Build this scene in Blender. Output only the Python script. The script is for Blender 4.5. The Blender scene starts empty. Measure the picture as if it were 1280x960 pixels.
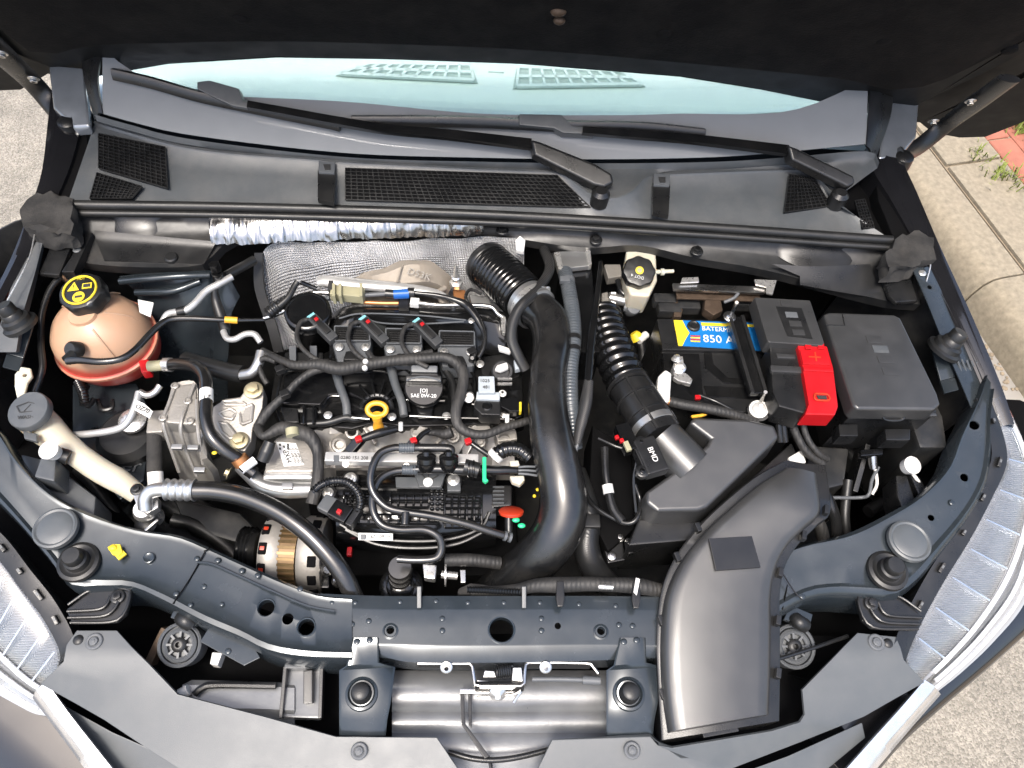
import bpy, bmesh, math, random
from mathutils import Vector, Matrix, noise
V = Vector
random.seed(7)
scene = bpy.context.scene
COL = scene.collection
# ------------------------------------------------------------------ camera
F = 951.0
CAMP = V((-0.05, -0.27, 1.92))
PITCH, YAW, ROLL = math.radians(58.0), math.radians(6.6), math.radians(6.7)
fw = V((math.sin(YAW)*math.cos(PITCH), math.cos(YAW)*math.cos(PITCH), -math.sin(PITCH)))
rt0 = V((math.cos(YAW), -math.sin(YAW), 0)); up0 = rt0.cross(fw)
rt = rt0*math.cos(ROLL) + up0*math.sin(ROLL); upv = up0*math.cos(ROLL) - rt0*math.sin(ROLL)
cd = bpy.data.cameras.new('camera'); cam = bpy.data.objects.new('camera', cd); COL.objects.link(cam)
cam.matrix_world = Matrix(((rt.x, upv.x, -fw.x, CAMP.x), (rt.y, upv.y, -fw.y, CAMP.y), (rt.z, upv.z, -fw.z, CAMP.z), (0, 0, 0, 1)))
cd.sensor_fit = 'HORIZONTAL'; cd.sensor_width = 36; cd.lens = F/1280*36; cd.clip_start = .02; cd.clip_end = 500
scene.camera = cam
# ------------------------------------------------------------------ sky, sun, exposure
w = bpy.data.worlds.new('World'); scene.world = w; w.use_nodes = True
wn = w.node_tree; bg = wn.nodes['Background']
sk = wn.nodes.new('ShaderNodeTexSky'); sk.sky_type = 'NISHITA'; sk.sun_disc = False
SUN_EL, SUN_AZ = math.radians(68), math.radians(205)
sk.sun_elevation = SUN_EL; sk.sun_rotation = SUN_AZ; sk.air_density = 1.0; sk.dust_density = 5.0; sk.ozone_density = 1.0
wn.links.new(sk.outputs[0], bg.inputs[0]); bg.inputs[1].default_value = 0.15
sl = bpy.data.lights.new('sun', 'SUN'); sl.energy = 1.5; sl.angle = math.radians(14); sl.color = (1, .96, .9)
so = bpy.data.objects.new('sun', sl); COL.objects.link(so)
sd = V((math.sin(SUN_AZ)*math.cos(SUN_EL), math.cos(SUN_AZ)*math.cos(SUN_EL), math.sin(SUN_EL)))
so.rotation_euler = sd.to_track_quat('Z', 'Y').to_euler(); so.location = sd*5
vs = scene.view_settings; vs.view_transform = 'Standard'; vs.look = 'None'; vs.gamma = 1; vs.exposure = 1.5; vs.use_curve_mapping = False
scene.cycles.transparent_max_bounces = 24; scene.cycles.max_bounces = 12; scene.cycles.transmission_bounces = 12
# ------------------------------------------------------------------ picture point at a known height / plane -> place
def ray(px, py): return fw*F + rt*(px-640) + upv*(480-py)
def W(px, py, z):
    r = ray(px, py); return CAMP + r*((z-CAMP.z)/r.z)
def Wy(px, py, y):
    r = ray(px, py); return CAMP + r*((y-CAMP.y)/r.y)
def WP(px, py, p0, n):
    r = ray(px, py); return CAMP + r*((p0-CAMP).dot(n)/r.dot(n))
def mpp(px, py, z): return (W(px, py, z)-CAMP).dot(fw)/F
def WL_(pts, z=None): return [W(p[0], p[1], p[2] if len(p) > 2 else z) for p in pts]
# ------------------------------------------------------------------ materials
MATS = {}
def pm(name, col, rough=.5, metal=0., spec=.5, var=.25, vs_=30, bump=0., bs=400, coat=0., dust=0., trans=0., ior=1.45, sss=0., dcol=(.33, .3, .26), rv=.12, extra=None):
    m = bpy.data.materials.new(name); m.use_nodes = True; t = m.node_tree; N = t.nodes; L = t.links
    b = N['Principled BSDF']; tc = N.new('ShaderNodeTexCoord')
    n1 = N.new('ShaderNodeTexNoise'); n1.inputs['Scale'].default_value = vs_; n1.inputs['Detail'].default_value = 6; L.new(tc.outputs['Object'], n1.inputs['Vector'])
    mx = N.new('ShaderNodeMix'); mx.data_type = 'RGBA'
    mx.inputs['A'].default_value = (*[c*(1-var) for c in col], 1); mx.inputs['B'].default_value = (*[min(1, c*(1+var)) for c in col], 1)
    L.new(n1.outputs[0], mx.inputs['Factor']); out = mx.outputs['Result']
    if dust > 0:
        n3 = N.new('ShaderNodeTexNoise'); n3.inputs['Scale'].default_value = 14; n3.inputs['Detail'].default_value = 9; n3.inputs['Roughness'].default_value = .7; L.new(tc.outputs['Object'], n3.inputs['Vector'])
        mr = N.new('ShaderNodeMapRange'); mr.inputs[1].default_value = .42; mr.inputs[2].default_value = .75; mr.inputs[4].default_value = dust; L.new(n3.outputs[0], mr.inputs[0])
        m2 = N.new('ShaderNodeMix'); m2.data_type = 'RGBA'; L.new(mr.outputs[0], m2.inputs['Factor']); L.new(out, m2.inputs['A']); m2.inputs['B'].default_value = (*dcol, 1); out = m2.outputs['Result']
    L.new(out, b.inputs['Base Color'])
    r2 = N.new('ShaderNodeMapRange'); r2.inputs[3].default_value = max(.02, rough-rv); r2.inputs[4].default_value = min(1, rough+rv); L.new(n1.outputs[0], r2.inputs[0]); L.new(r2.outputs[0], b.inputs['Roughness'])
    b.inputs['Metallic'].default_value = metal; b.inputs['Specular IOR Level'].default_value = spec; b.inputs['Coat Weight'].default_value = coat; b.inputs['Coat Roughness'].default_value = .08
    b.inputs['Transmission Weight'].default_value = trans; b.inputs['IOR'].default_value = ior
    if sss: b.inputs['Subsurface Weight'].default_value = sss; b.inputs['Subsurface Radius'].default_value = (.03, .02, .012); b.inputs['Subsurface Scale'].default_value = 1
    if bump > 0:
        n2 = N.new('ShaderNodeTexNoise'); n2.inputs['Scale'].default_value = bs; n2.inputs['Detail'].default_value = 3; L.new(tc.outputs['Object'], n2.inputs['Vector'])
        bp = N.new('ShaderNodeBump'); bp.inputs['Strength'].default_value = bump; bp.inputs['Distance'].default_value = .001; L.new(n2.outputs[0], bp.inputs['Height']); L.new(bp.outputs[0], b.inputs['Normal'])
    if extra: extra(m, N, L, b, tc)
    MATS[name] = m; return m
K = .9
pm('black', (.0085, .0088, .0092), .30, spec=.55, bump=.2, bs=900, dust=.025)
pm('blacks', (.0045, .0047, .005), .15, spec=.6, dust=.012)
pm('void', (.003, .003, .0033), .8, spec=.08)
pm('deep', (.013, .0137, .0144), .38, bump=.3, bs=60, dust=.10)
pm('rubber', (.0085, .0088, .009), .42, bump=.15, bs=500, dust=.03)
pm('hose', (.008, .0083, .0087), .22, dust=.02, var=.3)
pm('gloss', (.008, .008, .009), .1, coat=.6)
pm('paint', (.024, .031, .037), .24, metal=.35, coat=.3, dust=.04, var=.15)
pm('graypl', (.050, .055, .059), .40, spec=.6, bump=.25, bs=1100, dust=.10, var=.12)
pm('ductpl', (.026, .0264, .0268), .33, spec=.8, bump=.15, bs=1300, dust=.02, var=.12)
pm('gray', (.075, .08, .085), .45, bump=.2, bs=700)
pm('fabric', (.02, .0196, .0192), .9, spec=.3, bump=.6, bs=350, dust=.1)
pm('pad', (.004, .004, .0045), .95, spec=.15, bump=.6, bs=250, dust=.03)
pm('cast', (.30, .285, .26), .46, metal=.6, bump=.5, bs=300, dust=.35, var=.2, dcol=(.25, .22, .18))
pm('alu', (.50, .50, .49), .36, metal=.9, bump=.2, bs=200, dust=.1)
pm('steel', (.55, .54, .52), .28, metal=1., dust=.1)
pm('zinc', (.72, .71, .68), .3, metal=.85, dust=.12, vs_=200)
pm('rust', (.075, .052, .036), .55, metal=.6, bump=.6, bs=300, var=.5, vs_=80)
pm('white', (.52, .515, .49), .5, dust=.1)
pm('label', (.56, .56, .54), .45, var=.05)
pm('ink', (.02, .02, .02), .6)
pm('milk', (.44, .405, .32), .4, sss=.5, dust=.1, var=.08)
pm('red', (.34, .004, .007), .38, bump=.2, bs=900, var=.08)
pm('redo', (.36, .03, .01), .4)
pm('yellow', (.56, .42, .02), .5, bump=.3, bs=400)
pm('amber', (.60, .29, .025), .4, sss=.2)
pm('blue', (.01, .08, .30), .35)
pm('lblue', (.008, .12, .34), .3)
pm('cyan', (.15, .36, .4), .4)
pm('green', (.02, .45, .18), .4)
pm('olive', (.25, .235, .15), .5)
pm('shield', (.27, .24, .20), .65, metal=.35, bump=.8, bs=120, dust=.4, var=.3, dcol=(.2, .16, .12))
pm('copper', (.45, .2, .08), .4, metal=.8)
def _agg(m, N, L, b, tc):   # light and dark stones in the road surface
    src = b.inputs['Base Color'].links[0].from_socket
    v = N.new('ShaderNodeTexVoronoi'); v.inputs['Scale'].default_value = 230; L.new(tc.outputs['Object'], v.inputs['Vector'])
    r = N.new('ShaderNodeMapRange'); r.inputs[3].default_value = .6; r.inputs[4].default_value = 1.25; s = N.new('ShaderNodeSeparateColor'); L.new(v.outputs['Color'], s.inputs[0]); L.new(s.outputs[0], r.inputs[0])
    mx = N.new('ShaderNodeVectorMath'); mx.operation = 'SCALE'; L.new(src, mx.inputs[0]); L.new(r.outputs[0], mx.inputs['Scale']); L.new(mx.outputs[0], b.inputs['Base Color'])
    bp = N.new('ShaderNodeBump'); bp.inputs['Distance'].default_value = .002; bp.invert = True; L.new(v.outputs['Distance'], bp.inputs['Height']); L.new(bp.outputs[0], b.inputs['Normal'])
pm('asphalt', (.22, .20, .165), .9, var=.4, vs_=12, dust=.35, dcol=(.13, .12, .095), extra=_agg)
pm('concrete', (.20, .17, .12), .9, var=.55, vs_=60, bump=1., bs=220, dust=.3, dcol=(.22, .18, .13))
pm('gutter', (.215, .20, .175), .9, var=.25, vs_=12, bump=.6, bs=150)
pm('brick', (.27, .10, .065), .9, var=.4, vs_=20, bump=.8, bs=100)
pm('dirt', (.20, .16, .11), .95, var=.5, vs_=30, bump=1, bs=80)
pm('grass', (.14, .17, .03), .7, var=.4)
pm('chrome', (.75, .76, .77), .22, metal=.85, rv=.08)
pm('dash_sky_tint', (.70, .79, .775), .6, var=.06)  # base colour paled to stand in for sky reflected in the windshield
pm('frit_sky_tint', (.20, .208, .213), .12, var=.06, coat=1.)  # black band given a grey base that imitates the sky's reflection
pm('foil', (.36, .355, .35), .27, metal=1., rv=.1, dust=.1, dcol=(.05, .05, .05))
def _perf(m, N, L, b, tc):   # embossed dimple pattern of the heat shield sheet, laid out along the sheet
    r = []
    for i in (0, 1):
        a = N.new('ShaderNodeVectorMath'); a.operation = 'DOT_PRODUCT'; L.new(tc.outputs['UV'], a.inputs[0]); a.inputs[1].default_value = (840, 840*(1-2*i), 0)
        s = N.new('ShaderNodeMath'); s.operation = 'SINE'; L.new(a.outputs['Value'], s.inputs[0]); r.append(s)
    ad = N.new('ShaderNodeMath'); ad.operation = 'MULTIPLY'; L.new(r[0].outputs[0], ad.inputs[0]); L.new(r[1].outputs[0], ad.inputs[1])
    bp = N.new('ShaderNodeBump'); bp.inputs['Strength'].default_value = 1; bp.inputs['Distance'].default_value = .003; L.new(ad.outputs[0], bp.inputs['Height']); L.new(bp.outputs[0], b.inputs['Normal'])
pm('perf', (.95, .94, .93), .48, metal=1., extra=_perf, dust=.15)
def _tape(m, N, L, b, tc):
    wv = N.new('ShaderNodeTexWave'); wv.inputs['Scale'].default_value = 45; wv.inputs['Distortion'].default_value = 5; wv.inputs['Detail'].default_value = 3; L.new(tc.outputs['Object'], wv.inputs['Vector'])
    bp = N.new('ShaderNodeBump'); bp.inputs['Strength'].default_value = .4; bp.inputs['Distance'].default_value = .001; L.new(wv.outputs[0], bp.inputs['Height']); L.new(bp.outputs[0], b.inputs['Normal'])
pm('tape', (.013, .0128, .0125), .6, dust=.07, extra=_tape)
def _braid(m, N, L, b, tc):
    wv = N.new('ShaderNodeTexWave'); wv.inputs['Scale'].default_value = 160; wv.inputs['Distortion'].default_value = 1; wv.bands_direction = 'DIAGONAL'; L.new(tc.outputs['Object'], wv.inputs['Vector'])
    bp = N.new('ShaderNodeBump'); bp.inputs['Strength'].default_value = .5; bp.inputs['Distance'].default_value = .001; L.new(wv.outputs[0], bp.inputs['Height']); L.new(bp.outputs[0], b.inputs['Normal'])
pm('braid', (.014, .0143, .0147), .4, dust=.05, extra=_braid)
def _lamp(m, N, L, b, tc):   # fine horizontal flutes of the lamp's inner reflector
    wv = N.new('ShaderNodeTexWave'); wv.inputs['Scale'].default_value = 105; wv.bands_direction = 'Y'; wv.inputs['Distortion'].default_value = .05; L.new(tc.outputs['Object'], wv.inputs['Vector'])
    bp = N.new('ShaderNodeBump'); bp.inputs['Strength'].default_value = .8; bp.inputs['Distance'].default_value = .002; L.new(wv.outputs[0], bp.inputs['Height']); L.new(bp.outputs[0], b.inputs['Normal'])
pm('flute', (.30, .30, .30), .33, metal=.45, extra=_lamp)
def clear(name, col, rough=.03, mixf=.06):
    m = bpy.data.materials.new(name); m.use_nodes = True; N = m.node_tree.nodes; L = m.node_tree.links; N.remove(N['Principled BSDF'])
    o = N['Material Output']; a = N.new('ShaderNodeBsdfTransparent'); a.inputs[0].default_value = (*col, 1); g = N.new('ShaderNodeBsdfGlossy'); g.inputs['Roughness'].default_value = rough
    lw = N.new('ShaderNodeLayerWeight'); lw.inputs[0].default_value = .5; fr = N.new('ShaderNodeMath'); fr.operation = 'POWER'; fr.inputs[1].default_value = 5; L.new(lw.outputs['Facing'], fr.inputs[0]); ad = N.new('ShaderNodeMath'); ad.operation = 'ADD'; L.new(fr.outputs[0], ad.inputs[0]); ad.inputs[1].default_value = mixf
    mx = N.new('ShaderNodeMixShader'); L.new(ad.outputs[0], mx.inputs[0]); L.new(a.outputs[0], mx.inputs[1]); L.new(g.outputs[0], mx.inputs[2]); L.new(mx.outputs[0], o.inputs[0]); MATS[name] = m
clear('glass', (.93, 1., .985), .03, .34); clear('lens', (.95, .96, .97), .02, .06)
# translucent coolant tank: milky above, tinted by the red coolant that fills its lower part
def _tank(m, N, L, b, tc):
    g = N.new('ShaderNodeNewGeometry'); s = N.new('ShaderNodeSeparateXYZ'); L.new(g.outputs['Position'], s.inputs[0])
    n = N.new('ShaderNodeTexNoise'); n.inputs['Scale'].default_value = 25; L.new(tc.outputs['Object'], n.inputs['Vector'])
    a = N.new('ShaderNodeMath'); a.operation = 'MULTIPLY_ADD'; L.new(n.outputs[0], a.inputs[0]); a.inputs[1].default_value = .015; L.new(s.outputs[2], a.inputs[2])
    r = N.new('ShaderNodeMapRange'); r.inputs[1].default_value = .850; r.inputs[2].default_value = .864; L.new(a.outputs[0], r.inputs[0])
    mx = N.new('ShaderNodeMix'); mx.data_type = 'RGBA'; mx.inputs['A'].default_value = (.40, .050, .034, 1); mx.inputs['B'].default_value = (.36, .225, .145, 1); L.new(r.outputs[0], mx.inputs['Factor']); L.new(mx.outputs['Result'], b.inputs['Base Color'])
pm('tank', (.7, .5, .4), .4, sss=.25, extra=_tank)
# ------------------------------------------------------------------ geometry toolkit
WLOC = {}
def cr(pts, n):
    """Catmull-Rom through pts (Vectors), n samples spaced evenly by length"""
    P = [pts[0]*2-pts[1]] + list(pts) + [pts[-1]*2-pts[-2]]; fine = []
    for i in range(1, len(P)-2):
        for k in range(12):
            t = k/12; a, b, c, d = P[i-1], P[i], P[i+1], P[i+2]
            fine.append(.5*((2*b)+(c-a)*t+(2*a-5*b+4*c-d)*t*t+(3*b-a-3*c+d)*t**3))
    fine.append(pts[-1].copy()); return even(fine, n)
def even(fine, n):
    L = [0]
    for a, b in zip(fine, fine[1:]): L.append(L[-1]+(b-a).length)
    out = []; j = 0
    for k in range(n):
        s = L[-1]*k/(n-1)
        while j < len(fine)-2 and L[j+1] < s: j += 1
        d = L[j+1]-L[j]; out.append(fine[j].lerp(fine[j+1], 0 if d < 1e-9 else min(1, (s-L[j])/d)))
    return out
def frame(ax):
    ax = V(ax).normalized(); h = V((0, 0, 1)) if abs(ax.z) < .9 else V((0, 1, 0)); x = h.cross(ax).normalized(); return x, ax.cross(x), ax
def lerpl(L, t):
    if not isinstance(L, (list, tuple)): return L
    f = t*(len(L)-1); i = min(int(f), len(L)-2); return L[i]+(L[i+1]-L[i])*(f-i)
class G:
    def __init__(s): s.b = bmesh.new()
    def prism(s, pts, h, dir=(0, 0, -1), taper=1., bot=None):
        d = V(dir).normalized()*h; c = sum(pts, V())/len(pts)
        A = [s.b.verts.new(p) for p in pts]; B = [s.b.verts.new(q) for q in (bot or [c+(p-c)*taper+d for p in pts])]
        s.b.faces.new(A); s.b.faces.new(B[::-1]); n = len(pts)
        for i in range(n): s.b.faces.new((A[i], B[i], B[(i+1) % n], A[(i+1) % n]))
        return s
    def px(s, pts, z, h, taper=1., dir=(0, 0, -1)): return s.prism(WL_(pts, z), h, dir, taper)
    def box(s, c, sx, sy, sz, X=None, Y=None, Z=None):
        X = V(X or (1, 0, 0)); Z = V(Z or (0, 0, 1)); X = X.normalized(); Y = V(Y).normalized() if Y else Z.cross(X).normalized(); Z = X.cross(Y)
        c = V(c); pts = [c+X*a*sx/2+Y*b*sy/2+Z*sz/2 for a, b in ((-1, -1), (1, -1), (1, 1), (-1, 1))]
        return s.prism(pts, sz, -Z)
    def bar(s, a, b, wd, th, up=(0, 0, 1)):
        a, b = V(a), V(b); return s.box((a+b)/2, (b-a).length, wd, th, X=b-a, Z=up) if abs((b-a).normalized().dot(V(up))) < .98 else s.box((a+b)/2, (b-a).length, wd, th, X=b-a, Z=(1, 0, 0))
    def tube(s, pts, r, seg=14, n=None, corr=None, smooth=True, cap=True, flat=None):
        pts = [V(p) for p in pts]
        if n is None: n = max(8, len(pts)*7)
        Ln = sum((b-a).length for a, b in zip(pts, pts[1:]))
        if corr: n = max(n, int(Ln/corr[0]*6))
        q = cr(pts, n) if smooth and len(pts) > 2 else even(pts, n if corr else max(2, min(n, 2) if len(pts) == 2 else n))
        n = len(q); T = [(q[min(i+1, n-1)]-q[max(i-1, 0)]).normalized() for i in range(n)]; x, y, _ = frame(T[0]); prev = None
        for i in range(n):
            x = (x-T[i]*x.dot(T[i])).normalized(); y = T[i].cross(x); rr = lerpl(r, i/(n-1))
            if corr: rr += corr[1]*(.5+.5*math.cos(2*math.pi*i/(n-1)*round(Ln/corr[0])))
            fx = flat or 1
            ring = [s.b.verts.new(q[i]+(x*math.cos(2*math.pi*k/seg)+y*math.sin(2*math.pi*k/seg)*fx)*rr) for k in range(seg)]
            if prev:
                for k in range(seg): s.b.faces.new((prev[k], prev[(k+1) % seg], ring[(k+1) % seg], ring[k]))
            elif cap: s.b.faces.new(ring[::-1])
            prev = ring
        if cap: s.b.faces.new(prev)
        return s
    def cyl(s, a, b, r, r2=None, seg=20): return s.tube([a, b], [r, r if r2 is None else r2], seg, smooth=False)
    def lathe(s, o, ax, prof, seg=28, fn=None, cap=True):
        x, y, z = frame(ax); o = V(o); prev = None
        for (r, h) in prof:
            ring = []
            for k in range(seg):
                a = 2*math.pi*k/seg; rr = r*(fn(a, h) if fn else 1); ring.append(s.b.verts.new(o+x*math.cos(a)*rr+y*math.sin(a)*rr+z*h))
            if prev:
                for k in range(seg): s.b.faces.new((prev[k], prev[(k+1) % seg], ring[(k+1) % seg], ring[k]))
            elif cap: s.b.faces.new(ring[::-1])
            prev = ring
        if cap: s.b.faces.new(prev)
        return s
    def hexa(s, o, ax, r, h):
        x, y, z = frame(ax); o = V(o); return s.prism([o+(x*math.cos(i*math.pi/3)+y*math.sin(i*math.pi/3))*r+z*h for i in range(6)], h, -z)
    def ball(s, c, rx, ry=None, rz=None, seg=20, rings=12, X=None, Z=None):
        r0 = bmesh.ops.create_uvsphere(s.b, u_segments=seg, v_segments=rings, radius=1)
        z = V(Z or (0, 0, 1)).normalized(); x = V(X or (1, 0, 0)); x = (x-z*x.dot(z)).normalized(); y = z.cross(x); c = V(c)
        for v in r0['verts']: p = v.co.copy(); v.co = c+x*p.x*rx+y*p.y*(ry or rx)+z*p.z*(rz or rx)
        return s
    def loft(s, curves, n=24, thick=0., smooth=True, caps=False, closed=False):
        R = []
        for c in curves:
            c = [V(p) for p in c]
            R.append([s.b.verts.new(p) for p in ((cr(c, n) if len(c) > 2 else even(c, n)) if smooth else (c if len(c) == n else even(c, n)))])
        fs = []; n = len(R[0]); m = len(R)
        for i in range(m if closed else m-1):
            for k in range(n-1): fs.append(s.b.faces.new((R[i][k], R[i][k+1], R[(i+1) % m][k+1], R[(i+1) % m][k])))
        if closed and caps: s.b.faces.new([r[0] for r in R]); s.b.faces.new([r[-1] for r in R][::-1])
        if thick: bmesh.ops.recalc_face_normals(s.b, faces=fs); bmesh.ops.solidify(s.b, geom=fs, thickness=thick)
        return s
    def done(s, name, mat, par=None, bev=0., seg=2, ang=35, org=None, wn=True, label=None, cat=None, group=None, kind=None):
        b = s.b; bmesh.ops.recalc_face_normals(b, faces=b.faces)
        if bev:
            es = [e for e in b.edges if len(e.link_faces) == 2 and e.calc_face_angle(0) > math.radians(ang)]
            if es: bmesh.ops.bevel(b, geom=es, offset=bev, segments=seg, profile=.6, affect='EDGES', clamp_overlap=True)
        me = bpy.data.meshes.new(name); xs = [v.co for v in b.verts]
        if org is None:
            mn = [min(c[i] for c in xs) for i in range(3)]; mxx = [max(c[i] for c in xs) for i in range(3)]
            org = V(((mn[0]+mxx[0])/2, (mn[1]+mxx[1])/2, mn[2]))
        for v in b.verts: v.co -= org
        b.to_mesh(me); b.free(); me.materials.append(MATS[mat] if isinstance(mat, str) else mat)
        for p in me.polygons: p.use_smooth = True
        me.set_sharp_from_angle(angle=math.radians(42))
        o = bpy.data.objects.new(name, me); COL.objects.link(o); place(o, org, par)
        if bev and wn:
            md = o.modifiers.new('wn', 'WEIGHTED_NORMAL'); md.keep_sharp = True
        tag(o, label, cat, group, kind); return o
def place(o, org, par):
    WLOC[o.name] = V(org)
    if par: o.parent = par; o.location = V(org)-WLOC[par.name]
    else: o.location = org
def tag(o, label=None, cat=None, group=None, kind=None):
    for k, v in (('label', label), ('category', cat), ('group', group), ('kind', kind)):
        if v: o[k] = v
def thing(name, label, cat, loc, group=None):
    o = bpy.data.objects.new(name, None); COL.objects.link(o); o.empty_display_size = .05; place(o, loc, None); tag(o, label, cat, group); return o
_shared = {}
def inst(key, build, name, mat, par, loc, ax=(0, 0, 1), sc=1., spin=0., **kw):
    """shared-mesh small piece (bolt, rivet): built once at unit size about the origin, then placed"""
    if key not in _shared:
        g = G(); build(g); o = g.done(name, mat, None, kw.pop('bev', 0), org=V((0, 0, 0))); _shared[key] = o.data; bpy.data.objects.remove(o)
    o = bpy.data.objects.new(name, _shared[key]); COL.objects.link(o); place(o, loc, par)
    x, y, z = frame(ax); R = Matrix((x, y, z)).transposed() @ Matrix.Rotation(spin, 3, 'Z'); o.rotation_euler = R.to_euler(); o.scale = (sc, sc, sc); return o
def _bolt(g): g.lathe((0, 0, 0), (0, 0, 1), [(1, 0), (1, .12), (.9, .2), (.62, .22)], 20); g.hexa((0, 0, .2), (0, 0, 1), .62, .5); g.lathe((0, 0, .7), (0, 0, 1), [(.4, 0), (.36, -.08)], 14)
def _rivet(g): g.lathe((0, 0, 0), (0, 0, 1), [(1, 0), (.9, .12), (.6, .22), (.2, .25)], 14)
def _clip(g): g.lathe((0, 0, 0), (0, 0, 1), [(1, 0), (1, .14), (.88, .24), (.62, .22), (.6, .12), (.52, .12), (.5, .34), (.42, .4)], 24); g.hexa((0, 0, .3), (0, 0, 1), .25, .16)
def bolt(par, px, py, z, rpx, mat='zinc', ax=(0, 0, 1), name='bolt'):
    return inst('bolt'+mat, _bolt, name, mat, par, W(px, py, z), ax, rpx*mpp(px, py, z), random.random(), bev=.04)
def rivet(par, px, py, z, rpx, mat='paint', ax=(0, 0, 1)): return inst('rivet'+mat, _rivet, 'rivet', mat, par, W(px, py, z), ax, rpx*mpp(px, py, z))
def clip(par, px, py, z, rpx, mat='gray', ax=(0, 0, 1)): return inst('clip'+mat, _clip, 'clip', mat, par, W(px, py, z), ax, rpx*mpp(px, py, z), random.random(), bev=.03)
def text(name, s, c, X, Y, h, mat, par, depth=.0004, ex=1., align='CENTER', label=None):
    cu = bpy.data.curves.new('t', 'FONT'); cu.body = s; cu.size = 1; cu.align_x = align; cu.align_y = 'CENTER'; cu.extrude = .01; cu.resolution_u = 3
    o = bpy.data.objects.new('t', cu); COL.objects.link(o); me = bpy.data.meshes.new_from_object(o.evaluated_get(bpy.context.evaluated_depsgraph_get())); bpy.data.objects.remove(o)
    X = V(X).normalized(); Y = V(Y); Y = (Y-X*Y.dot(X)).normalized(); Z = X.cross(Y)
    for v in me.vertices: p = v.co; v.co = X*p.x*h*ex+Y*p.y*h+Z*(p.z/.01*depth)
    me.materials.clear(); me.materials.append(MATS[mat]); ob = bpy.data.objects.new(name, me); COL.objects.link(ob); place(ob, V(c), par); tag(ob, label); return ob
def holes(o, cyls, seg=28):
    """cut real round holes through a panel; cyls: (centre, axis, radius, length)"""
    g = G()
    for c, ax, r, L in cyls: x, y, z = frame(ax); g.cyl(V(c)-z*L, V(c)+z*L, r, seg=seg)
    k = g.done('cutter', 'void', org=V((0, 0, 0))); m = o.modifiers.new('b', 'BOOLEAN'); m.object = k; m.operation = 'DIFFERENCE'; m.solver = 'EXACT'
    bpy.context.view_layer.update(); dg = bpy.context.evaluated_depsgraph_get(); me = bpy.data.meshes.new_from_object(o.evaluated_get(dg))
    o.modifiers.remove(m); o.data = me; bpy.data.objects.remove(k); me.set_sharp_from_angle(angle=math.radians(42))
def grid_(g, q, nu, nv, wb, th, inset=0.):
    """crossing bars over a quad q (a b c d), nu x nv cells"""
    a, b, c, d = q; f = lambda u, v: (a*(1-u)+b*u)*(1-v)+(d*(1-u)+c*u)*v; nr = (b-a).cross(d-a).normalized()
    if nr.z < 0: nr = -nr
    for i in range(nu+1): g.bar(f(i/nu, 0)+nr*inset, f(i/nu, 1)+nr*inset, wb, th, nr)
    for j in range(nv+1): g.bar(f(0, j/nv)+nr*(inset+.0003), f(1, j/nv)+nr*(inset+.0003), wb, th, nr)
def ringpx(px, py, z, r, n=24): return [(px+r*math.cos(2*math.pi*i/n), py+r*math.sin(2*math.pi*i/n), z) for i in range(n)]
pm('hosegl', (.006, .0062, .0065), .25, spec=.8, dust=.05, var=.3, vs_=20, coat=.15)
pm('greyhose', (.05, .058, .066), .3, dust=.06)
def _braidh(m, N, L, b, tc):
    wv = N.new('ShaderNodeTexWave'); wv.inputs['Scale'].default_value = 230; wv.bands_direction = 'Z'; wv.inputs['Distortion'].default_value = 2; L.new(tc.outputs['Object'], wv.inputs['Vector'])
    bp = N.new('ShaderNodeBump'); bp.inputs['Strength'].default_value = .3; bp.inputs['Distance'].default_value = .0006; L.new(wv.outputs[0], bp.inputs['Height']); L.new(bp.outputs[0], b.inputs['Normal'])
pm('braidhose', (.012, .0125, .013), .32, dust=.04, extra=_braidh)
pm('alupipe', (.42, .42, .41), .38, metal=.55, dust=.08)
pm('graylt', (.28, .31, .33), .45, dust=.08)
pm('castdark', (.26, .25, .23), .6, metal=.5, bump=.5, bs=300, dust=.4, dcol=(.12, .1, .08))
pm('castlt', (.27, .255, .23), .5, metal=.5, bump=.4, bs=250, dust=.3, dcol=(.3, .26, .2))
pm('brass', (.50, .44, .28), .4, metal=.8, bump=.4, bs=300, dust=.3)
pm('tankrim', (.38, .15, .095), .4, sss=.2)
pm('rustdark', (.14, .09, .045), .5, metal=.5, var=.5, vs_=90)
pm('copperdark', (.11, .075, .035), .4, metal=.7, var=.6, vs_=120)
pm('hoodblack', (.004, .0045, .005), .6, spec=.2)
pm('radtank', (.13, .135, .14), .33, metal=.35, spec=.6, dust=.1, bump=.15, bs=300)
pm('silver', (.34, .345, .35), .22, metal=.35, coat=.5, var=.06)
pm('vent', (.40, .48, .47), .6)
pm('gray2', (.03, .032, .034), .35, dust=.04)
pm('cover', (.058, .064, .068), .42, spec=.6, bump=.2, bs=1300, dust=.05, var=.08)
pm('pillar_sky_tint', (.22, .235, .25), .2, metal=.5, coat=.8)  # bluish grey on black bodywork, sky reflection put into the colour
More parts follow.
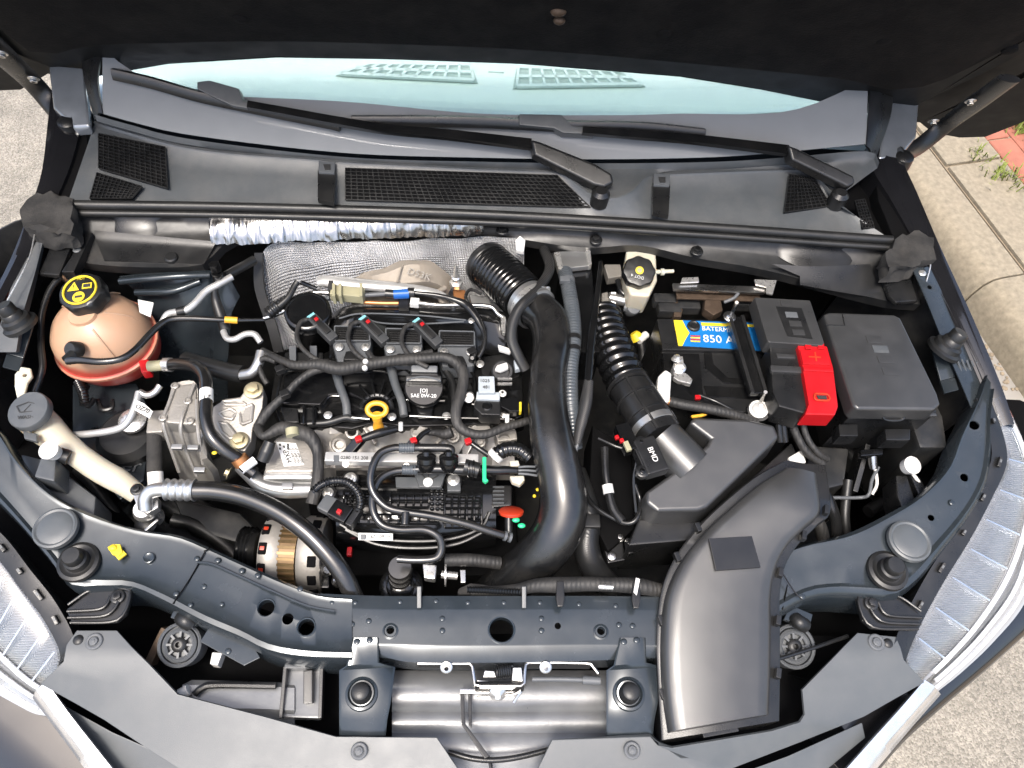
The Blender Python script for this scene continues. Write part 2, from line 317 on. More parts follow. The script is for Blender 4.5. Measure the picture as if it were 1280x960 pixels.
# ================================================================== GROUND
def sheet(name, pts, mat, **k):
    g = G(); g.prism([V(p) for p in pts], .3); return g.done(name, mat, kind='structure', **k)
sheet('road', [(-30, -30, 0), (30, -30, 0), (30, 30, 0), (-30, 30, 0)], 'asphalt')
ka, kb = W(1163, 185, .13), W(1270, 325, .13); kd = (kb-ka); kd.z = 0; kd.normalize(); kn = V((-kd.y, kd.x, 0))
if kn.x < 0: kn = -kn
def kp(s, o, z): q = ka+kd*s+kn*o; return V((q.x, q.y, z))
g = G(); prof = [(-.17, -.05), (-.16, .06), (-.145, .105), (-.12, .126), (-.09, .131), (-.008, .131), (0, .12), (0, -.05)]
for i in range(-3, 8):
    s0, s1 = i*1.0-.4, i*1.0+.595
    g.loft([[kp(s0, o, z), kp(s1, o, z)] for o, z in prof], 2, smooth=False, closed=True, caps=True)
g.done('kerb', 'concrete', bev=.004, kind='structure')
g = G(); g.prism([kp(-6, -.155, .004), kp(9, -.155, .004), kp(9, -.42, .004), kp(-6, -.42, .004)], .05); g.done('gutter_strip', 'gutter', kind='structure')
g = G()
for k in range(600):
    s = random.uniform(-2, 3); r = random.uniform(.002, .009)
    g.ball(kp(s, -.17-abs(random.gauss(0, .02)), .006), r, r, r*.6, 6, 4)
g.done('kerb_dirt', 'dirt', kind='stuff')
sw = G(); sw.prism([kp(-6, .012, .118), kp(9, .012, .118), kp(9, 6, .118), kp(-6, 6, .118)], .15); SW = sw.done('sidewalk', 'dirt', kind='structure')
for i in range(-4, 6):
    g = G(); s0 = i*.9+.1; g.prism([kp(s0, .016, .131), kp(s0+.888, .016, .131), kp(s0+.888, .24, .131), kp(s0, .24, .131)], .03); g.done('concrete_slab', 'concrete', SW, .004)
for i in range(-16, 8):
    for j in range(5):
        g = G(); s0 = i*.2+(.1 if j % 2 else 0); o0 = .25+j*.104; zz = .129+random.uniform(-.003, .003)
        g.prism([kp(s0, o0, zz), kp(s0+.192, o0, zz), kp(s0+.192, o0+.097, zz), kp(s0, o0+.097, zz)], .03); g.done('brick', 'brick', SW, .004, seg=1)
GR = G()
def tuft(px, py, n, h, lab):
    g = GR; c = W(px, py, .13)
    for k in range(n):
        a = random.uniform(0, 6.28); p = c+V((random.gauss(0, .03), random.gauss(0, .03), -.01)); L = h*random.uniform(.5, 1.1); t = V((math.cos(a), math.sin(a), 0))*L*.6
        sdv = V((-math.sin(a), math.cos(a), 0))*.003
        v = [g.b.verts.new(q) for q in (p-sdv, p+sdv, p+t*.5+V((0, 0, L*.7))+sdv*.7, p+t*.5+V((0, 0, L*.7))-sdv*.7, p+t+V((0, 0, L*.8)))]
        g.b.faces.new(v[:4]); g.b.faces.new((v[3], v[2], v[4]))
    return g
tuft(1255, 222, 60, .07, 'larger grass tuft growing at the edge of the red pavers'); tuft(1222, 196, 26, .05, 'small grass tuft between kerb slab and red pavers'); tuft(1276, 160, 80, .09, 'thick grass patch beyond the red pavers'); GR.done('grass', 'grass', kind='stuff')
# ================================================================== CAR BODY
BODY = thing('car_body', 'black painted front body of the car around the open engine bay', 'car', V((0, .3, 0)))
def lo(curves): return [WL_(c) for c in curves]
def rail(inner, outer, name, side):
    """pressed upper rail: inner lip, crown, outer lip"""
    dn = lambda c, d: [(p[0], p[1], p[2]-d) for p in c]
    I = WL_(inner); O = WL_(outer); n = 40; I2, O2 = cr(I, n), cr(O, n)
    mid = [[a.lerp(b, t)+V((0, 0, h)) for a, b in zip(I2, O2)] for t, h in ((0, -.045), (0, -.004), (.05, .001), (.12, -.001), (.5, .003), (.85, -.001), (.93, .003), (1., .001))]
    out = [p+V((0, 0, -.012)) + (p-q).normalized()*.006 for p, q in zip(O2, I2)]; out2 = [p+V((0, 0, -.07)) for p in out]
    g = G(); g.loft(mid+[out, out2], n, .002, smooth=False); return g.done(name, 'paint', BODY)
LI = [(-30, 500, .90), (0, 541, .89), (22, 575, .88), (60, 613, .865), (110, 640, .85), (170, 660, .84), (222, 668, .835), (262, 684, .83), (310, 706, .828), (360, 728, .826), (400, 742, .825), (440, 746, .825)]
LO = [(-40, 590, .88), (0, 628, .87), (30, 660, .86), (62, 698, .848), (88, 730, .838), (125, 732, .834), (165, 733, .832), (205, 750, .83), (255, 776, .828), (300, 795, .826), (335, 812, .825), (380, 820, .824), (440, 822, .824)]
lr = rail(LI, LO, 'rail', -1)
RI = [(1232, 470, .915), (1222, 500, .908), (1200, 545, .895), (1184, 585, .882), (1150, 620, .868), (1110, 644, .856), (1060, 668, .845), (1010, 680, .838), (975, 692, .832), (900, 720, .828), (830, 742, .825)]
RO = [(1240, 490, .91), (1236, 525, .902), (1236, 565, .89), (1230, 605, .876), (1208, 645, .862), (1172, 690, .85), (1142, 725, .84), (1115, 742, .834), (1085, 741, .832), (1050, 739, .83), (1010, 744, .828), (960, 770, .826), (890, 805, .824), (830, 822, .824)]
rr_ = rail(RI, RO, 'rail', 1)
# centre crossmember with a folded front face
n = 30; g = G()
C0 = WL_([(400, 742), (480, 745), (560, 745), (640, 745), (740, 745), (835, 746)], .8225); C1 = WL_([(404, 760), (480, 763), (560, 763), (640, 763), (740, 763), (835, 764)], .8245)
C2 = WL_([(415, 808), (480, 807), (560, 809), (640, 809), (740, 808), (835, 809)], .820); C3 = WL_([(415, 818), (480, 822), (520, 828), (640, 828), (760, 825), (835, 822)], .808); C4 = [p+V((0, 0, -.05)) for p in C3]
Cb = [p+V((0, .004, -.05)) for p in C0]
g.loft([Cb, C0, [p.lerp(q, .9) for p, q in zip(C0, C1)], C1, [p.lerp(q, .5) for p, q in zip(C1, C2)], [p.lerp(q, .93) for p, q in zip(C1, C2)], C2, C3, C4], n, .002); cm = g.done('crossmember', 'paint', BODY)
up = (0, 0, 1)
def hl(px, py, z, r): return (W(px, py, z), up, r*mpp(px, py, z), .03)
holes(cm, [hl(627, 787, .82, 16), hl(697, 783, .82, 4), hl(488, 788, .82, 5), hl(751, 789, .82, 5)])
holes(lr, [hl(333, 760, .826, 11), hl(360, 774, .826, 7), hl(383, 784, .826, 11)])
holes(rr_, [hl(1217, 532, .90, 6), hl(1204, 598, .879, 5), hl(1160, 650, .856, 4)])
# pressed rings and stud heads on the crossmember
for x, y, r in ((488, 789, 10), (751, 790, 10)):
    g = G(); g.lathe(W(x, y, .8215), up, [(r*.00112, -.004), (r*.00112, .0015), (r*.0009, .002), (r*.0006, -.003), (r*.00058, -.006)], 28, cap=False); g.done('hole_collar', 'paint', BODY)
for x, y, r in ((627, 787, 17.5), (333, 760, 12.5), (383, 784, 12.5)):
    g = G(); z = .8215 if x > 600 else .826; m = mpp(x, y, z)
    g.lathe(W(x, y, z), up, [(r*m, -.004), (r*m, .001), (r*m-.0015, .002), (r*m-.0028, .001), (r*m-.0032, -.012)], 32, cap=False); g.done('hole_collar', 'paint', BODY)
for x, y in ((415, 753), (444, 753), (500, 752), (545, 751), (585, 753), (630, 753), (675, 753), (724, 755), (770, 757), (440, 780), (461, 776), (553, 788), (553, 773), (677, 788), (677, 773), (774, 781), (791, 782), (220, 742), (238, 756), (277, 755), (255, 733), (246, 698), (272, 700), (302, 713), (322, 719), (375, 736)):
    z = .824 if y < 770 and x > 400 else (.824 if x > 400 else .832); rivet(BODY, x, y, z, 3.6 if y < 745 or y > 760 else 3)
rivet(BODY, 1003, 745, .832, 4); rivet(BODY, 1190, 628, .874, 4)
# strut/stop pads, round plugs on the two rails
def stop_(px, py, z, tx, ty):
    c = W(px, py, z); o = thing('hood_stop', 'black rubber hood stop on the %s rail' % tx, 'rubber stop', c-V((0, 0, .004)), 'rubber hood stops'); m = mpp(px, py, z)
    g = G(); g.lathe(c, up, [(26*m, -.003), (25*m, .002), (21*m, .004), (17*m, .0015), (15*m, .0015)], 32); g.done('base_flange', 'rubber', o)
    g = G(); g.lathe(c, up, [(15*m, 0), (14*m, .012), (11.5*m, .014), (11.5*m, .024), (10*m, .0265), (2*m, .027)], 28); g.done('stem', 'rubber', o)
stop_(98, 702, .846, 'washer filler side', 0); stop_(1110, 713, .848, 'fuse box side', 0)
for px, py, z, t in ((69, 660, .864, 'rail beside the washer filler'), (1137, 676, .862, 'rail beside the air duct')):
    c = W(px, py, z); m = mpp(px, py, z); g = G(); g.lathe(c, up, [(27*m, -.005), (26.5*m, .0015), (24*m, .003), (21.5*m, .0015), (20*m, .0025), (10*m, .0035), (1*m, .0037)], 36)
    g.done('round_plug', 'cover', label='round grey plug pressed into the '+t, cat='plug', group='round plugs in the rails')
g = G(); c = W(1220, 553, .893); g.lathe(c, up, [(.008, -.002), (.0075, .002), (.004, .003)], 20); g.done('plug', 'graypl', BODY)
# inner walls, floor of the bay, firewall
g = G(); g.prism([V((-.75, -.06, .32)), V((.75, -.06, .32)), V((.8, .85, .32)), V((-.8, .85, .32))], .03); g.done('undertray', 'deep', BODY)
g = G(); g.box((0, .80, .60), 1.6, .02, .60); g.done('firewall', 'deep', BODY)
for sgn, A in ((-1, [(-70, 500, .885), (-60, 420, .9), (-40, 330, .925), (10, 280, .94), (90, 262, .945)]), (1, [(1240, 500, .905), (1215, 440, .92), (1180, 370, .935), (1150, 320, .945), (1110, 300, .95)])):
    a = WL_(A); b = [p+V((-sgn*.02, 0, -.12)) for p in a]; c = [p+V((-sgn*.05, 0, -.55)) for p in a]; g = G(); g.loft([a, b, c], 20, .003); g.done('inner_wing', 'deep', BODY)
for sgn, A in ((-1, [(-60, 560, .88), (0, 610, .86), (60, 650, .85), (120, 680, .83), (220, 700, .82), (300, 740, .81), (400, 770, .81)]), (1, [(1235, 520, .89), (1215, 600, .87), (1160, 660, .85), (1080, 700, .82), (990, 730, .81), (840, 760, .81)])):
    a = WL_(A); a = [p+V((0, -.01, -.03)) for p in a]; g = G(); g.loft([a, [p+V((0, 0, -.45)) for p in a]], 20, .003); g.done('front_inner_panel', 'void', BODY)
# outer fenders: rolled edge then dropping flank, right over to the ground side
def fender(edge, inner, sgn):
    e = WL_(edge); i = WL_(inner); n = 26; e, i = cr(e, n), cr(i, n)
    o = V((sgn, 0, 0)); rows = [[p+V((0, 0, -.06)) for p in i], i, [p.lerp(q, .5)+V((0, 0, .004)) for p, q in zip(i, e)], e, [p+o*.006+V((0, 0, -.012)) for p in e], [p+o*.02+V((0, 0, -.1)) for p in e], [p+o*.015+V((0, 0, -.45)) for p in e], [p-o*.05+V((0, 0, -.72)) for p in e]]
    g = G(); g.loft(rows, n, .002, smooth=False); g.done('fender', 'gloss', BODY)
fender([(66, 100, 1.0), (60, 150, .985), (52, 215, .97), (36, 265, .955), (14, 322, .94), (-8, 365, .93), (-40, 420, .92), (-90, 500, .90)], [(105, 120, .995), (100, 160, .975), (85, 215, .96), (52, 285, .945), (28, 330, .935), (5, 375, .925), (-20, 425, .915), (-75, 500, .895)], -1)
fender([(1118, 160, 1.0), (1128, 200, .985), (1146, 240, .97), (1176, 310, .952), (1215, 395, .935), (1250, 478, .915), (1268, 530, .90)], [(1085, 180, .99), (1090, 210, .975), (1120, 260, .96), (1160, 335, .942), (1196, 412, .925), (1230, 490, .905), (1246, 535, .89)], 1)
# flanges inside the fender edge (bare grey metal strip with holes)
g = G(); g.loft(lo([[(36, 296, .94), (18, 345, .93), (2, 400, .92), (-10, 440, .91)], [(56, 292, .94), (44, 340, .93), (28, 395, .92), (20, 440, .91)], [(58, 294, .93), (48, 342, .91), (34, 400, .90), (26, 440, .89)]]), 14, .002); o = g.done('fender_flange', 'graypl', BODY)
holes(o, [(W(33, 319, .935), up, .005, .03)], 16)
g = G(); g.loft(lo([[(1140, 334, .945), (1160, 380, .932), (1180, 430, .92), (1206, 490, .905), (1222, 530, .895)], [(1162, 334, .945), (1186, 382, .932), (1206, 430, .92), (1226, 485, .905), (1236, 520, .898)], [(1164, 334, .935), (1190, 382, .92), (1210, 430, .91), (1230, 485, .895), (1240, 520, .885)]]), 16, .002); o = g.done('fender_flange', 'paint', BODY)
holes(o, [(W(1162, 359, .938), up, .004, .03)], 16)
rivet(BODY, 37, 303, .94, 5, 'zinc'); rivet(BODY, 1153, 341, .943, 5, 'zinc')
# stop knobs on the wings
for px, py, z, t, lean in ((18, 398, .925, 'wing above the coolant tank', .35), (1187, 430, .93, 'wing beside the fuse box', .35)):
    c = W(px, py, z); T = thing('hood_buffer', 'black screw-in rubber buffer on its bracket on the '+t, 'rubber buffer', c-V((0, 0, .03)), 'hood buffers on the wings'); ax = V((lean if px > 600 else -.3, .25, 1)); m = mpp(px, py, z)
    g = G(); g.lathe(c, ax, [(22*m, -.016), (22*m, -.010), (18*m, -.007), (17*m, 0), (13*m, .003), (12*m, .010), (10.5*m, .012), (10.5*m, .024), (9*m, .027), (2*m, .0275)], 28); g.done('rubber_foot', 'rubber', T)
    s = 1 if px > 600 else -1; g = G(); g.prism([c+V(p) for p in ((-.02*s, .02, -.015), (.02*s, .015, -.015), (.012*s, -.045, -.03), (-.012*s, -.05, -.035))], .004); g.prism([c+V(p) for p in ((.012*s, -.045, -.031), (-.012*s, -.05, -.036), (-.014*s, -.075, -.034), (.01*s, -.07, -.03))], .004); g.done('bracket', 'paint', T, .001)
# ================================================================== HOOD
HA = math.radians(60); dH = V((0, -math.cos(HA), math.sin(HA))); nH = V((0, -math.sin(HA), -math.cos(HA))); pH = Wy(600, 76, .86)
HOOD = thing('hood', 'raised black hood seen from below with its dark lining', 'hood', V((0, .86, pH.z)))
h_ = lambda pts, off=0: [WP(x, y, pH-nH*off, nH) for x, y in pts]
low = [(-140, 60), (-60, 100), (0, 113), (26, 112), (60, 92), (96, 101), (140, 92), (210, 80), (345, 72), (480, 74), (650, 80), (850, 96), (950, 112), (1040, 130), (1118, 150), (1150, 153), (1166, 166), (1200, 172), (1232, 171), (1290, 148), (1380, 90)]
a = h_(low, .035); g = G(); g.prism(a+[p+dH*.8 for p in a[::-1]], .004, -nH); g.done('outer_skin', 'hoodblack', HOOD)
g = G(); low2 = [(-130, 20), (-40, 40), (0, 60), (60, 84), (98, 100), (140, 91), (210, 79), (345, 71), (480, 73), (650, 79), (850, 95), (950, 111), (1040, 129), (1117, 149), (1170, 120), (1230, 92), (1290, 62), (1380, 0)]
a = h_(low2, .012); g.prism(a+[p+dH*.75 for p in a[::-1]], .02, -nH); g.done('inner_frame', 'hoodblack', HOOD, .004)
g = G(); low3 = [(-120, 5), (0, 30), (50, 68), (110, 58), (200, 54), (345, 52), (480, 55), (650, 62), (800, 74), (950, 88), (1060, 100), (1110, 112), (1160, 105), (1230, 72), (1290, 40), (1380, -20)]
a = h_(low3); cen = []
rows = [[p for p in a], [p+dH*.015-nH*-.006 for p in a], [p+dH*.3+nH*.012 for p in a], [p+dH*.72+nH*.008 for p in a]]
g.loft([[p-nH*.012 for p in a]]+rows, 50, smooth=True); g.done('lining', 'pad', HOOD)
g = G(); c = WP(698, 14, pH+nH*.008, nH); g.ball(c, .012, .008, .008); c2 = WP(699, 26, pH+nH*.012, nH); g.ball(c2, .009, .006, .006); g.done('lining_clip', 'rust', HOOD)
for px, py in ((830, 40), (1105, 50), (1262, 62), (300, 22)):
    g = G(); c = WP(px, py, pH+nH*.006, nH); g.lathe(c, nH, [(.012, -.004), (.0115, .003), (.006, .005)], 20); g.done('lining_clip', 'pad', HOOD)
for sgn, arm, bts in ((-1, [(-25, 40), (10, 75), (45, 108), (70, 138), (88, 155)], ((42, 98), (2, 66))), (1, [(1262, 98), (1215, 132), (1180, 158), (1150, 182), (1126, 196)], ((1213, 126), (1167, 151)))):
    P = []
    for i, (x, y) in enumerate(arm): t = i/4; P.append(WP(x, y, pH-nH*.0, nH).lerp(W(x, y, .985), max(0, (t-.3)/.7)))
    sd_ = V((0, .35, .9)); wd = [.018, .020, .020, .016, .020]
    g = G(); g.tube(P, [.02, .022, .02, .016, .018], 12, 24, flat=.35); g.done('hinge_arm', 'black', HOOD, 0)
    for x, y in bts: inst('boltsteel', _bolt, 'bolt', 'steel', HOOD, WP(x, y, pH+nH*.008, nH), nH, .010, .3, bev=.04)
    g = G(); c = W(85 if sgn < 0 else 1130, 152 if sgn < 0 else 196, .985); g.lathe(c+V((0, 0, -.02)), up, [(.02, 0), (.018, .022), (.01, .028)], 20); g.done('hinge_pivot', 'black', HOOD)
# hinge pocket liners
for L in ([(62, 160, .965), (108, 150, .97), (112, 215, .955), (98, 255, .945), (56, 262, .945), (52, 215, .955)], [(1092, 200, .965), (1126, 205, .965), (1146, 245, .955), (1172, 318, .945), (1118, 300, .945), (1098, 250, .955)]):
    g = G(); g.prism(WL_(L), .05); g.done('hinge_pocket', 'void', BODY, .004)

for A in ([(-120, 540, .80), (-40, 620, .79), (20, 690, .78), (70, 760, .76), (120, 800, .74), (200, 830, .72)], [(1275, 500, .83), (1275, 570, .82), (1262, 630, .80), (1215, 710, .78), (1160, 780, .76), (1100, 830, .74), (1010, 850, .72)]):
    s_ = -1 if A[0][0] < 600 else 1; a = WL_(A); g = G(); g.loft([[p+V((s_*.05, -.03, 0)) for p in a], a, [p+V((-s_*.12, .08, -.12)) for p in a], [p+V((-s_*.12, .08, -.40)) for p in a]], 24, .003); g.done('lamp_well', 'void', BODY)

# welded seams across the rails
for a, b, z in (((216, 755), (256, 690), .8335), ((978, 762), (986, 700), .8305), ((255, 689), (262, 684), .834)):
    g = G(); g.tube(WL_([(*a, z-.001), ((a[0]+b[0])/2+2, (a[1]+b[1])/2, z+.001), (*b, z-.001)]), .0010, 6, 14); g.done('weld_seam', 'void', BODY)
q = WL_([(250, 688), (268, 690), (300, 704), (340, 722), (385, 741), (420, 748)], .8335); g = G(); g.tube([p+V((0, -.018, 0)) for p in q], .0022, 6, 30); g.done('seam_bead', 'paint', BODY)
g = G(); g.lathe(W(186, 697, .8405), up, [(.008, -.001), (.008, .0008), (.007, .0012), (.0062, .0006), (.001, .0006)], 24); g.done('pressed_dot', 'paint', BODY)
g = G(); g.prism(WL_([(90, 140), (1110, 190), (1135, 300), (80, 260)], .928), .008); g.done('cowl_dark_filler', 'void', BODY)  # added dark filler plate, keeps bright ground from showing through the cowl gap
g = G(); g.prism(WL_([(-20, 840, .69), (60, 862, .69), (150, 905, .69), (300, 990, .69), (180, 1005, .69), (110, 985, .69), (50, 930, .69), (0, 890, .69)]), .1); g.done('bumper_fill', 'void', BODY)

# dim structure low in the bay
for a, b, wd in (((95, 560, .60), (330, 690, .58), .05), ((200, 640, .55), (330, 560, .50), .06), ((760, 690, .55), (860, 600, .55), .05), ((1040, 540, .62), (1150, 660, .62), .05)):
    g = G(); g.bar(W(*a), W(*b), wd, .05); g.done('subframe_beam', 'deep', BODY, .012, 3)
# ================================================================== WINDSHIELD, DASHBOARD, WIPERS
nG = V((0, -.50, .866)); pG = W(600, 197, .985)
gp = lambda pts, off=0: [WP(x, y, pG+nG*off, nG) for x, y in pts]
WS = thing('windshield', 'sloping greenish windshield with a border band greyed to imitate reflected sky', 'windshield', W(600, 197, .97))
GL = [(128, 142), (160, 151), (240, 169), (430, 191), (600, 197), (760, 199), (900, 196), (990, 189), (1083, 180)]
FR = [(150, 84), (190, 98), (245, 114), (430, 127), (600, 142), (760, 144), (850, 142), (980, 139), (1045, 130)]
TP = [(150, 20), (200, 20), (260, 20), (430, 20), (600, 20), (760, 20), (900, 20), (1000, 20), (1090, 20)]
g = G(); g.loft([gp(GL), gp(FR), gp([(x, y) for x, y in TP])], 40, .004); g.done('glass', 'glass', WS)
FRo = [(128, 60), (170, 92), (238, 116), (430, 127), (600, 142), (760, 144), (850, 142), (985, 139), (1085, 100)]
g = G(); g.loft([gp(GL, .0015), gp(FRo, .0015)], 40, .001); g.done('border_band', 'frit_sky_tint', WS)
pc = [(128, 60), (122, 100), (128, 142)]; pd = [(100, 62), (106, 104), (118, 150)]
for a, b in ((pc, pd), ([(1088, 100), (1086, 140), (1083, 182)], [(1118, 110), (1112, 150), (1092, 205)])):
    A = gp(a, .004); B = gp(b, -.02); g = G(); g.loft([A, [p.lerp(q, .3)+V((0, 0, .006)) for p, q in zip(A, B)], [p.lerp(q, .7)+V((0, 0, .002)) for p, q in zip(A, B)], B], 14, .004); g.done('side_trim', 'black', WS)
# dashboard under the glass
nD = V((0, -.12, .993)); pD = pG-nG*.09
dp = lambda pts, off=0: [WP(x, y, pD+nD*off, nD) for x, y in pts]
DS = thing('dashboard', 'dashboard top, paled to imitate sky reflection, with two defroster vents behind the windshield', 'dashboard', WP(600, 150, pD, nD)-V((0, 0, .05)))
g = G(); g.prism(dp([(122, 190), (1092, 215), (1120, -10), (110, -30)]), .02, -nD); g.done('dash_top', 'dash_sky_tint', DS)
g = G(); g.loft([dp([(150, 112), (430, 132), (600, 139), (850, 142), (1080, 128)]), dp([(150, 116), (430, 136), (600, 143), (850, 146), (1080, 133)], .006)], 20, .004); g.done('dash_edge', 'dash_sky_tint', DS)
for q, rows in (([(462, 82), (588, 84), (592, 101), (428, 93)], 0), ([(648, 87), (776, 92), (800, 106), (646, 108)], 1)):
    a, b, c, d = dp(q, .004); g = G(); f = lambda u, v: (a*(1-u)+b*u)*(1-v)+(d*(1-u)+c*u)*v
    g.prism([f(-.02, -.1), f(1.02, -.1), f(1.03, 1.1), f(-.03, 1.1)], .005, -nD); fr = g.done('vent', 'vent', DS, .001)
    for v in (-.06, .5, 1.06):
        g = G(); g.bar(f(0, v)+nD*.003, f(1, v)+nD*.003, .007, .006, nD); g.done('vent_rail', 'dash_sky_tint', fr)
    for i in range(10):
        g = G(); u = i/9; g.bar(f(u, -.05)+nD*.003, f(u, 1.05)+nD*.003, .005, .006, nD); g.done('vent_slat', 'dash_sky_tint', fr)
    # recess between the vents
g = G(); g.prism(dp([(612, 80), (630, 81), (630, 90), (610, 89)], .004), .004, -nD); g.done('sun_sensor', 'dash_sky_tint', DS, .001)
def wiper(lab, blade, adapt, arm, knuckle, hub):
    T = thing('wiper', lab, 'wiper', W(hub[0], hub[1], .975)-V((0, 0, .01)), 'windshield wipers')
    B = gp(blade, .012); g = G(); q = cr(B, 30); xs = []
    for off, hh in ((-.010, .0), (-.004, .009), (.004, .012), (.010, .004), (.002, -.012), (-.002, -.012)):
        xs.append([p+V((0, off, off*.4))+nG*hh for p in q])
    g.loft(xs, 30, smooth=False, closed=True, caps=True); g.done('blade', 'black', T)
    A = gp(adapt, .026); g = G(); g.prism(A, .022, -nG, 1.05); g.done('adapter', 'graypl', T, .003)
    P = gp([p[:2] for p in arm], .03); P = [p+nG*(a[2] if len(a) > 2 else 0) for p, a in zip(P, arm)]
    g = G(); q = cr(P, 24); R = []
    for off, hh in ((-.009, -.004), (-.007, .005), (.007, .005), (.009, -.004)): R.append([p+V((.1*off, off*(.7+.5*i/23), off*.4))+nG*hh for i, p in enumerate(q)])
    g.loft(R, 24, smooth=False, closed=True, caps=True); g.done('arm', 'blacks', T)
    k = gp(knuckle, .042); g = G(); g.prism(k, .026, -nG, 1.04); g.done('arm_head', 'black', T, .005, 3)
    c = W(hub[0], hub[1], .992); g = G(); g.lathe(c+V((0, 0, -.03)), up, [(.017, 0), (.016, .024), (.010, .03)], 22); g.done('spindle_cap', 'black', T)
wiper('long wiper whose arm ends above the middle cowl grille', [(142, 93), (190, 104), (250, 121), (330, 138), (415, 155), (425, 158)], [(246, 102), (262, 100), (298, 110), (304, 126), (326, 129), (324, 138), (290, 132), (272, 124), (246, 111)],
      [(310, 131), (360, 140), (420, 151), (482, 161), (560, 168), (664, 180)], [(664, 174), (675, 177), (745, 205), (765, 217), (767, 228), (756, 234), (742, 231), (668, 194)], (752, 238))
wiper('wiper with a level blade whose arm ends beside the far right cowl vent', [(440, 152), (520, 152), (600, 153), (700, 158), (800, 160), (880, 168)], [(649, 142), (702, 143), (716, 157), (742, 159), (742, 168), (704, 166), (692, 160), (649, 156)],
      [(728, 163), (790, 168), (858, 173), (920, 180), (985, 188)], [(985, 181), (996, 185), (1050, 211), (1068, 220), (1069, 229), (1060, 234), (990, 200)], (1052, 240))
# ================================================================== COWL
CW = thing('cowl', 'grey plastic cowl panel with mesh vents below the windshield', 'cowl panel', W(600, 240, .93))
E_ = [(118, 152), (240, 185), (395, 199), (425, 202), (600, 211), (690, 215), (715, 225), (740, 243), (768, 247), (790, 238), (808, 221), (840, 217), (985, 212), (1014, 216), (1032, 232), (1044, 250)]
S_ = [(85, 252), (300, 256), (600, 265), (850, 279), (1110, 297)]
GLc = [(118, 140), (160, 152), (240, 171), (430, 193), (600, 199), (760, 201), (900, 199), (990, 193), (1085, 186), (1100, 200)]
n = 80
E1 = cr(WL_(E_, .978), n); Gc = cr([p+V((0, -.002, -.004)) for p in gp(GLc)], n); Sc = cr(WL_(S_, .950), n)
g = G(); g.loft([Gc, [p+V((0, -.004, -.010)) for p in Gc], [p.lerp(q, .25)+V((0, 0, -.012)) for p, q in zip(Gc, E1)], [p+V((0, .004, -.006)) for p in E1], [p+V((0, .002, .001)) for p in E1], [p+V((0, -.003, .001)) for p in E1], [p+V((0, -.006, -.003)) for p in E1], [p.lerp(q, .4)+V((0, 0, -.002)) for p, q in zip(E1, Sc)], Sc], n, smooth=False); g.done('cowl_face', 'graypl', CW)
def grille(q, nu, nv, wb=.0015):
    P = WL_(q); g = G(); m = sum(P, V())/4; nr = (P[1]-P[0]).cross(P[3]-P[0]).normalized(); nr = nr if nr.z > 0 else -nr
    g.prism([p+nr*.0005 for p in P], .003, -nr); o = g.done('vent_recess', 'void', CW)
    g = G(); grid_(g, P, nu, nv, wb, .003, .0015); g.done('vent_mesh', 'black', o, kind='stuff')
grille([(124, 168, .977), (207, 185, .976), (210, 236, .962), (124, 211, .966)], 13, 11)
grille([(122, 217, .966), (178, 234, .962), (165, 249, .957), (113, 249, .957)], 11, 7)
grille([(432, 211, .978), (696, 220, .978), (738, 260, .958), (432, 250, .958)], 40, 9)
grille([(986, 219, .979), (1016, 222, .979), (1038, 258, .962), (980, 266, .962)], 10, 10)
grille([(1068, 252, .965), (1080, 250, .965), (1092, 285, .957), (1078, 286, .957)], 4, 9)
for x, y in ((408, 209), (827, 225)):   # cowl clips with a bright top
    g = G(); g.px([(x-11, y+4), (x+11, y+5), (x+9, y+44), (x-11, y+40)], .981, .01); c = g.done('clip_strap', 'black', CW, .001)
    g = G(); g.px([(x-10, y-8), (x+11, y-7), (x+10, y+7), (x-10, y+6)], .985, .008); g.done('clip_top', 'gray', CW, .0015)
    g = G(); g.px([(x-4, y-4), (x+5, y-4), (x+5, y+3), (x-2, y+3)], .9862, .004); g.done('clip_slot', 'ink', CW, .0008)
g = G(); s_ = [p+V((0, -.006, .004)) for p in WL_([(88, 255), (300, 258), (600, 267), (850, 281), (1112, 299)], .95)]; g.tube(s_, .0085, 12, 60, flat=1.0); g.tube([p+V((0, -.012, -.007)) for p in s_], .006, 10, 60)
g.done('cowl_seal', 'rubber', label='long black rubber seal along the rear edge of the engine bay', cat='seal')
# plenum below the seal
PL = thing('plenum_panel', 'black plastic plenum wall with round scoops below the cowl seal', 'plenum panel', W(600, 300, .85))
SP = [(60, 258), (85, 257), (300, 261), (600, 270), (850, 284), (1108, 302), (1140, 310)]; n = 60
a = cr(WL_(SP, .944), n); b = cr(WL_([(60, 290), (95, 292), (250, 288), (320, 280), (600, 285), (850, 303), (1095, 330), (1140, 335)], .915), n); c = cr(WL_([(60, 310), (120, 330), (245, 332), (275, 308), (320, 296), (600, 292), (650, 298), (700, 306), (745, 309), (800, 306), (870, 322), (960, 338), (1100, 374), (1150, 380)], .905), n)
g = G(); g.loft([a, [p.lerp(q, .15)+V((0, .002, -.006)) for p, q in zip(a, b)], b, [p.lerp(q, .2)+V((0, 0, -.002)) for p, q in zip(b, c)], c, [p+V((0, .003, -.02)) for p in c]], n, .002, smooth=False); g.done('wall', 'deep', PL)
for x, y in ((628, 285), (745, 297), (871, 311)): bolt(PL, x, y+3, .918, 8, 'black')
g = G(); g.lathe(W(214, 322, .912), up, [(.011, -.006), (.011, .002), (.009, .004), (.004, .004)], 20); g.done('grommet', 'rubber', PL)
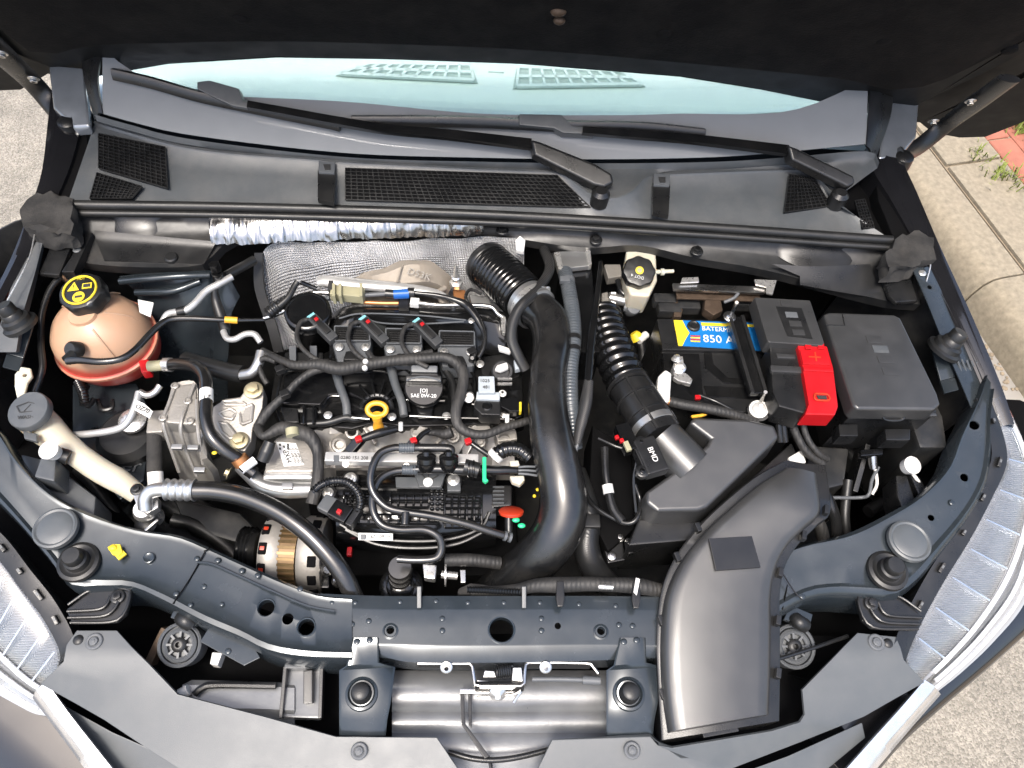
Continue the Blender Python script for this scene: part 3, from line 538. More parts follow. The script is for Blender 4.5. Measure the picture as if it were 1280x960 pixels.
for x0, x1, y0, dy in ((128, 212, 266, 36), (962, 1083, 296, 40)):
    g = G(); cur = []
    for k, (t, z) in enumerate(((0, .938), (.35, .925), (.7, .918), (1, .912))):
        cur.append([W(x0+(x1-x0)*u+ (0), y0+(x0 > 500)*(u*6)+dy*t*math.sin(math.pi*(.06+.88*u))**.6, z) for u in [i/14 for i in range(15)]])
    g.loft(cur, 30, .003); g.done('scoop', 'black', PL)
# shelf brackets on both sides below the plenum
g = G(); g.loft(lo([[(118, 288, .925), (120, 300, .915), (130, 325, .912)], [(270, 302, .92), (262, 318, .912), (255, 330, .908)]]), 10, .003); g.done('shelf', 'black', PL)
g = G(); g.px([(108, 290), (116, 290), (92, 340), (76, 340)], .925, .02); g.done('rib', 'black', PL, .003)
g = G(); g.px([(66, 298), (92, 300), (74, 344), (48, 342)], .922, .01); g.done('side_plate', 'black', PL, .004)
g = G(); g.loft(lo([[(965, 330, .925), (1020, 333, .925), (1088, 330, .925)], [(1000, 345, .915), (1050, 352, .913), (1092, 345, .915)], [(1000, 356, .91), (1050, 365, .908), (1112, 375, .905)]]), 14, .003); g.done('shelf', 'black', PL)
g = G(); g.px([(1100, 338), (1136, 336), (1148, 376), (1120, 378), (1112, 370)], .922, .01); g.done('side_plate', 'black', PL, .004)
for x, y in ((96, 312), (1124, 338)): rivet(PL, x, y, .925, 5, 'graypl')
# foam/rubber end caps at the seal ends
for pts, lab in (([(27, 262), (38, 246), (62, 240), (92, 246), (90, 268), (92, 290), (60, 292), (32, 286)], 'crumpled black foam corner block at the seal end above the coolant tank'), ([(1108, 318), (1122, 300), (1146, 288), (1166, 296), (1168, 322), (1140, 330), (1112, 336)], 'crumpled grey foam corner block at the seal end above the fuse box')):
    g = G(); P = WL_(pts, .965); g.prism(P, .035, taper=1.05); bmesh.ops.triangulate(g.b, faces=g.b.faces); bmesh.ops.subdivide_edges(g.b, edges=g.b.edges, cuts=3, use_grid_fill=True)
    for v in g.b.verts: v.co += noise.noise_vector(v.co*45)*.008+noise.noise_vector(v.co*130)*.004
    g.done('corner_foam', 'fabric', label=lab, cat='foam block')
for k, (A, B) in enumerate((((44, 290), (8, 378)), ((1160, 328), (1158, 352)))):
    g = G(); p0, p1 = W(*A, .95), W(*B, .94); pm_ = W(*(((A[0]+B[0])/2+(9 if k == 0 else 4)), (A[1]+B[1])/2-8), .95); g.tube([p0, pm_, p1], .0012, 6, 16); g.done('tether_wire', 'zinc', label='thin bare wire hanging from the '+('corner foam towards the coolant tank buffer' if k == 0 else 'corner foam above the fuse box'), cat='wire')
# ================================================================== HEAT SHIELDS
g = G(); A = WL_([(262, 268, .945), (350, 264, .945), (440, 265, .945), (520, 266, .946), (604, 271, .946)]); B = WL_([(264, 306, .915), (350, 303, .915), (430, 299, .915), (520, 296, .915), (603, 293, .918)])
g.loft([A, [p.lerp(q, .35)+V((0, -.006, .004)) for p, q in zip(A, B)], [p.lerp(q, .7)+V((0, -.004, .004)) for p, q in zip(A, B)], B], 90); bmesh.ops.subdivide_edges(g.b, edges=g.b.edges, cuts=2, use_grid_fill=True)
for v in g.b.verts: c_ = v.co; v.co = c_+noise.noise_vector(V((c_.x*95, c_.y*30, c_.z*30)))*.0032+noise.noise_vector(V((c_.x*210, c_.y*90, c_.z*90)))*.0018+noise.noise_vector(c_*20)*.003
bmesh.ops.solidify(g.b, geom=g.b.faces[:], thickness=.002); g.done('foil_wrap', 'foil', label='crinkled silver foil heat wrap under the cowl seal', cat='heat shield')
g = G(); A = WL_([(318, 326, .87), (345, 305, .90), (420, 302, .905), (500, 300, .905), (580, 297, .905), (652, 297, .905)]); B = WL_([(330, 400, .80), (420, 372, .83), (500, 352, .84), (580, 352, .84), (620, 356, .84), (655, 338, .86)]); C_ = WL_([(345, 440, .72), (420, 420, .75), (500, 400, .76), (560, 400, .76), (620, 400, .76), (662, 360, .80)])
g.loft([A, [p.lerp(q, .5)+V((0, .01, 0)) for p, q in zip(A, B)], B, C_], 60)
uvl = g.b.loops.layers.uv.new('UVMap'); g.b.verts.index_update()
for f in g.b.faces:
    for l_ in f.loops: k_ = l_.vert.index; l_[uvl].uv = (k_ % 60/59*.42, (0, .045, .09, .19)[k_//60])
for v in g.b.verts: v.co += noise.noise_vector(v.co*14)*.008
hs = g.done('heat_shield', 'perf', label='large dimpled silver heat shield on the firewall behind the engine', cat='heat shield'); hs.modifiers.new('s', 'SOLIDIFY').thickness = .002
g = G(); g.loft(lo([[(318, 316, .885), (318, 360, .85), (334, 410, .81), (342, 440, .78)], [(328, 316, .89), (330, 360, .855), (346, 408, .815), (354, 440, .785)]]), 16, .004); g.done('shield_edge_strip', 'rubber', label='black rubber strip along the edge of the dimpled heat shield', cat='trim strip')
g = G(); g.px([(644, 300), (650, 294), (657, 300), (655, 314), (645, 312)], .915, .01); g.done('white_tab', 'white', None, .002, label='small white plastic tab above the charge pipe bellows', cat='tab')
for q in ([(60, 80, 1.02), (104, 84, 1.03), (108, 120, 1.01), (112, 158, .99), (92, 160, .985), (66, 134, 1.0)], [(1112, 110, 1.03), (1150, 118, 1.02), (1146, 170, 1.0), (1122, 200, .985), (1098, 198, .985), (1106, 150, 1.01)]):
    g = G(); g.prism(WL_(q), .02); g.done('pillar_base', 'pillar_sky_tint', BODY, .006, 3)
# ================================================================== FRONT PANEL, LAMPS, RADIATOR
CV = thing('radiator_cover', 'grey plastic cover panel across the front edge of the bay', 'cover panel', V((0, -.13, .70)))
def folded(rows, U, Lw, zu, zl):
    """cover half: tab rows at the lamp end, then the main leaf between its rear edge U and front edge Lw"""
    g = G(); g.loft([WL_(r) for r in rows], 2, smooth=False); n = len(U)
    g.loft([[W(x, y, z) for (x, y), z in zip(U, zu)], [W((a+c)/2, (b+d)/2, (z+w_)/2+.0015) for (a, b), (c, d), z, w_ in zip(U, Lw, zu, zl)], [W(x, y, z) for (x, y), z in zip(Lw, zl)]], n, smooth=False)
    bmesh.ops.remove_doubles(g.b, verts=g.b.verts, dist=.0005); bmesh.ops.recalc_face_normals(g.b, faces=g.b.faces); bmesh.ops.solidify(g.b, geom=g.b.faces[:], thickness=.005); return g.done('top_panel', 'cover', CV, .001, ang=60)
def flatpanel(pts, name, par, mat, h=.006, bev=.002): g = G(); g.prism(WL_(pts), h); return g.done(name, mat, par, bev)
folded([[(96, 788, .812), (146, 788, .812)], [(83, 806, .812), (164, 808, .812)], [(79, 827, .811), (185, 829, .811)]],
       [(79, 827), (185, 829), (222, 868), (330, 896), (420, 921), (546, 922), (573, 962), (590, 1000)], [(50, 855), (95, 880), (130, 900), (190, 940), (240, 972), (290, 1000), (420, 1003), (560, 1006)],
       [.811, .811, .804, .798, .794, .792, .788, .78], [.787, .784, .78, .775, .772, .768, .77, .772])
folded([[(1120, 796, .812), (1072, 791, .812)], [(1126, 810, .812), (1055, 808, .812)], [(1130, 825, .811), (1037, 827, .811)]],
       [(1130, 825), (1037, 827), (1003, 862), (1006, 893), (1000, 903), (965, 914), (840, 935), (822, 932), (812, 921), (690, 925), (672, 962), (650, 1000)], [(1156, 853), (1120, 873), (1080, 896), (1060, 904), (1040, 912), (1000, 928), (925, 957), (905, 965), (890, 975), (850, 992), (830, 1000), (800, 1004)],
       [.811, .811, .803, .797, .796, .794, .792, .792, .792, .792, .788, .78], [.79, .786, .782, .78, .778, .775, .77, .769, .768, .766, .766, .766])
# stepped lower blades of the cover
flatpanel([(62, 872, .76), (140, 915, .755), (300, 985, .745), (400, 1010, .74), (200, 1010, .73), (130, 950, .735), (90, 905, .745)], 'lower_blade', CV, 'cover')
flatpanel([(1078, 903, .76), (985, 945, .755), (860, 990, .75), (880, 1010, .74), (1000, 990, .735), (1082, 922, .745)], 'lower_blade', CV, 'cover')
for x, y, z in ((118, 802, .812), (1095, 803, .812), (449, 939, .7925), (790, 938, .7925)): clip(CV, x, y, z, 10.5)
for x, y in ((98, 800), (1110, 804)):
    g = G(); g.lathe(W(x, y, .8115), up, [(.007, -.002), (.007, .001), (.0055, .0025), (.001, .003)], 20); g.done('blank_plug', 'rubber', CV)
# vertical hood-stop brackets
def bracket(lx, hub):
    T = thing('front_bracket', 'painted steel bracket joining crossmember and cover beside the %s' % hub, 'bracket', W(lx, 880, .75), 'painted front brackets')
    s = lx-452
    P = lambda *a: [(x+s, y, z) for x, y, z in a]
    g = G(); L = [(441, 797), (433, 832), (424, 838), (424, 885), (424, 900), (424, 920)]; R = [(473, 797), (474, 828), (494, 834), (488, 880), (484, 900), (482, 920)]; Z = [.826, .818, .81, .806, .797, .785]
    rows = []
    for (a, b), (c, d), z in zip(L, R, Z): rows.append([W(a+s+(c-a)*u, b+(d-b)*u, z+(0 if 0 < u < 1 else -.002)) for u in (0, .05, .5, .95, 1)])
    g.loft(rows, 5, .002, smooth=False); o = g.done('plate', 'paint', T, .0)
    for x, y in ((446, 801), (462, 799)): rivet(T, x+s, y+1, .827, 4)
    c = W(lx+s*0, 867, .808); m = mpp(lx, 867, .808); g = G(); g.lathe(c, up, [(21*m, -.003), (20*m, .002), (17*m, .003), (14*m, -.002), (13*m, -.002)], 30); g.done('pressed_ring', 'paint', T)
    g = G(); g.lathe(c, up, [(13*m, -.004), (12.5*m, .010), (11*m, .013), (10.5*m, .018), (8*m, .02), (1*m, .0202)], 26); g.done('rubber_stop', 'rubber', T)
bracket(452, 'radiator duct'); bracket(786, 'air intake duct')
# radiator top: shroud, tank, fins
RD = thing('radiator', 'grey radiator with ribbed top tank under the crossmember', 'radiator', V((0, -.08, .55)))
g = G(); rows = []
for y, z in ((838, .735), (848, .748), (872, .750), (884, .742), (890, .735), (897, .738), (908, .736), (916, .73), (930, .735), (945, .73), (975, .715)): rows.append([W(490, y, z), W(640, y, z), W(760, y, z)])
g.loft(rows, 3, .004, smooth=False); g.done('top_tank', 'radtank', RD)
g = G(); rows = []
for y, z in ((850, .752), (856, .760), (884, .760), (892, .752), (905, .745)): rows.append([W(228 if y > 850 else 240, y+(0), z), W(330, y+2, z), W(368, y+4, z)])
g.loft(rows, 3, .004, smooth=False); g.done('side_duct', 'radtank', RD)
g = G(); g.tube(WL_([(243, 868, .766), (252, 860, .768), (270, 856, .768), (345, 857, .768)]), .005, 8); g.done('duct_rib', 'black', RD)
g = G(); g.px([(358, 834), (403, 834), (400, 898), (352, 897)], .755, .02); g.done('duct_mount', 'radtank', RD, .003)
for a, b in ((358, 352), (403, 401)):
    g = G(); g.bar(W(a, 834, .765), W(b, 898, .758), .005, .018); g.done('mount_rib', 'black', RD, .001)
g = G(); g.bar(W(386, 838, .768), W(386, 880, .762), .013, .016); g.done('mount_rib', 'black', RD, .002)
g = G(); g.bar(W(357, 834, .767), W(404, 834, .767), .006, .016); g.done('mount_rib', 'graypl', RD, .001)
g = G(); g.px([(220, 905), (430, 925), (560, 960), (560, 1000), (200, 1000)], .72, .01); g.done('lower_shroud', 'deep', RD)
g = G(); g.px([(150, 800), (980, 800), (1010, 960), (120, 960)], .60, .02); g.done('core', 'void', RD)
# rubber-bushed radiator mounts
def rmount(x, y, lab):
    T = thing('radiator_mount', lab, 'radiator mount', W(x, y, .735), 'rubber radiator mounts'); c = W(x, y, .775); ax = V((.0, -.25, 1)); m = mpp(x, y, .775)
    g = G(); g.lathe(c, ax, [(27*m, -.03), (27*m, .003), (25*m, .005), (23*m, .003), (23*m, -.006), (22*m, -.006)], 30, cap=False); g.lathe(c, ax, [(22*m, -.008), (21*m, .003), (18*m, .006), (15*m, .003), (15*m, -.004), (8*m, -.004)], 30); g.done('bushing', 'gray', T)
    xa, ya, za = frame(ax)
    for k in range(8):
        a = k*math.pi/4; d = xa*math.cos(a)+ya*math.sin(a); g = G(); g.bar(c+d*8*m+za*.0, c+d*19*m+za*.0, .003, .008, za); g.done('spoke', 'gray', T)
    g = G(); g.lathe(c, ax, [(9*m, -.006), (9*m, .006), (6*m, .009), (3.5*m, .009), (3.2*m, 0)], 20); g.done('hub', 'rubber', T)
    s = 1 if x < 600 else -1
    g = G(); P = W(x+8*s, y-34, .80); g.px([(x-4, y-52), (x+24, y-40), (x+20, y-24), (x-12, y-34)], .803, .008); g.done('strap', 'paint', T, .001)
    g = G(); g.tube([W(x+2, y-34, .80), W(x+7, y-30, .806), W(x+14, y-26, .80)], .011, 12); g.done('pad', 'rubber', T)
rmount(225, 806, 'round spoked rubber mount below the yellow tagged rail'); rmount(992, 808, 'round spoked rubber mount beside the large air duct')
# front tabs (lamp brackets) either side
def lampbr(mir, dx, dy, lab):
    f = lambda x: (1216-x+dx) if mir else x
    T = thing('lamp_bracket', lab, 'bracket', W(f(130), 760+dy, .78), 'ribbed lamp brackets')
    g = G(); P = [(f(x), y+dy) for x, y in ((82, 762), (110, 740), (125, 734), (158, 734), (166, 740), (158, 768), (146, 778), (90, 780))]
    if mir: P = P[::-1]
    g.px(P, .822, .008); g.done('plate', 'black', T, .003)
    for q in (((85, 756), (112, 738), (134, 735)), ((84, 764), (120, 762), (132, 757), (138, 745)), ((85, 772), (128, 770), (142, 762), (148, 752)), ((88, 778), (140, 777), (156, 765), (163, 742), (158, 736), (140, 735))):
        g = G(); g.tube([W(f(a), b+dy, .825) for a, b in q], .0022, 8, 16); g.done('rib', 'black', T)
    bolt(T, f(147), 746+dy, .824, 9, 'black')
lampbr(False, 0, 0, 'black ribbed lamp bracket below the rail with the yellow tag'); lampbr(True, 20, 8, 'black ribbed lamp bracket between rail and headlight on the air duct side')
# ---- headlights
def headlight(inn, mid, out, strip_i, strip_o, lab, sgn, zdrop):
    c = WL_(mid)[len(mid)//2]; T = thing('headlight', lab, 'headlight', c-V((0, 0, .15)), 'headlights')
    n = 36; I = cr(WL_(inn), n); M = cr(WL_(mid), n); O = cr(WL_(out), n)
    # black housing lip along the bay side
    Hs = [p+(p-q).normalized()*.028+V((0, 0, .0)) for p, q in zip(I, M)]
    g = G(); g.loft([[p+V((0, 0, -.05)) for p in Hs], Hs, [p.lerp(q, .6)+V((0, 0, .002)) for p, q in zip(Hs, I)], [p+V((0, 0, .001)) for p in I], [p+V((0, 0, -.03)) for p in I]], n, .002, smooth=False); g.done('housing', 'black', T)
    # fluted reflector bowl + bright trim behind the lens
    dn = lambda L, d: [p+V((0, 0, -d)) for p in L]
    g = G(); q = [[p.lerp(r, t)+V((0, 0, -d)) for p, r in zip(I, M)] for t, d in ((.03, .004), (.25, .014), (.6, .018), (1.02, .010))]; g.loft(q, n, .001, smooth=False); g.done('fluted_reflector', 'flute', T)
    g = G(); q = [[p.lerp(r, t)+V((0, 0, -d)) for p, r in zip(M, O)] for t, d in ((-.02, .010), (.10, .005), (.16, .016), (.42, .020), (.50, .010), (.58, .020), (.98, .016))]; g.loft(q, n, .001, smooth=False); g.done('bezel', 'silver', T)
    for t, d, r in ((.06, .004, .0035), (.46, .009, .003), (.78, .017, .0025)):
        g = G(); g.tube([p.lerp(r_, t)+V((0, 0, -d)) for p, r_ in zip(M, O)][2:-2], r, 8, n); g.done('light_guide', 'lens_white', T)
    for i in range(3, n-2, 4): g = G(); a_, b_ = I[i].lerp(M[i], .1)+V((0, 0, -.010)), I[i].lerp(M[i], .95)+V((0, 0, -.012)); g.bar(a_, b_, .003, .014); g.done('reflector_rib', 'chrome', T, .0008)
    g = G(); q = [[p.lerp(r, t)+V((0, 0, h)) for p, r in zip(I, O)] for t, h in ((0, .0), (.04, .004), (.3, .010), (.6, .006), (.85, -.008), (1, -.035))]; g.loft(q, n, .003, smooth=False); g.done('lens', 'lens', T)
    for i in range(3, n-3, 5):
        g = G(); p = Hs[i].lerp(I[i], .45); d = (I[i+1]-I[i]).normalized(); g.box(p+V((0, 0, .004)), .009+.004*(i % 3), .005, .008, X=d); g.done('housing_tab', 'black', T, .001); g = G(); g.box(p+V((0, 0, .0082)), .005, .003, .001, X=d); g.done('tab_slot', 'gray', T)
    a, b = cr(WL_(strip_i), 20), cr(WL_(strip_o), 20); g = G(); g.loft([dn(a, .01), a, [p.lerp(r, .5)+V((0, 0, .006)) for p, r in zip(a, b)], b, dn(b, .02)], 20, .002, smooth=False); g.done('chrome_strip', 'chrome', T)
pm('lens_white', (.55, .56, .57), .15, var=.03, coat=1.)
headlight([(-70, 640, .865), (-10, 690, .85), (25, 735, .835), (55, 775, .815), (75, 815, .80), (72, 838, .795)], [(-95, 715, .835), (-40, 768, .81), (-10, 806, .795), (22, 838, .78), (44, 855, .777), (58, 862, .777)], [(-110, 780, .78), (-60, 830, .76), (-20, 860, .75), (15, 880, .745), (35, 890, .745), (50, 893, .745)],
          [(58, 852, .785), (85, 890, .775), (120, 935, .765), (160, 985, .755)], [(40, 872, .765), (70, 912, .755), (105, 960, .745), (130, 1000, .735)], 'fluted silver headlight below the washer filler', -1, .05)
headlight([(1238, 500, .905), (1254, 545, .893), (1258, 580, .88), (1240, 622, .865), (1212, 675, .845), (1178, 730, .825), (1150, 782, .808), (1133, 822, .80), (1134, 836, .795)], [(1254, 502, .90), (1280, 560, .882), (1290, 610, .862), (1280, 665, .842), (1258, 722, .82), (1224, 776, .80), (1190, 816, .785), (1164, 842, .78), (1152, 854, .778)], [(1262, 500, .89), (1292, 560, .86), (1308, 620, .83), (1306, 690, .80), (1290, 750, .775), (1250, 800, .76), (1210, 838, .75), (1180, 862, .745), (1160, 878, .745)],
          [(1156, 850, .785), (1126, 885, .775), (1090, 925, .765), (1050, 970, .755)], [(1176, 868, .762), (1146, 902, .752), (1112, 942, .742), (1080, 980, .735)], 'fluted silver headlight in front of the fuse box', 1, .05)
g = G(); g.prism([V(q) for q in ((-.62, .02, .70), (-.5, -.14, .70), (-.3, -.22, .70), (.3, -.22, .70), (.5, -.14, .70), (.62, .02, .70), (.4, .03, .68), (-.4, .03, .68))], .2); g.done('bumper_dark_filler', 'void', BODY)  # added dark filler slab, blacks out the road seen under the cover
# bumper corners
for e in ([(-170, 830, .71), (-90, 885, .71), (-30, 932, .70), (24, 980, .69), (90, 1040, .68)], [(1330, 740, .74), (1280, 786, .73), (1230, 830, .725), (1170, 880, .72), (1120, 925, .71), (1070, 985, .70)]):
    s = -1 if e[0][0] < 600 else 1; a = cr(WL_(e), 24); cx = V((0, .1, 0))
    out = [(p-V((0, .35, p.z))).normalized() for p in a]; out = [V((o.x, o.y, 0)).normalized() for o in out]
    g = G(); g.loft([[p-o*.11+V((0, 0, .016)) for p, o in zip(a, out)], [p-o*.05+V((0, 0, .014)) for p, o in zip(a, out)], a, [p+o*.012+V((0, 0, -.012)) for p, o in zip(a, out)], [p+o*.03+V((0, 0, -.10)) for p, o in zip(a, out)], [p+o*.04+V((0, 0, -.25)) for p, o in zip(a, out)], [p-o*.0+V((0, 0, -.45)) for p, o in zip(a, out)]], 24, .002, smooth=False); g.done('bumper_corner', 'gloss', BODY)
g = G(); g.loft([[V((-.5, -.22, .70)), V((0, -.26, .70)), V((.5, -.22, .70))], [V((-.5, -.24, .60)), V((0, -.28, .60)), V((.5, -.24, .60))], [V((-.5, -.22, .3)), V((0, -.26, .3)), V((.5, -.22, .3))]], 12, .004); g.done('bumper', 'black', BODY)
# ---- hood latch and its linkage
LT = thing('hood_latch', 'spring loaded steel hood latch hanging from the crossmember', 'latch', W(630, 850, .73))
g = G()
for a, b in (((522, 828), (590, 830)), ((590, 830), (594, 858)), ((594, 858), (655, 858)), ((655, 858), (657, 829)), ((657, 829), (738, 830))): g.bar(W(*a, .792), W(*b, .792), .02, .004, (0, -1, .4))
g.done('carrier_plate', 'black', LT, .001)
g = G(); P = [(522, 829), (590, 829), (594, 857), (655, 857), (657, 828), (700, 828), (738, 829), (748, 842)]; g.tube(WL_(P, .803), .0022, 8, 40, smooth=False); g.done('carrier_edge', 'steel', LT)
bolt(LT, 558, 834, .805, 8, 'steel', (0, -.6, 1)); bolt(LT, 682, 834, .805, 8, 'steel', (0, -.6, 1))
g = G(); c0, c1 = W(620, 840, .80), W(640, 838, .80); g.tube([c0+(c1-c0)*(i/60)+V((0, math.cos(i*.75)*.008, math.sin(i*.75)*.008)) for i in range(61)], .0016, 6, 120); g.done('spring', 'black', LT)
g = G(); g.px([(641, 834), (652, 834), (654, 852), (640, 850)], .806, .02); g.done('pawl', 'zinc', LT, .002)
g = G(); g.px([(596, 850), (620, 852), (650, 856), (640, 862), (600, 860)], .80, .006); g.px([(606, 838), (618, 839), (620, 846), (604, 846)], .80, .008); g.done('catch', 'zinc', LT, .001)
g = G(); g.lathe(W(622, 866, .79), V((0, -.7, .7)), [(.012, -.004), (.012, .002), (.008, .006), (.004, .010)], 20); g.done('pivot', 'zinc', LT)
g = G(); g.tube(WL_([(596, 872, .78), (640, 868, .785), (652, 862, .79), (642, 878, .78)]), .002, 8, 20); g.done('lever', 'steel', LT)
g = G(); g.tube(WL_([(665, 849, .79), (700, 849, .79), (735, 850, .79)]), .0035, 10); g.tube(WL_([(728, 850, .79), (750, 851, .79)]), .006, 10, smooth=False); g.done('cable', 'gray', LT)
g = G(); 
g.px([(575, 862), (580, 862), (582, 905), (612, 945), (606, 948), (577, 905)], .775, .008); g.px([(585, 866), (590, 866), (590, 910), (586, 906)], .775, .008); g.done('stay', 'black', LT, .001)
g = G(); g.tube(WL_([(560, 940, .755), (590, 948, .757), (618, 950, .757), (650, 946, .757), (690, 936, .757)]), .004, 10); g.tube(WL_([(610, 945, .757), (614, 960, .75), (616, 990, .74)]), .0025, 8); g.done('release_cable', 'black', LT)
g = G(); g.px([(575, 861), (645, 861), (645, 866), (575, 867)], .782, .004); g.done('lower_plate', 'steel', LT, .001)
# yellow tag
g = G(); g.px([(134, 684), (140, 680), (150, 680), (153, 690), (148, 695), (140, 693)], .852, .006); g.px([(140, 690), (152, 686), (158, 692), (148, 700)], .850, .004); g.ball(W(141, 685, .852), .006, .005, .004); g.done('paint_tag', 'yellow', None, .001, label='small crumpled yellow tag on the rail', cat='tag')
# left shelf brackets by the mount
g = G(); g.px([(262, 783), (318, 810), (325, 822), (305, 832), (250, 802)], .80, .004); g.done('side_bracket', 'paint', BODY, .001)
rivet(BODY, 285, 814, .801, 4)
g = G(); g.px([(265, 815), (278, 816), (272, 832), (262, 830)], .765, .02); g.done('marker', 'white', BODY, .002)
g = G(); g.bar(W(210, 785, .76), W(188, 830, .74), .012, .02); g.done('mount_leg', 'rust', BODY, .002)
g = G(); g.tube(WL_([(225, 868, .765), (236, 862, .767)]), .008, 10, smooth=False); g.done('duct_spigot', 'white', RD)
g = G(); g.tube(WL_([(965, 826, .80), (1010, 812, .795), (1060, 795, .79)]), .003, 8); g.done('release_wire', 'black', LT)
# ================================================================== AIR SIDE: duct, filter box, hoses
def strip_loft(L, R, Z, prof, n=40):
    """panel between two edge curves; prof: (across 0..1, height)"""
    a = cr([W(p[0], p[1], z) for p, z in zip(L, Z)], n); b = cr([W(p[0], p[1], z) for p, z in zip(R, Z)], n)
    return [[p+(q-p)*t+V((0, 0, h)) for p, q in zip(a, b)] for t, h in prof]
AD = thing('air_duct', 'wide black snorkel air duct curving over the crossmember', 'air duct', W(900, 800, .76))
L = [(839, 914), (832, 860), (830, 800), (835, 745), (852, 702), (882, 663), (916, 631), (950, 603), (982, 584)]
R = [(964, 892), (966, 845), (967, 790), (967, 742), (974, 706), (990, 677), (1010, 657), (1028, 637), (1022, 592)]
Z = [.826, .838, .852, .864, .874, .884, .892, .898, .896]
g = G(); g.loft(strip_loft(L, R, Z, [(.0, -.065), (0, -.016), (.012, -.006), (.05, -.001), (.15, .002), (.5, .004), (.85, .002), (.95, -.001), (.988, -.006), (1, -.016), (1, -.065)], 50), 50, .002, smooth=False, closed=True, caps=True); g.done('upper_shell', 'ductpl', AD)
Lo = [(826, 926), (822, 860), (820, 800), (826, 740), (844, 696), (874, 657), (908, 625), (944, 597), (980, 578)]; Ro = [(972, 902), (973, 845), (973, 790), (973, 742), (980, 708), (996, 682), (1016, 662), (1036, 640), (1030, 584)]
g = G(); g.loft(strip_loft(Lo, Ro, [z-.03 for z in Z], [(0, 0), (0, .006), (.02, .008), (.5, .004), (.98, .008), (1, .006), (1, 0), (.97, -.05), (.03, -.05)], 50), 50, 0, smooth=False, closed=True, caps=True); g.done('lower_shell', 'black', AD)
g = G(); g.prism(WL_([(886, 673, .8905), (940, 670, .8905), (951, 709, .8825), (895, 713, .8825)]), .004); o = g.done('raised_pad', 'blacks', AD, .0006)
for i, (x, y, z) in enumerate(((1032, 638, .88), (1004, 670, .865), (975, 716, .845), (972, 776, .832), (972, 842, .815), (872, 660, .858), (846, 697, .846), (826, 776, .83), (828, 868, .808))):
    g = G(); g.box(W(x, y, z+.006), .007, .014, .012, X=(1, .3 if x < 900 else -.3, 0)); g.done('snap_tab', 'black', AD, .001)
g = G(); g.px([(878, 916), (922, 908), (924, 914), (880, 922)], .80, .006); g.done('snap_tab', 'black', AD, .001)
g = G(); g.tube(WL_([(978, 716, .85), (992, 738, .842), (1003, 750, .836)]), .0012, 6); g.done('strap', 'black', AD)
# filter box
AB = thing('air_filter_box', 'black angular air filter box lid behind the snorkel duct', 'air filter box', W(860, 640, .74))
T_ = [(868, 521, .905), (935, 524, .905), (968, 531, .905), (974, 546, .902), (940, 580, .895), (884, 634, .882), (872, 638, .88), (822, 639, .88), (808, 628, .88), (808, 614, .882), (850, 584, .89), (884, 556, .898), (888, 548, .90), (862, 528, .905)]
g = G(); P = WL_(T_); g.prism(P, .07, taper=1.05); g.done('lid', 'ductpl', AB, .006, 3)
g = G(); g.px([(798, 648), (880, 652), (990, 552), (1010, 600), (870, 675), (785, 682)], .835, .12, .97); g.done('lower_box', 'black', AB, .004)
g = G(); g.px([(783, 672), (852, 668), (848, 680), (786, 692)], .80, .02); g.done('flange', 'black', AB, .002)
for x in (812, 834): g = G(); g.px([(x, 672), (x+4, 672), (x+3, 682), (x, 684)], .803, .01); g.done('flange_slot', 'void', AB)
g = G(); g.px([(864, 519), (878, 517), (884, 518), (878, 520), (866, 521.5)], .908, .004); g.done('lid_marker', 'amber', AB, .0005)
# corrugated intake hose + air meter
IH = thing('intake_hose', 'ribbed black intake hose feeding the filter box', 'intake hose', W(790, 500, .80))
pth = WL_([(752, 396, .845), (760, 420, .855), (772, 452, .866), (788, 487, .872), (803, 512, .876)])
g = G(); g.tube(pth[:4], .0315, 32, 70, corr=(.0165, .0048)); g.done('bellows', 'blacks', IH)
pa, pb = W(784, 480, .872), W(826, 548, .885); g = G(); g.cyl(pa, pb, .034, .035, 32); o = g.done('sleeve', 'black', IH)
ax = (pb-pa).normalized(); sx, sy, _ = frame(ax)
for t in (.02, .32, .62): g = G(); c = pa+(pb-pa)*t; g.lathe(c, ax, [(.034, -.002), (.0375, -.0015), (.0375, .0015), (.034, .002)], 32, cap=False); g.done('rib', 'black', IH)
for k in (.8, 1.9): g = G(); d = sx*math.cos(k)+sy*math.sin(k); g.bar(pa+d*.035, pb+d*.036, .004, .004, d); g.done('rib', 'black', IH)
g = G(); g.lathe(pa+(pb-pa)*.80, ax, [(.0362, -.006), (.0378, -.0055), (.0378, .0055), (.0362, .006)], 36, cap=False); c_ = g.done('clamp', 'alu', IH)
bolt(IH, 829, 516, .90, 6, 'steel', (.5, .5, .6))
AM = thing('air_meter', 'black air mass meter tube with screwed sensor on the filter box', 'air meter', W(845, 575, .84))
pc_, pd_ = W(824, 545, .885), W(862, 586, .872); g = G(); g.cyl(pc_, pd_, .034, .036, 32); g.done('tube', 'ductpl', AM)
c = W(812, 572, .915); X = W(820, 592, .915)-W(802, 553, .915); g = G(); g.box(c, .058, .034, .022, X=X); g.done('sensor_body', 'black', AM, .003)
g = G(); g.box(W(804, 577, .914), .04, .016, .02, X=X); g.done('sensor_step', 'black', AM, .002)
for x, y in ((801, 553), (803, 589)): g = G(); g.lathe(W(x, y, .922), up, [(.010, -.008), (.010, .001), (.008, .002), (.005, .002), (.0045, 0)], 18); g.done('screw_boss', 'black', AM); bolt(AM, x, y, .924, 4, 'blacks')
text('marking', 'BMD', W(816, 568, .9265), X, V((X.y*-1, X.x, 0)), .012, 'white', AM)
g = G(); g.box(W(783, 549, .91), .045, .022, .022, X=X); cn = g.done('connector', 'blacks', AM, .002)
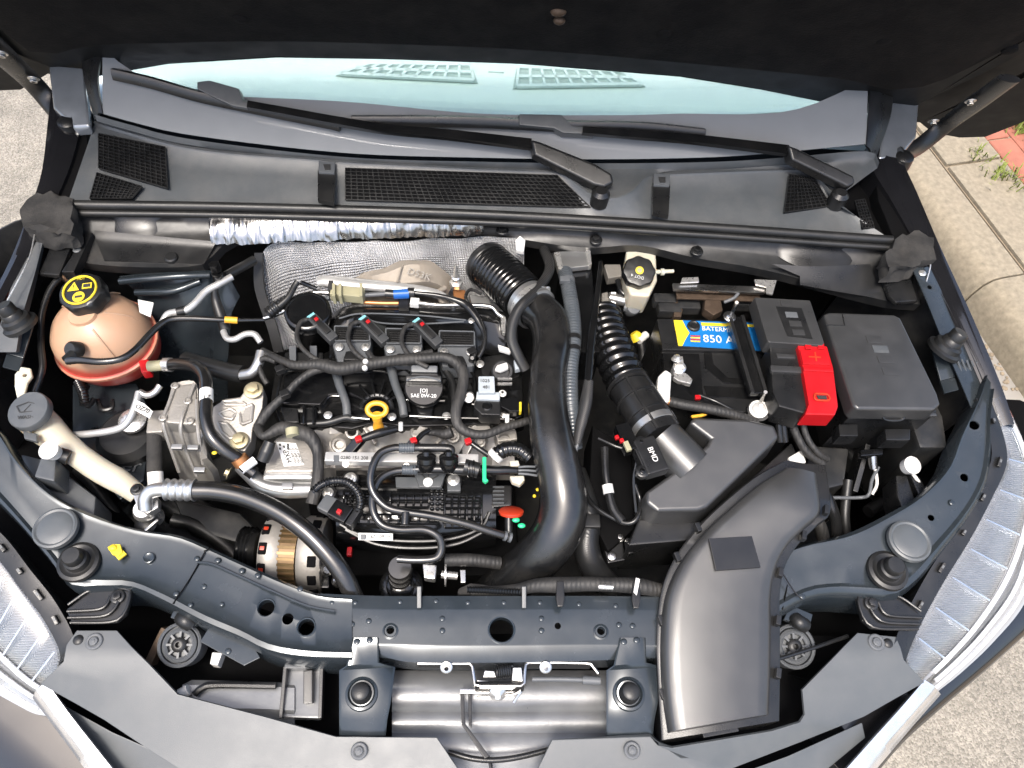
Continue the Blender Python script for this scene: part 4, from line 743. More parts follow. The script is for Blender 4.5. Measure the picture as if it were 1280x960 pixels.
for x, y in ((771, 547), (777, 551)): g = G(); g.box(W(x, y, .923), .006, .006, .006, X=X); g.done('lock', 'red', AM, .001)
g = G(); g.box(W(784, 558, .92), .016, .008, .006, X=X); g.done('connector_label', 'olive', AM, .001)
g = G(); g.tube(WL_([(748, 548, .90), (770, 558, .905), (795, 568, .90), (792, 600, .88), (795, 640, .85)]), .0022, 8, 30); g.done('wire', 'black', AM)
# charge air pipe
CP = thing('charge_pipe', 'fat glossy black charge pipe running down past the engine', 'charge pipe', W(690, 600, .62))
b0, b1 = W(610, 331, .872), W(655, 373, .893)
g = G(); g.tube([b0, (b0+b1)/2+V((0, 0, .003)), b1], .0395, 36, 60, corr=(.0092, .0022)); g.done('bellows', 'blacks', CP)
axb = (b1-b0).normalized(); g = G(); g.lathe(b0, axb, [(.034, -.012), (.041, -.010), (.0425, -.003), (.0425, .003), (.040, .006)], 32); g.done('collar', 'black', CP)
g = G(); p = W(664, 381, .896); g.lathe(p, axb, [(.034, -.0165), (.0385, -.0155), (.0385, .0155), (.034, .0165)], 36, cap=False); g.done('clamp', 'alu', CP)
g = G(); g.lathe(p, axb, [(.0387, -.006), (.0397, -.0055), (.0397, .0055), (.0387, .006)], 36, cap=False); g.done('clamp_band', 'zinc', CP); bolt(CP, 683, 363, .915, 6, 'zinc', axb)
g = G(); g.tube(WL_([(668, 384, .897), (685, 401, .902), (690, 430, .903), (686, 470, .900), (685, 510, .896), (691, 555, .890), (701, 600, .878), (703, 640, .858), (688, 678, .825), (655, 712, .77), (612, 748, .70)]), [.034, .033, .0305, .031, .032, .034, .036, .037, .037, .036, .034], 36, 90)
for v in g.b.verts: v.co += noise.noise_vector(v.co*18)*.0016
g.done('pipe', 'hosegl', CP)
g = G(); g.lathe(W(699, 419, .928), V((.6, 0, .8)), [(.010, -.006), (.010, 0), (.008, .0015), (.002, .002)], 20); g.done('plug', 'gray', CP)
g = G(); g.tube(WL_([(700, 422, .925), (704, 435, .922), (709, 438, .915)]), .0025, 8, 12); g.done('plug_strap', 'black', CP)
# canister bracket behind
VB = thing('vent_canister', 'black box with bright metal lid beside the bellows', 'canister', W(718, 380, .80))
g = G(); g.px([(700, 332), (740, 330), (742, 356), (744, 400), (752, 440), (720, 440), (706, 400)], .878, .09); g.done('box', 'blacks', VB, .004)
g = G(); g.px([(696, 314), (735, 312), (740, 332), (704, 336)], .892, .012); g.done('metal_lid', 'alu', VB, .003)
for q in ([(692, 315), (700, 314), (705, 337), (698, 336)], [(732, 311), (738, 311), (740, 330), (736, 331)]): g = G(); g.px(q, .897, .016); g.done('lid_rib', 'zinc', VB, .002)
g = G(); g.px([(686, 316), (694, 315), (696, 330), (688, 330)], .89, .02); g.done('lug', 'black', VB, .002)
for q in ((744, 318), (770, 368)): pass
def hose(name, pts, rpx, mat, lab, cat='hose', corr=None, par=None, seg=14, n=None, group=None, flat=None, z=None):
    P = [W(p[0], p[1], p[2] if len(p) > 2 else z) for p in pts]; m = sum(mpp(p[0], p[1], q.z) for p, q in zip(pts, P))/len(P)
    r = [x*m for x in rpx] if isinstance(rpx, (list, tuple)) else rpx*m
    g = G(); g.tube(P, r, seg, n or len(P)*9, corr=corr, flat=flat); return g.done(name, mat, par, label=None if par else lab, cat=None if par else cat, group=group)
RH = thing('ribbed_hose', 'grey sheen ribbed hose with clamps next to the fat charge pipe', 'hose', W(715, 440, .86))
hose('hose', [(706, 340, .885), (711, 362, .90), (716, 395, .903), (717, 425, .902), (713, 460, .90), (713, 500, .893), (716, 530, .875), (718, 560, .85)], 9.5, 'greyhose', '', par=RH, corr=(.0055, .0006), seg=18)
for x, y, z in ((709, 352, .897), (716, 424, .903), (716, 438, .903)): g = G(); g.lathe(W(x, y, z), (0, 1, 0), [(.0125, -.004), (.0138, -.0035), (.0138, .0035), (.0125, .004)], 22, cap=False); g.done('clamp', 'gray' if y < 400 else 'black', RH)
g = G(); g.box(W(706, 350, .91), .018, .012, .010); g.done('hose_clip', 'gray', RH, .002)
hose('wiring_sleeve', [(680, 312, .89), (687, 332, .905), (682, 348, .915), (666, 368, .93), (650, 384, .938), (641, 404, .93), (640, 425, .915), (648, 445, .90), (657, 462, .885)], 6.5, 'braid', 'black braided wiring sleeve looping over the bellows clamp', 'wiring sleeve')
hose('brake_pipe', [(751, 328, .905), (749, 350, .912), (743, 395, .916), (739, 430, .915), (737, 455, .912), (735, 478, .91)], [3, 3.5, 4, 5.5, 5, 5], 'blacks', 'shiny black rod standing between the ribbed hose and intake hose', 'rod')
hose('wiring_sleeve', [(736, 476, .912), (732, 505, .91), (725, 535, .905), (721, 556, .90)], [6, 8, 7, 5], 'braid', 'braided black sleeve hanging below the shiny rod', 'wiring sleeve', flat=.6)
hose('sleeve_tail', [(722, 555, .90), (719, 566, .895), (721, 573, .89)], 2.5, 'gray', 'frayed grey end under the braided sleeve', 'cable end')
# brake fluid reservoir
BR = thing('brake_reservoir', 'white brake fluid reservoir with black knobbed cap', 'brake reservoir', W(795, 360, .82))
g = G(); g.px([(783, 311), (820, 311), (822, 350), (812, 370), (788, 368), (780, 350)], .885, .06, .9); g.done('tank', 'milk', BR, .006, 3)
g = G(); g.cyl(W(818, 340, .885), W(842, 339, .885), .0042, .0035, 12); g.cyl(W(826, 340, .885), W(830, 340, .885), .0065, seg=12); g.done('nozzle', 'milk', BR)
ca = V((-.05, -.35, 1)).normalized(); c = W(797, 343, .892); g = G(); g.lathe(c, ca, [(.024, -.004), (.028, -.002), (.0285, .014), (.0265, .018), (.02, .019), (.001, .0192)], 72, fn=lambda a, h: 1+.035*math.cos(8*a)); o = g.done('cap', 'black', BR)
cx_, cy_, cz_ = V((1, .1, 0)), V((0, 1, .35)).normalized(), ca
ct = c+ca*.0195; g = G(); g.lathe(ct, ca, [(.0072, -.001), (.0072, .0006), (.001, .0008)], 24); g.done('cap_emblem', 'yellow', o)
g = G(); g.lathe(ct, ca, [(.0042, -.001), (.004, .0012), (.003, .0014), (.0028, .0012)], 18); g.done('cap_emblem_ring', 'olive', o)
Xc = V((1, .35, 0)).normalized(); Yc = ca.cross(Xc); text('cap_text', 'DOT 4', ct-Xc*.008-Yc*.010+ca*.0004, -Xc*.9+Yc*.55, -Yc-Xc*.5, .008, 'white', o)
g = G(); g.box(ct+Xc*.012+Yc*.011, .007, .006, .0012, X=Xc, Z=ca); g.done('cap_icon', 'white', o)
MC = thing('master_cylinder', 'grey brake master cylinder parts under the white reservoir', 'brake cylinder', W(785, 385, .76))
hose('flexible_pipe', [(772, 350, .86), (778, 366, .855), (795, 374, .85), (812, 368, .85)], 3.5, 'hose', '', par=MC)
g = G(); g.cyl(W(762, 372, .84), W(790, 378, .84), .010, seg=16); g.cyl(W(766, 366, .845), W(766, 380, .835), .008, seg=6); g.done('union', 'alu', MC)
g = G(); g.lathe(W(792, 384, .84), (.1, -.5, 1), [(.014, -.02), (.014, .0), (.012, .003), (.001, .004)], 24); g.cyl(W(780, 384, .835), W(790, 386, .835), .008, seg=14); g.done('plug', 'gray', MC)
g = G(); g.px([(755, 330), (776, 330), (778, 345), (760, 348)], .845, .02); g.done('body', 'cast', MC, .003); g = G(); g.px([(752, 366), (760, 364), (762, 384), (752, 386)], .84, .02); g.done('body', 'cast', MC, .003)
g = G(); g.cyl(W(798, 426, .82), W(808, 418, .82), .007, seg=14); g.done('connector', 'white', None, label='white plug with yellow boot in the dark gap before the battery', cat='connector')
g = G(); g.lathe(W(797, 424, .815), (-.5, .5, .5), [(.013, 0), (.010, .01), (.007, .014)], 16); g.done('connector_boot', 'yellow', None, label='yellow boot behind the white plug in the dark gap', cat='connector boot')
# ================================================================== BATTERY
BT = thing('battery', 'black car battery with blue and yellow label', 'battery', W(890, 470, .69))
g = G(); g.px([(821, 398), (990, 402), (998, 440), (828, 437)], .880, .19); g.done('case_rear', 'black', BT, .003)
g = G(); g.px([(827, 437), (999, 441), (1010, 520), (836, 510)], .872, .18); g.done('case_front', 'black', BT, .003)
g = G(); g.px([(880, 441), (890, 441), (892, 455), (910, 472), (960, 474), (960, 480), (905, 479), (882, 460)], .8745, .003); g.done('case_groove_rib', 'blacks', BT, .001)
g = G(); g.px([(880, 482), (965, 486), (968, 500), (884, 496)], .8745, .003); g.px([(828, 441), (874, 442), (880, 500), (836, 498)], .8735, .002); g.done('case_panel', 'blacks', BT, .001)
q = lambda x, y, z: (x, y, z)
lx = W(912, 406, .881)-W(846, 402, .881); ly = W(843, 401, .881)-W(849, 431, .881)
g = G(); g.px([(842, 400), (950, 404), (958, 439), (848, 432)], .8806, .0012); lb = g.done('label', 'lblue', BT)
g = G(); g.px([(842, 400), (853, 400.4), (858, 410), (862, 416), (857, 424), (853, 432.3), (848, 432)], .8812, .001); g.done('label_stripe', 'yellow', lb)
g = G(); g.px([(876, 403), (950, 406), (951, 409), (877, 407)], .8812, .001); g.done('label_stripe', 'yellow', lb)
for i in range(4): g = G(); y = 419+i*2.2; g.px([(863, y), (875, y+.5), (875.5, y+1.9), (863.5, y+1.4)], .8812, .001); g.done('label_bar', 'yellow' if i % 2 else 'redo', lb)
g = G(); g.lathe(W(867, 408, .881), up, [(.0115, 0), (.0105, .003), (.008, .004), (.006, .003), (.001, .003)], 24); g.done('filler_plug', 'black', BT)
text('label_text', 'BATERMAX', W(900, 412, .8814), lx, ly, .0125, 'label', lb, ex=1.0); text('label_text', '850 A', W(898, 424.5, .8814), lx, ly, .022, 'label', lb, ex=1.0)
# hold-down bar
HB = thing('battery_clamp_bar', 'black bar clamping the battery down across its label', 'clamp bar', W(925, 440, .87))
a, b = W(918, 398, .90), W(947, 494, .90); ax = (b-a).normalized(); sdv = V((-ax.y, ax.x, 0))
g = G(); g.bar(a, b, .028, .012); g.done('bar', 'blacks', HB, .003); 
for s in (-1, 1): g = G(); g.bar(a+sdv*s*.011+V((0, 0, .007)), b+sdv*s*.011+V((0, 0, .007)), .006, .006); g.done('bar_rib', 'black', HB, .001)
g = G(); g.cyl(W(913, 396, .87), W(921, 378, .935), .003, seg=10); g.done('threaded_rod', 'steel', HB); bolt(HB, 912, 396, .906, 8, 'steel')
g = G(); g.cyl(W(948, 508, .87), W(957, 490, .93), .003, seg=10); g.done('threaded_rod', 'steel', HB)
g = G(); g.lathe(W(948, 512, .885), (-.15, -.2, 1), [(.015, 0), (.015, .003), (.011, .004), (.010, .009), (.006, .012), (.003, .02)], 24); g.done('wing_washer', 'white', HB)
g = G(); g.lathe(W(948, 514, .88), (-.15, -.2, 1), [(.018, 0), (.018, .004), (.01, .004)], 24); g.done('rubber_washer', 'rubber', HB)
# negative terminal
NT = thing('battery_terminal', 'bright metal battery terminal clamp with white sensor', 'battery terminal', W(845, 475, .87))
g = G(); g.lathe(W(848, 462, .885), up, [(.011, -.01), (.011, .008), (.008, .01), (.007, .006)], 20); g.done('post_ring', 'zinc', NT)
g = G(); g.px([(842, 464), (858, 466), (866, 474), (864, 480), (848, 476), (842, 472)], .891, .010); g.done('clamp', 'zinc', NT, .002)
bolt(NT, 846, 449, .895, 7, 'zinc', (-.2, .5, 1)); g = G(); g.box(W(849, 453, .892), .012, .018, .012); g.done('clamp_ear', 'zinc', NT, .002)
g = G(); g.px([(823, 470), (832, 461), (840, 466), (838, 500), (828, 505), (820, 498)], .898, .022); g.done('sensor_cover', 'white', NT, .005, 3)
g = G(); g.px([(839, 478), (856, 481), (862, 492), (870, 494), (868, 503), (838, 497)], .893, .018); s_ = g.done('sensor_body', 'blacks', NT, .002)
g = G(); g.box(W(872, 497, .893), .009, .007, .006); g.done('lock', 'red', NT, .001)
g = G(); g.cyl(W(832, 502, .885), W(842, 502, .888), .007, seg=12); g.done('cable_lug', 'copper', NT)
hose('battery_cable', [(838, 502, .888), (855, 506, .892), (885, 511, .895), (915, 518, .89), (945, 528, .875)], 6.5, 'tape', 'thick taped black cable leaving the battery terminal sensor', 'cable')
hose('sensor_wire', [(874, 494, .89), (895, 502, .893), (918, 514, .888)], 2.5, 'hose', 'thin wire running beside the thick battery cable', 'wire')
# bracket behind the battery
BB = thing('battery_bracket', 'rusty steel bracket with bright corner tabs behind the battery', 'bracket', W(900, 365, .84))
g = G(); g.bar(W(841, 359, .90), W(965, 364, .90), .014, .006); g.done('rail', 'steel', BB, .001)
g = G(); g.bar(W(845, 368, .885), W(950, 372, .885), .02, .004); g.done('lower_rail', 'rust', BB, .001)
g = G(); g.px([(853, 347), (873, 346), (874, 352), (851, 353)], .91, .004); g.done('tab', 'zinc', BB, .001); g = G(); g.px([(943, 349), (971, 350), (966, 368), (958, 366), (958, 358), (945, 355)], .91, .004); g.done('tab', 'zinc', BB, .001)
g = G(); g.px([(882, 368), (900, 366), (904, 388), (892, 394), (880, 386)], .885, .02); g.done('cable_clip', 'rust', BB, .003)
g = G(); g.px([(843, 372), (856, 374), (852, 396), (842, 396)], .87, .03); g.done('foot', 'rust', BB, .003)
g = G(); g.tube(WL_([(905, 378, .89), (918, 372, .895), (926, 362, .90)]), .003, 8); g.done('hook', 'gray', BB)
for x, y in ((830, 376), (860, 384), (930, 380), (836, 388)): g = G(); g.box(W(x, y, .862), .04, .02, .02); g.done('bracket_block', 'deep', BB, .003)
# ================================================================== FUSE BOXES
FB = thing('battery_fuse_box', 'black fuse cover with red plus terminal cover on the battery', 'fuse box', W(995, 450, .85))
g = G(); g.px([(943, 371), (1013, 375), (1031, 429), (1028, 432), (962, 428), (959, 425)], .940, .03, 1.02); o = g.done('lid', 'ductpl', FB, .003)
g = G(); g.px([(970, 383), (1002, 385), (1016, 424), (984, 420)], .9406, .001); pn = g.done('pictogram_frame', 'black', o)
for i, (x, y) in enumerate(((982, 379), (988, 393), (993, 404), (997, 415))): g = G(); g.px([(x-7, y-3.5), (x+8, y-3), (x+10, y+4), (x-5, y+3.5)], .9413, .0012); g.done('pictogram', 'gray' if i == 1 else 'ductpl', o, .0004)
g = G(); g.px([(962, 431), (1003, 433), (1014, 512), (1006, 517), (974, 508), (966, 490)], .926, .05, 1.02); g.done('lower_cover', 'black', FB, .004)
g = G(); g.px([(963, 456), (1003, 458), (1004, 466), (964, 464)], .930, .008); g.done('cover_step', 'ductpl', FB, .002)
g = G(); g.px([(970, 441), (994, 443), (995, 448), (972, 447)], .929, .006); g.done('cover_rib', 'ductpl', FB, .002)
g = G(); g.px([(997, 431), (1034, 432), (1042, 460), (1048, 508), (1044, 519), (1006, 518), (1011, 505), (1003, 458)], .936, .035, 1.01); rc = g.done('red_cover', 'red', FB, .003, label='bright red positive terminal cover')
g = G(); g.px([(1000, 437), (1033, 438), (1038, 456), (1004, 455)], .9385, .004); g.done('hinge_panel', 'red', rc, .0012)
g = G(); g.px([(1004, 458), (1041, 460), (1042, 465), (1005, 463)], .9392, .004); g.done('step', 'red', rc, .0015)
for x in (1006, 1022): g = G(); g.px([(x, 428), (x+8, 428), (x+9, 436), (x+1, 436)], .939, .006); g.done('hinge_tab', 'red', rc, .001)
for s in ([(1011, 445), (1026, 445.8), (1026.4, 447.2), (1011.3, 446.4)], [(1018, 440), (1019.6, 440), (1021.5, 451), (1019.8, 451)]): g = G(); g.px(s, .9394, .0015); g.done('plus_mark', 'redo', rc)
g = G(); g.tube(WL_([(1019, 492), (1034, 493), (1036, 500), (1022, 500), (1018, 497), (1019, 492)], .938), .0016, 6, 40); g.done('slot_rim', 'redo', rc)
g = G(); g.px([(1021, 494), (1033, 494.6), (1034, 499), (1023, 498.6)], .9375, .0015); g.done('slot', 'ink', rc)
for x in (972, 978): hose('cable', [(x, 508, .89), (x+1, 530, .87), (x+3, 552, .85)], 4.5, 'hose', '', par=FB)
hose('cable', [(990, 512, .89), (992, 535, .87), (1008, 565, .85), (1028, 580, .83)], 5, 'tape', '', par=FB); hose('cable', [(1000, 512, .885), (1008, 545, .865), (1022, 566, .85), (1034, 574, .83)], 4, 'tape', '', par=FB)
MF = thing('main_fuse_box', 'large black main fuse box with embossed lid', 'fuse box', W(1100, 450, .78))
g = G(); g.px([(1030, 392), (1038, 390), (1118, 393), (1126, 397), (1172, 492), (1176, 505), (1168, 512), (1072, 511), (1066, 505)], .945, .032, 1.02); o = g.done('lid', 'ductpl', MF, .005, 3)
g = G(); g.px([(1060, 512), (1170, 516), (1172, 520), (1062, 518)], .917, .006); g.done('lid_edge', 'ductpl', MF, .002)
g = G(); g.px([(1036, 396), (1124, 399), (1172, 516), (1066, 516)], .916, .13, .97); g.done('base', 'black', MF, .004)
g = G(); g.tube(WL_([(1032, 406), (1056, 407), (1053, 393)], .9455), .001, 6, 20, smooth=False); g.done('score_line', 'black', o)
for i, (x, y) in enumerate(((1090, 424), (1098, 436), (1104, 449), (1110, 464))): g = G(); g.px([(x-8, y-4.5), (x+11, y-4), (x+14, y+5), (x-5, y+4.5)], .9458, .0012); g.done('pictogram', 'graypl' if i == 1 else 'ductpl', o, .0004)
for q in ([(1102, 512, .93), (1106, 524, .918), (1128, 524, .918), (1131, 513, .93)], [(1109, 513, .93), (1112, 518, .925), (1126, 518, .925), (1130, 512, .93)]): g = G(); g.tube(WL_(q), .0022, 8, 24); g.done('latch', 'black', MF)
for q in ([(1048, 530), (1072, 530), (1073, 545), (1050, 545)], [(1106, 536), (1138, 536), (1138, 550), (1108, 550)]): g = G(); g.px(q, .88, .03); g.done('foot', 'black', MF, .002)
# parts in the gap below the fuse box
g = G(); g.px([(1008, 556), (1062, 560), (1056, 606), (1030, 612), (1010, 596)], .80, .05); g.done('relay_bracket', 'deep', None, .006, label='dark moulded block under the fuse box cables', cat='bracket')
g = G(); g.bar(W(1078, 560, .80), W(1062, 618, .78), .008, .05); g.done('support_rib', 'black', None, .001, label='upright black rib below the main fuse box', cat='rib')
PV = thing('pressure_valve', 'metal valve with wires in the gap below the main fuse box', 'valve', W(1092, 590, .74))
g = G(); g.cyl(W(1090, 564, .84), W(1092, 585, .82), .007, seg=14); g.done('stem', 'steel', PV); g = G(); g.px([(1076, 562), (1104, 560), (1104, 568), (1076, 570)], .845, .012); g.done('head', 'blacks', PV, .002)
hose('wire', [(1098, 584, .82), (1090, 600, .815), (1086, 618, .81), (1074, 622, .80), (1040, 622, .80)], 2.2, 'gray', '', par=PV); hose('wire', [(1094, 585, .82), (1096, 605, .81), (1090, 618, .80)], 2, 'white', '', par=PV)
LA = thing('lamp_adjuster', 'black lamp adjuster with white round cap beside the main fuse box', 'lamp adjuster', W(1138, 610, .76))
g = G(); g.lathe(W(1139, 582, .85), (.1, -.25, 1), [(.012, -.012), (.014, 0), (.0145, .004), (.011, .006), (.009, .004), (.001, .004)], 24); g.done('cap', 'white', LA)
g = G(); g.px([(1120, 594), (1134, 594), (1146, 630), (1130, 642), (1122, 620)], .83, .05); g.done('body', 'black', LA, .003); g = G(); g.px([(1136, 590), (1150, 596), (1160, 614), (1150, 622)], .832, .05); g.done('body', 'black', LA, .003)
g = G(); g.cyl(W(1138, 588, .84), W(1158, 616, .82), .003, seg=8); g.done('spindle', 'white', LA)
g = G(); g.px([(985, 572), (1002, 562), (1008, 578), (990, 582)], .84, .01); g.done('paper_tag', 'white', None, .002, label='white tag tucked behind the rear end of the snorkel duct', cat='tag')
for i, (pts, r, m) in enumerate((([(1020, 605, .82), (1034, 622, .81), (1044, 650, .79), (1046, 672, .77)], 7, 'hose'), ([(1060, 600, .80), (1056, 640, .78), (1058, 670, .76)], 6, 'rubber'), ([(1010, 640, .80), (1024, 656, .79), (1030, 676, .77)], 8, 'tape'))):
    hose('loom', pts, r, m, ['smooth cable dropping behind the snorkel mouth', 'rubber cable hanging under the pressure valve', 'taped cable beside the snorkel mouth'][i], 'cable')
g = G(); g.px([(1155, 470), (1180, 520), (1186, 560), (1150, 560), (1140, 530)], .86, .2); g.done('side_shield', 'deep', BODY, .01)
for k in range(5): g = G(); g.tube(WL_([(1196+k*6, 448+k*1, .918), (1206+k*5.5, 474-k*1, .905), (1222+k*2, 486+k*2, .90)]), .0016, 6, 14); g.done('fin', 'graypl', BODY)
# front lower hoses and front harness
hose('radiator_hose', [(720, 590, .80), (732, 625, .80), (736, 650, .795), (733, 680, .785), (742, 710, .76), (765, 735, .72)], [13, 14, 15, 16, 16, 15], 'braidhose', 'thick ribbed radiator hose right of the charge pipe', seg=20)
g = G(); g.box(W(735, 652, .812), .038, .022, .01); g.done('hose_strap', 'rubber', None, .003, label='black strap round the thick radiator hose', cat='strap')
hose('vacuum_hose', [(727, 605, .83), (740, 630, .835), (765, 647, .84), (785, 654, .845), (797, 646, .85), (800, 625, .85), (793, 605, .86)], 3, 'hose', 'thin black hose looping in front of the filter box', 'hose')
VH = thing('tagged_hose', 'slim black hose with a white paper ring left of the filter box', 'hose', W(762, 610, .80))
hose('hose', [(756, 560, .86), (757, 590, .855), (760, 610, .85), (766, 635, .845), (778, 652, .845)], [6, 5, 5, 6, 6], 'hose', '', par=VH); g = G(); g.cyl(W(759, 606, .853), W(761, 617, .85), .0085, .0085, 16); g.done('paper_ring', 'label', VH)
g = G(); g.px([(740, 530), (790, 560), (795, 660), (760, 690), (735, 640)], .78, .1); g.done('dark_bracket', 'void', None, .006, label='dark bracket plate in the gap beside the radiator hose', cat='bracket')
g = G(); g.px([(752, 672), (778, 670), (782, 700), (760, 704)], .77, .03); o = g.done('solenoid', 'black', None, .003, label='small black solenoid with steel screws low beside the filter box', cat='solenoid'); bolt(o, 775, 672, .775, 6, 'steel'); bolt(o, 765, 695, .775, 6, 'steel')
FH = thing('front_harness', 'taped wiring harness clipped along the crossmember', 'wiring harness', W(740, 735, .80))
hose('taped_loom', [(590, 740, .80), (640, 738, .81), (670, 732, .825), (700, 731, .83), (735, 730, .83), (770, 731, .83), (800, 733, .83), (835, 740, .82)], [7, 7, 8, 10, 9, 9, 10, 8], 'tape', '', par=FH)
for x, y in ((700, 738), (795, 740)): g = G(); g.px([(x-4, y-12), (x+5, y-12), (x+6, y+10), (x+4, y+20), (x-3, y+20), (x-5, y+10)], .846, .006); g.done('harness_clip', 'black', FH, .002)
g = G(); g.cyl(W(748, 733, .845), W(766, 734, .845), .004, .004, 10); g.done('metal_band', 'zinc', FH)
g = G(); g.px([(795, 722), (800, 724), (796, 744), (792, 740)], .85, .002); g.done('cable_tie', 'white', FH)

for k, (pts, r, lab) in enumerate((([(215, 650, .66), (250, 660, .65), (290, 690, .64), (310, 730, .62)], 9, 'dim lower hose in the gap left of the alternator'), ([(95, 585, .70), (120, 610, .68), (150, 650, .66)], 7, 'dim lower cable under the washer filler neck'), ([(1085, 640, .70), (1120, 615, .70), (1160, 570, .72)], 8, 'dim lower hose beneath the lamp adjuster by the fuse box'), ([(800, 420, .74), (806, 460, .72), (815, 500, .70)], 7, 'dim cable in the slot between intake hose and battery'))):
    hose('lower_hose', pts, r, 'rubber', lab, 'hose')
# ================================================================== ENGINE
EN = thing('engine', 'black topped engine with grey cast cylinder head', 'engine', W(500, 520, .45))
g = G(); g.px([(345, 520), (640, 520), (650, 720), (400, 720), (380, 600)], .64, .2); g.done('block', 'void', EN, .01)
# cast cylinder head strip (uneven casting)
g = G(); hd = [[W(x, y, z+.006*math.sin(x*.11)+.004*math.sin(x*.27+y)) for x in range(384, 650, 7)] for y, z in ((520, .835), (532, .838), (542, .832), (552, .818), (562, .808), (585, .80), (600, .77))]
g.loft(hd, len(hd[0]), .003, smooth=False); g.done('cylinder_head', 'cast', EN)
for x, y, r in ((424, 556, .013), (440, 540, .012), (520, 540, .010), (566, 545, .012), (600, 552, .010), (630, 552, .012)):
    g = G(); g.lathe(W(x, y, .835), (0, -.7, 1), [(r*1.3, -.02), (r, 0), (r*.85, .003), (r*.6, .002), (r*.5, -.006)], 20); g.done('boss', 'cast', EN)
for a, b in (((455, 535), (470, 556)), ((545, 556), (562, 538)), ((590, 556), (575, 535))): g = G(); g.bar(W(*a, .835), W(*b, .832), .006, .012); g.done('web', 'cast', EN, .002)
g = G(); g.px([(584, 534), (610, 528), (616, 540), (600, 545)], .842, .01); g.px([(618, 540), (645, 536), (647, 549), (622, 552)], .84, .02); g.done('head_lug', 'cast', EN, .003)
# valve cover
VC = thing('valve_cover', 'black plastic valve cover with ribs and raised panels', 'valve cover', W(480, 480, .80))
g = G(); g.px([(345, 452), (610, 448), (652, 455), (655, 520), (620, 530), (505, 533), (470, 528), (440, 536), (350, 528), (338, 500)], .848, .05, 1.02); g.done('base_plate', 'blacks', VC, .004)
g = G(); g.px([(355, 468), (390, 462), (420, 464), (428, 478), (426, 492), (410, 494), (400, 506), (352, 504)], .863, .02, 1.03); g.done('raised_panel', 'blacks', VC, .004)
g = G(); g.px([(378, 509), (396, 509), (396, 528), (380, 530)], .858, .016); g.px([(350, 508), (372, 510), (374, 528), (356, 528)], .856, .014); g.done('raised_step', 'black', VC, .003)
for q in ([(430, 466), (452, 464), (488, 466)], [(492, 466), (505, 462), (512, 466)], [(360, 462), (400, 458), (420, 466), (428, 486)], [(404, 506), (412, 496), (426, 495)], [(380, 508), (380, 530)], [(392, 508), (392, 530)], [(508, 500), (530, 502), (556, 501)], [(512, 520), (556, 522), (640, 524)], [(440, 522), (462, 524)], [(590, 505), (600, 508)], [(346, 500), (352, 470), (360, 462)], [(560, 476), (566, 504)], [(506, 484), (512, 514)], [(585, 462), (592, 470), (594, 490)]):
    g = G(); g.tube(WL_([(a, b, .866) for a, b in q]), .0022, 8, 16); g.done('rib', 'blacks', VC)
for a in (-62, -38, -14, 10, 36, 60):   # fan of ribs round the dipstick tower
    d = V((math.sin(math.radians(a)), math.cos(math.radians(a)), 0)); c = W(471, 508, .864); g = G(); g.bar(c+d*.018, c+d*.050, .0035, .008); g.done('fan_rib', 'blacks', VC, .001)
g = G(); c = W(471, 512, .86); g.tube([c+V((math.cos(t)*.024, math.sin(t)*.024, .004)) for t in [i*math.pi/10 for i in range(11)]], .004, 8, 24); g.done('fan_rim', 'black', VC)
for q in ([(418, 456), (424, 480), (432, 502), (434, 519)], [(488, 456), (494, 480), (502, 502), (505, 520)]): g = G(); g.tube(WL_([(a, b, .870-.004*(i == 3)) for i, (a, b) in enumerate(q)]), [.008, .007, .0065, .0065], 14, 24); g.done('finger_rib', 'graypl', VC)
g = G(); g.tube(WL_([(556, 462, .868), (566, 480, .868), (568, 510, .866)]), .0055, 12); g.done('finger_rib', 'black', VC)
for x, y in ((410, 519), (490, 521), (558, 520), (587, 494), (630, 518), (600, 455)): bolt(VC, x, y, .862, 5.5, 'zinc')
g = G(); g.tube(WL_([(385, 530, .855), (410, 528, .856), (432, 522, .858), (445, 524, .858), (460, 520, .856)]), .006, 10, 30); g.done('gasket_lip', 'rubber', VC)
g = G(); g.px([(598, 446), (640, 440), (655, 452), (650, 470), (628, 478), (604, 474)], .856, .03); g.done('raised_step', 'black', VC, .004)
# oil filler cap
OC = thing('oil_filler', 'black oil filler cap with white lettering on the valve cover', 'oil cap', W(530, 495, .85))
c = W(530, 484, .885); ca = V((0, -.28, 1)).normalized(); g = G(); g.lathe(c-ca*.03, ca, [(.024, 0), (.025, .016), (.031, .018), (.031, .029), (.029, .032), (.001, .032)], 40); o = g.done('cap', 'blacks', OC)
Xo = V((1, 0, 0)); Yo = ca.cross(Xo); g = G(); g.box(c+ca*.009+Yo*.010, .056, .011, .017, X=Xo, Z=ca); g.done('grip', 'black', OC, .003)
g = G(); g.tube([c+ca*.0175+Yo*.006+Xo*x+Yo*(.006-abs(x)*abs(x)*9) for x in (-.027, -.014, 0, .014, .027)], .0016, 6, 20); g.done('grip_edge', 'gray', OC)
g = G(); g.box(c+Yo*.028+ca*.004, .042, .012, .010, X=Xo, Z=ca); g.done('bright_tab', 'gray', OC, .003)
text('cap_text', 'SAE 0W-20', c-Yo*.015+ca*.0025, Xo, Yo, .0085, 'label', o); text('cap_text', '[O]', c-Yo*.0065+ca*.0025, Xo, Yo, .0085, 'label', o)
g = G(); g.px([(518, 498), (544, 498), (540, 520), (522, 520)], .862, .012); g.done('filler_neck', 'blacks', OC, .004)
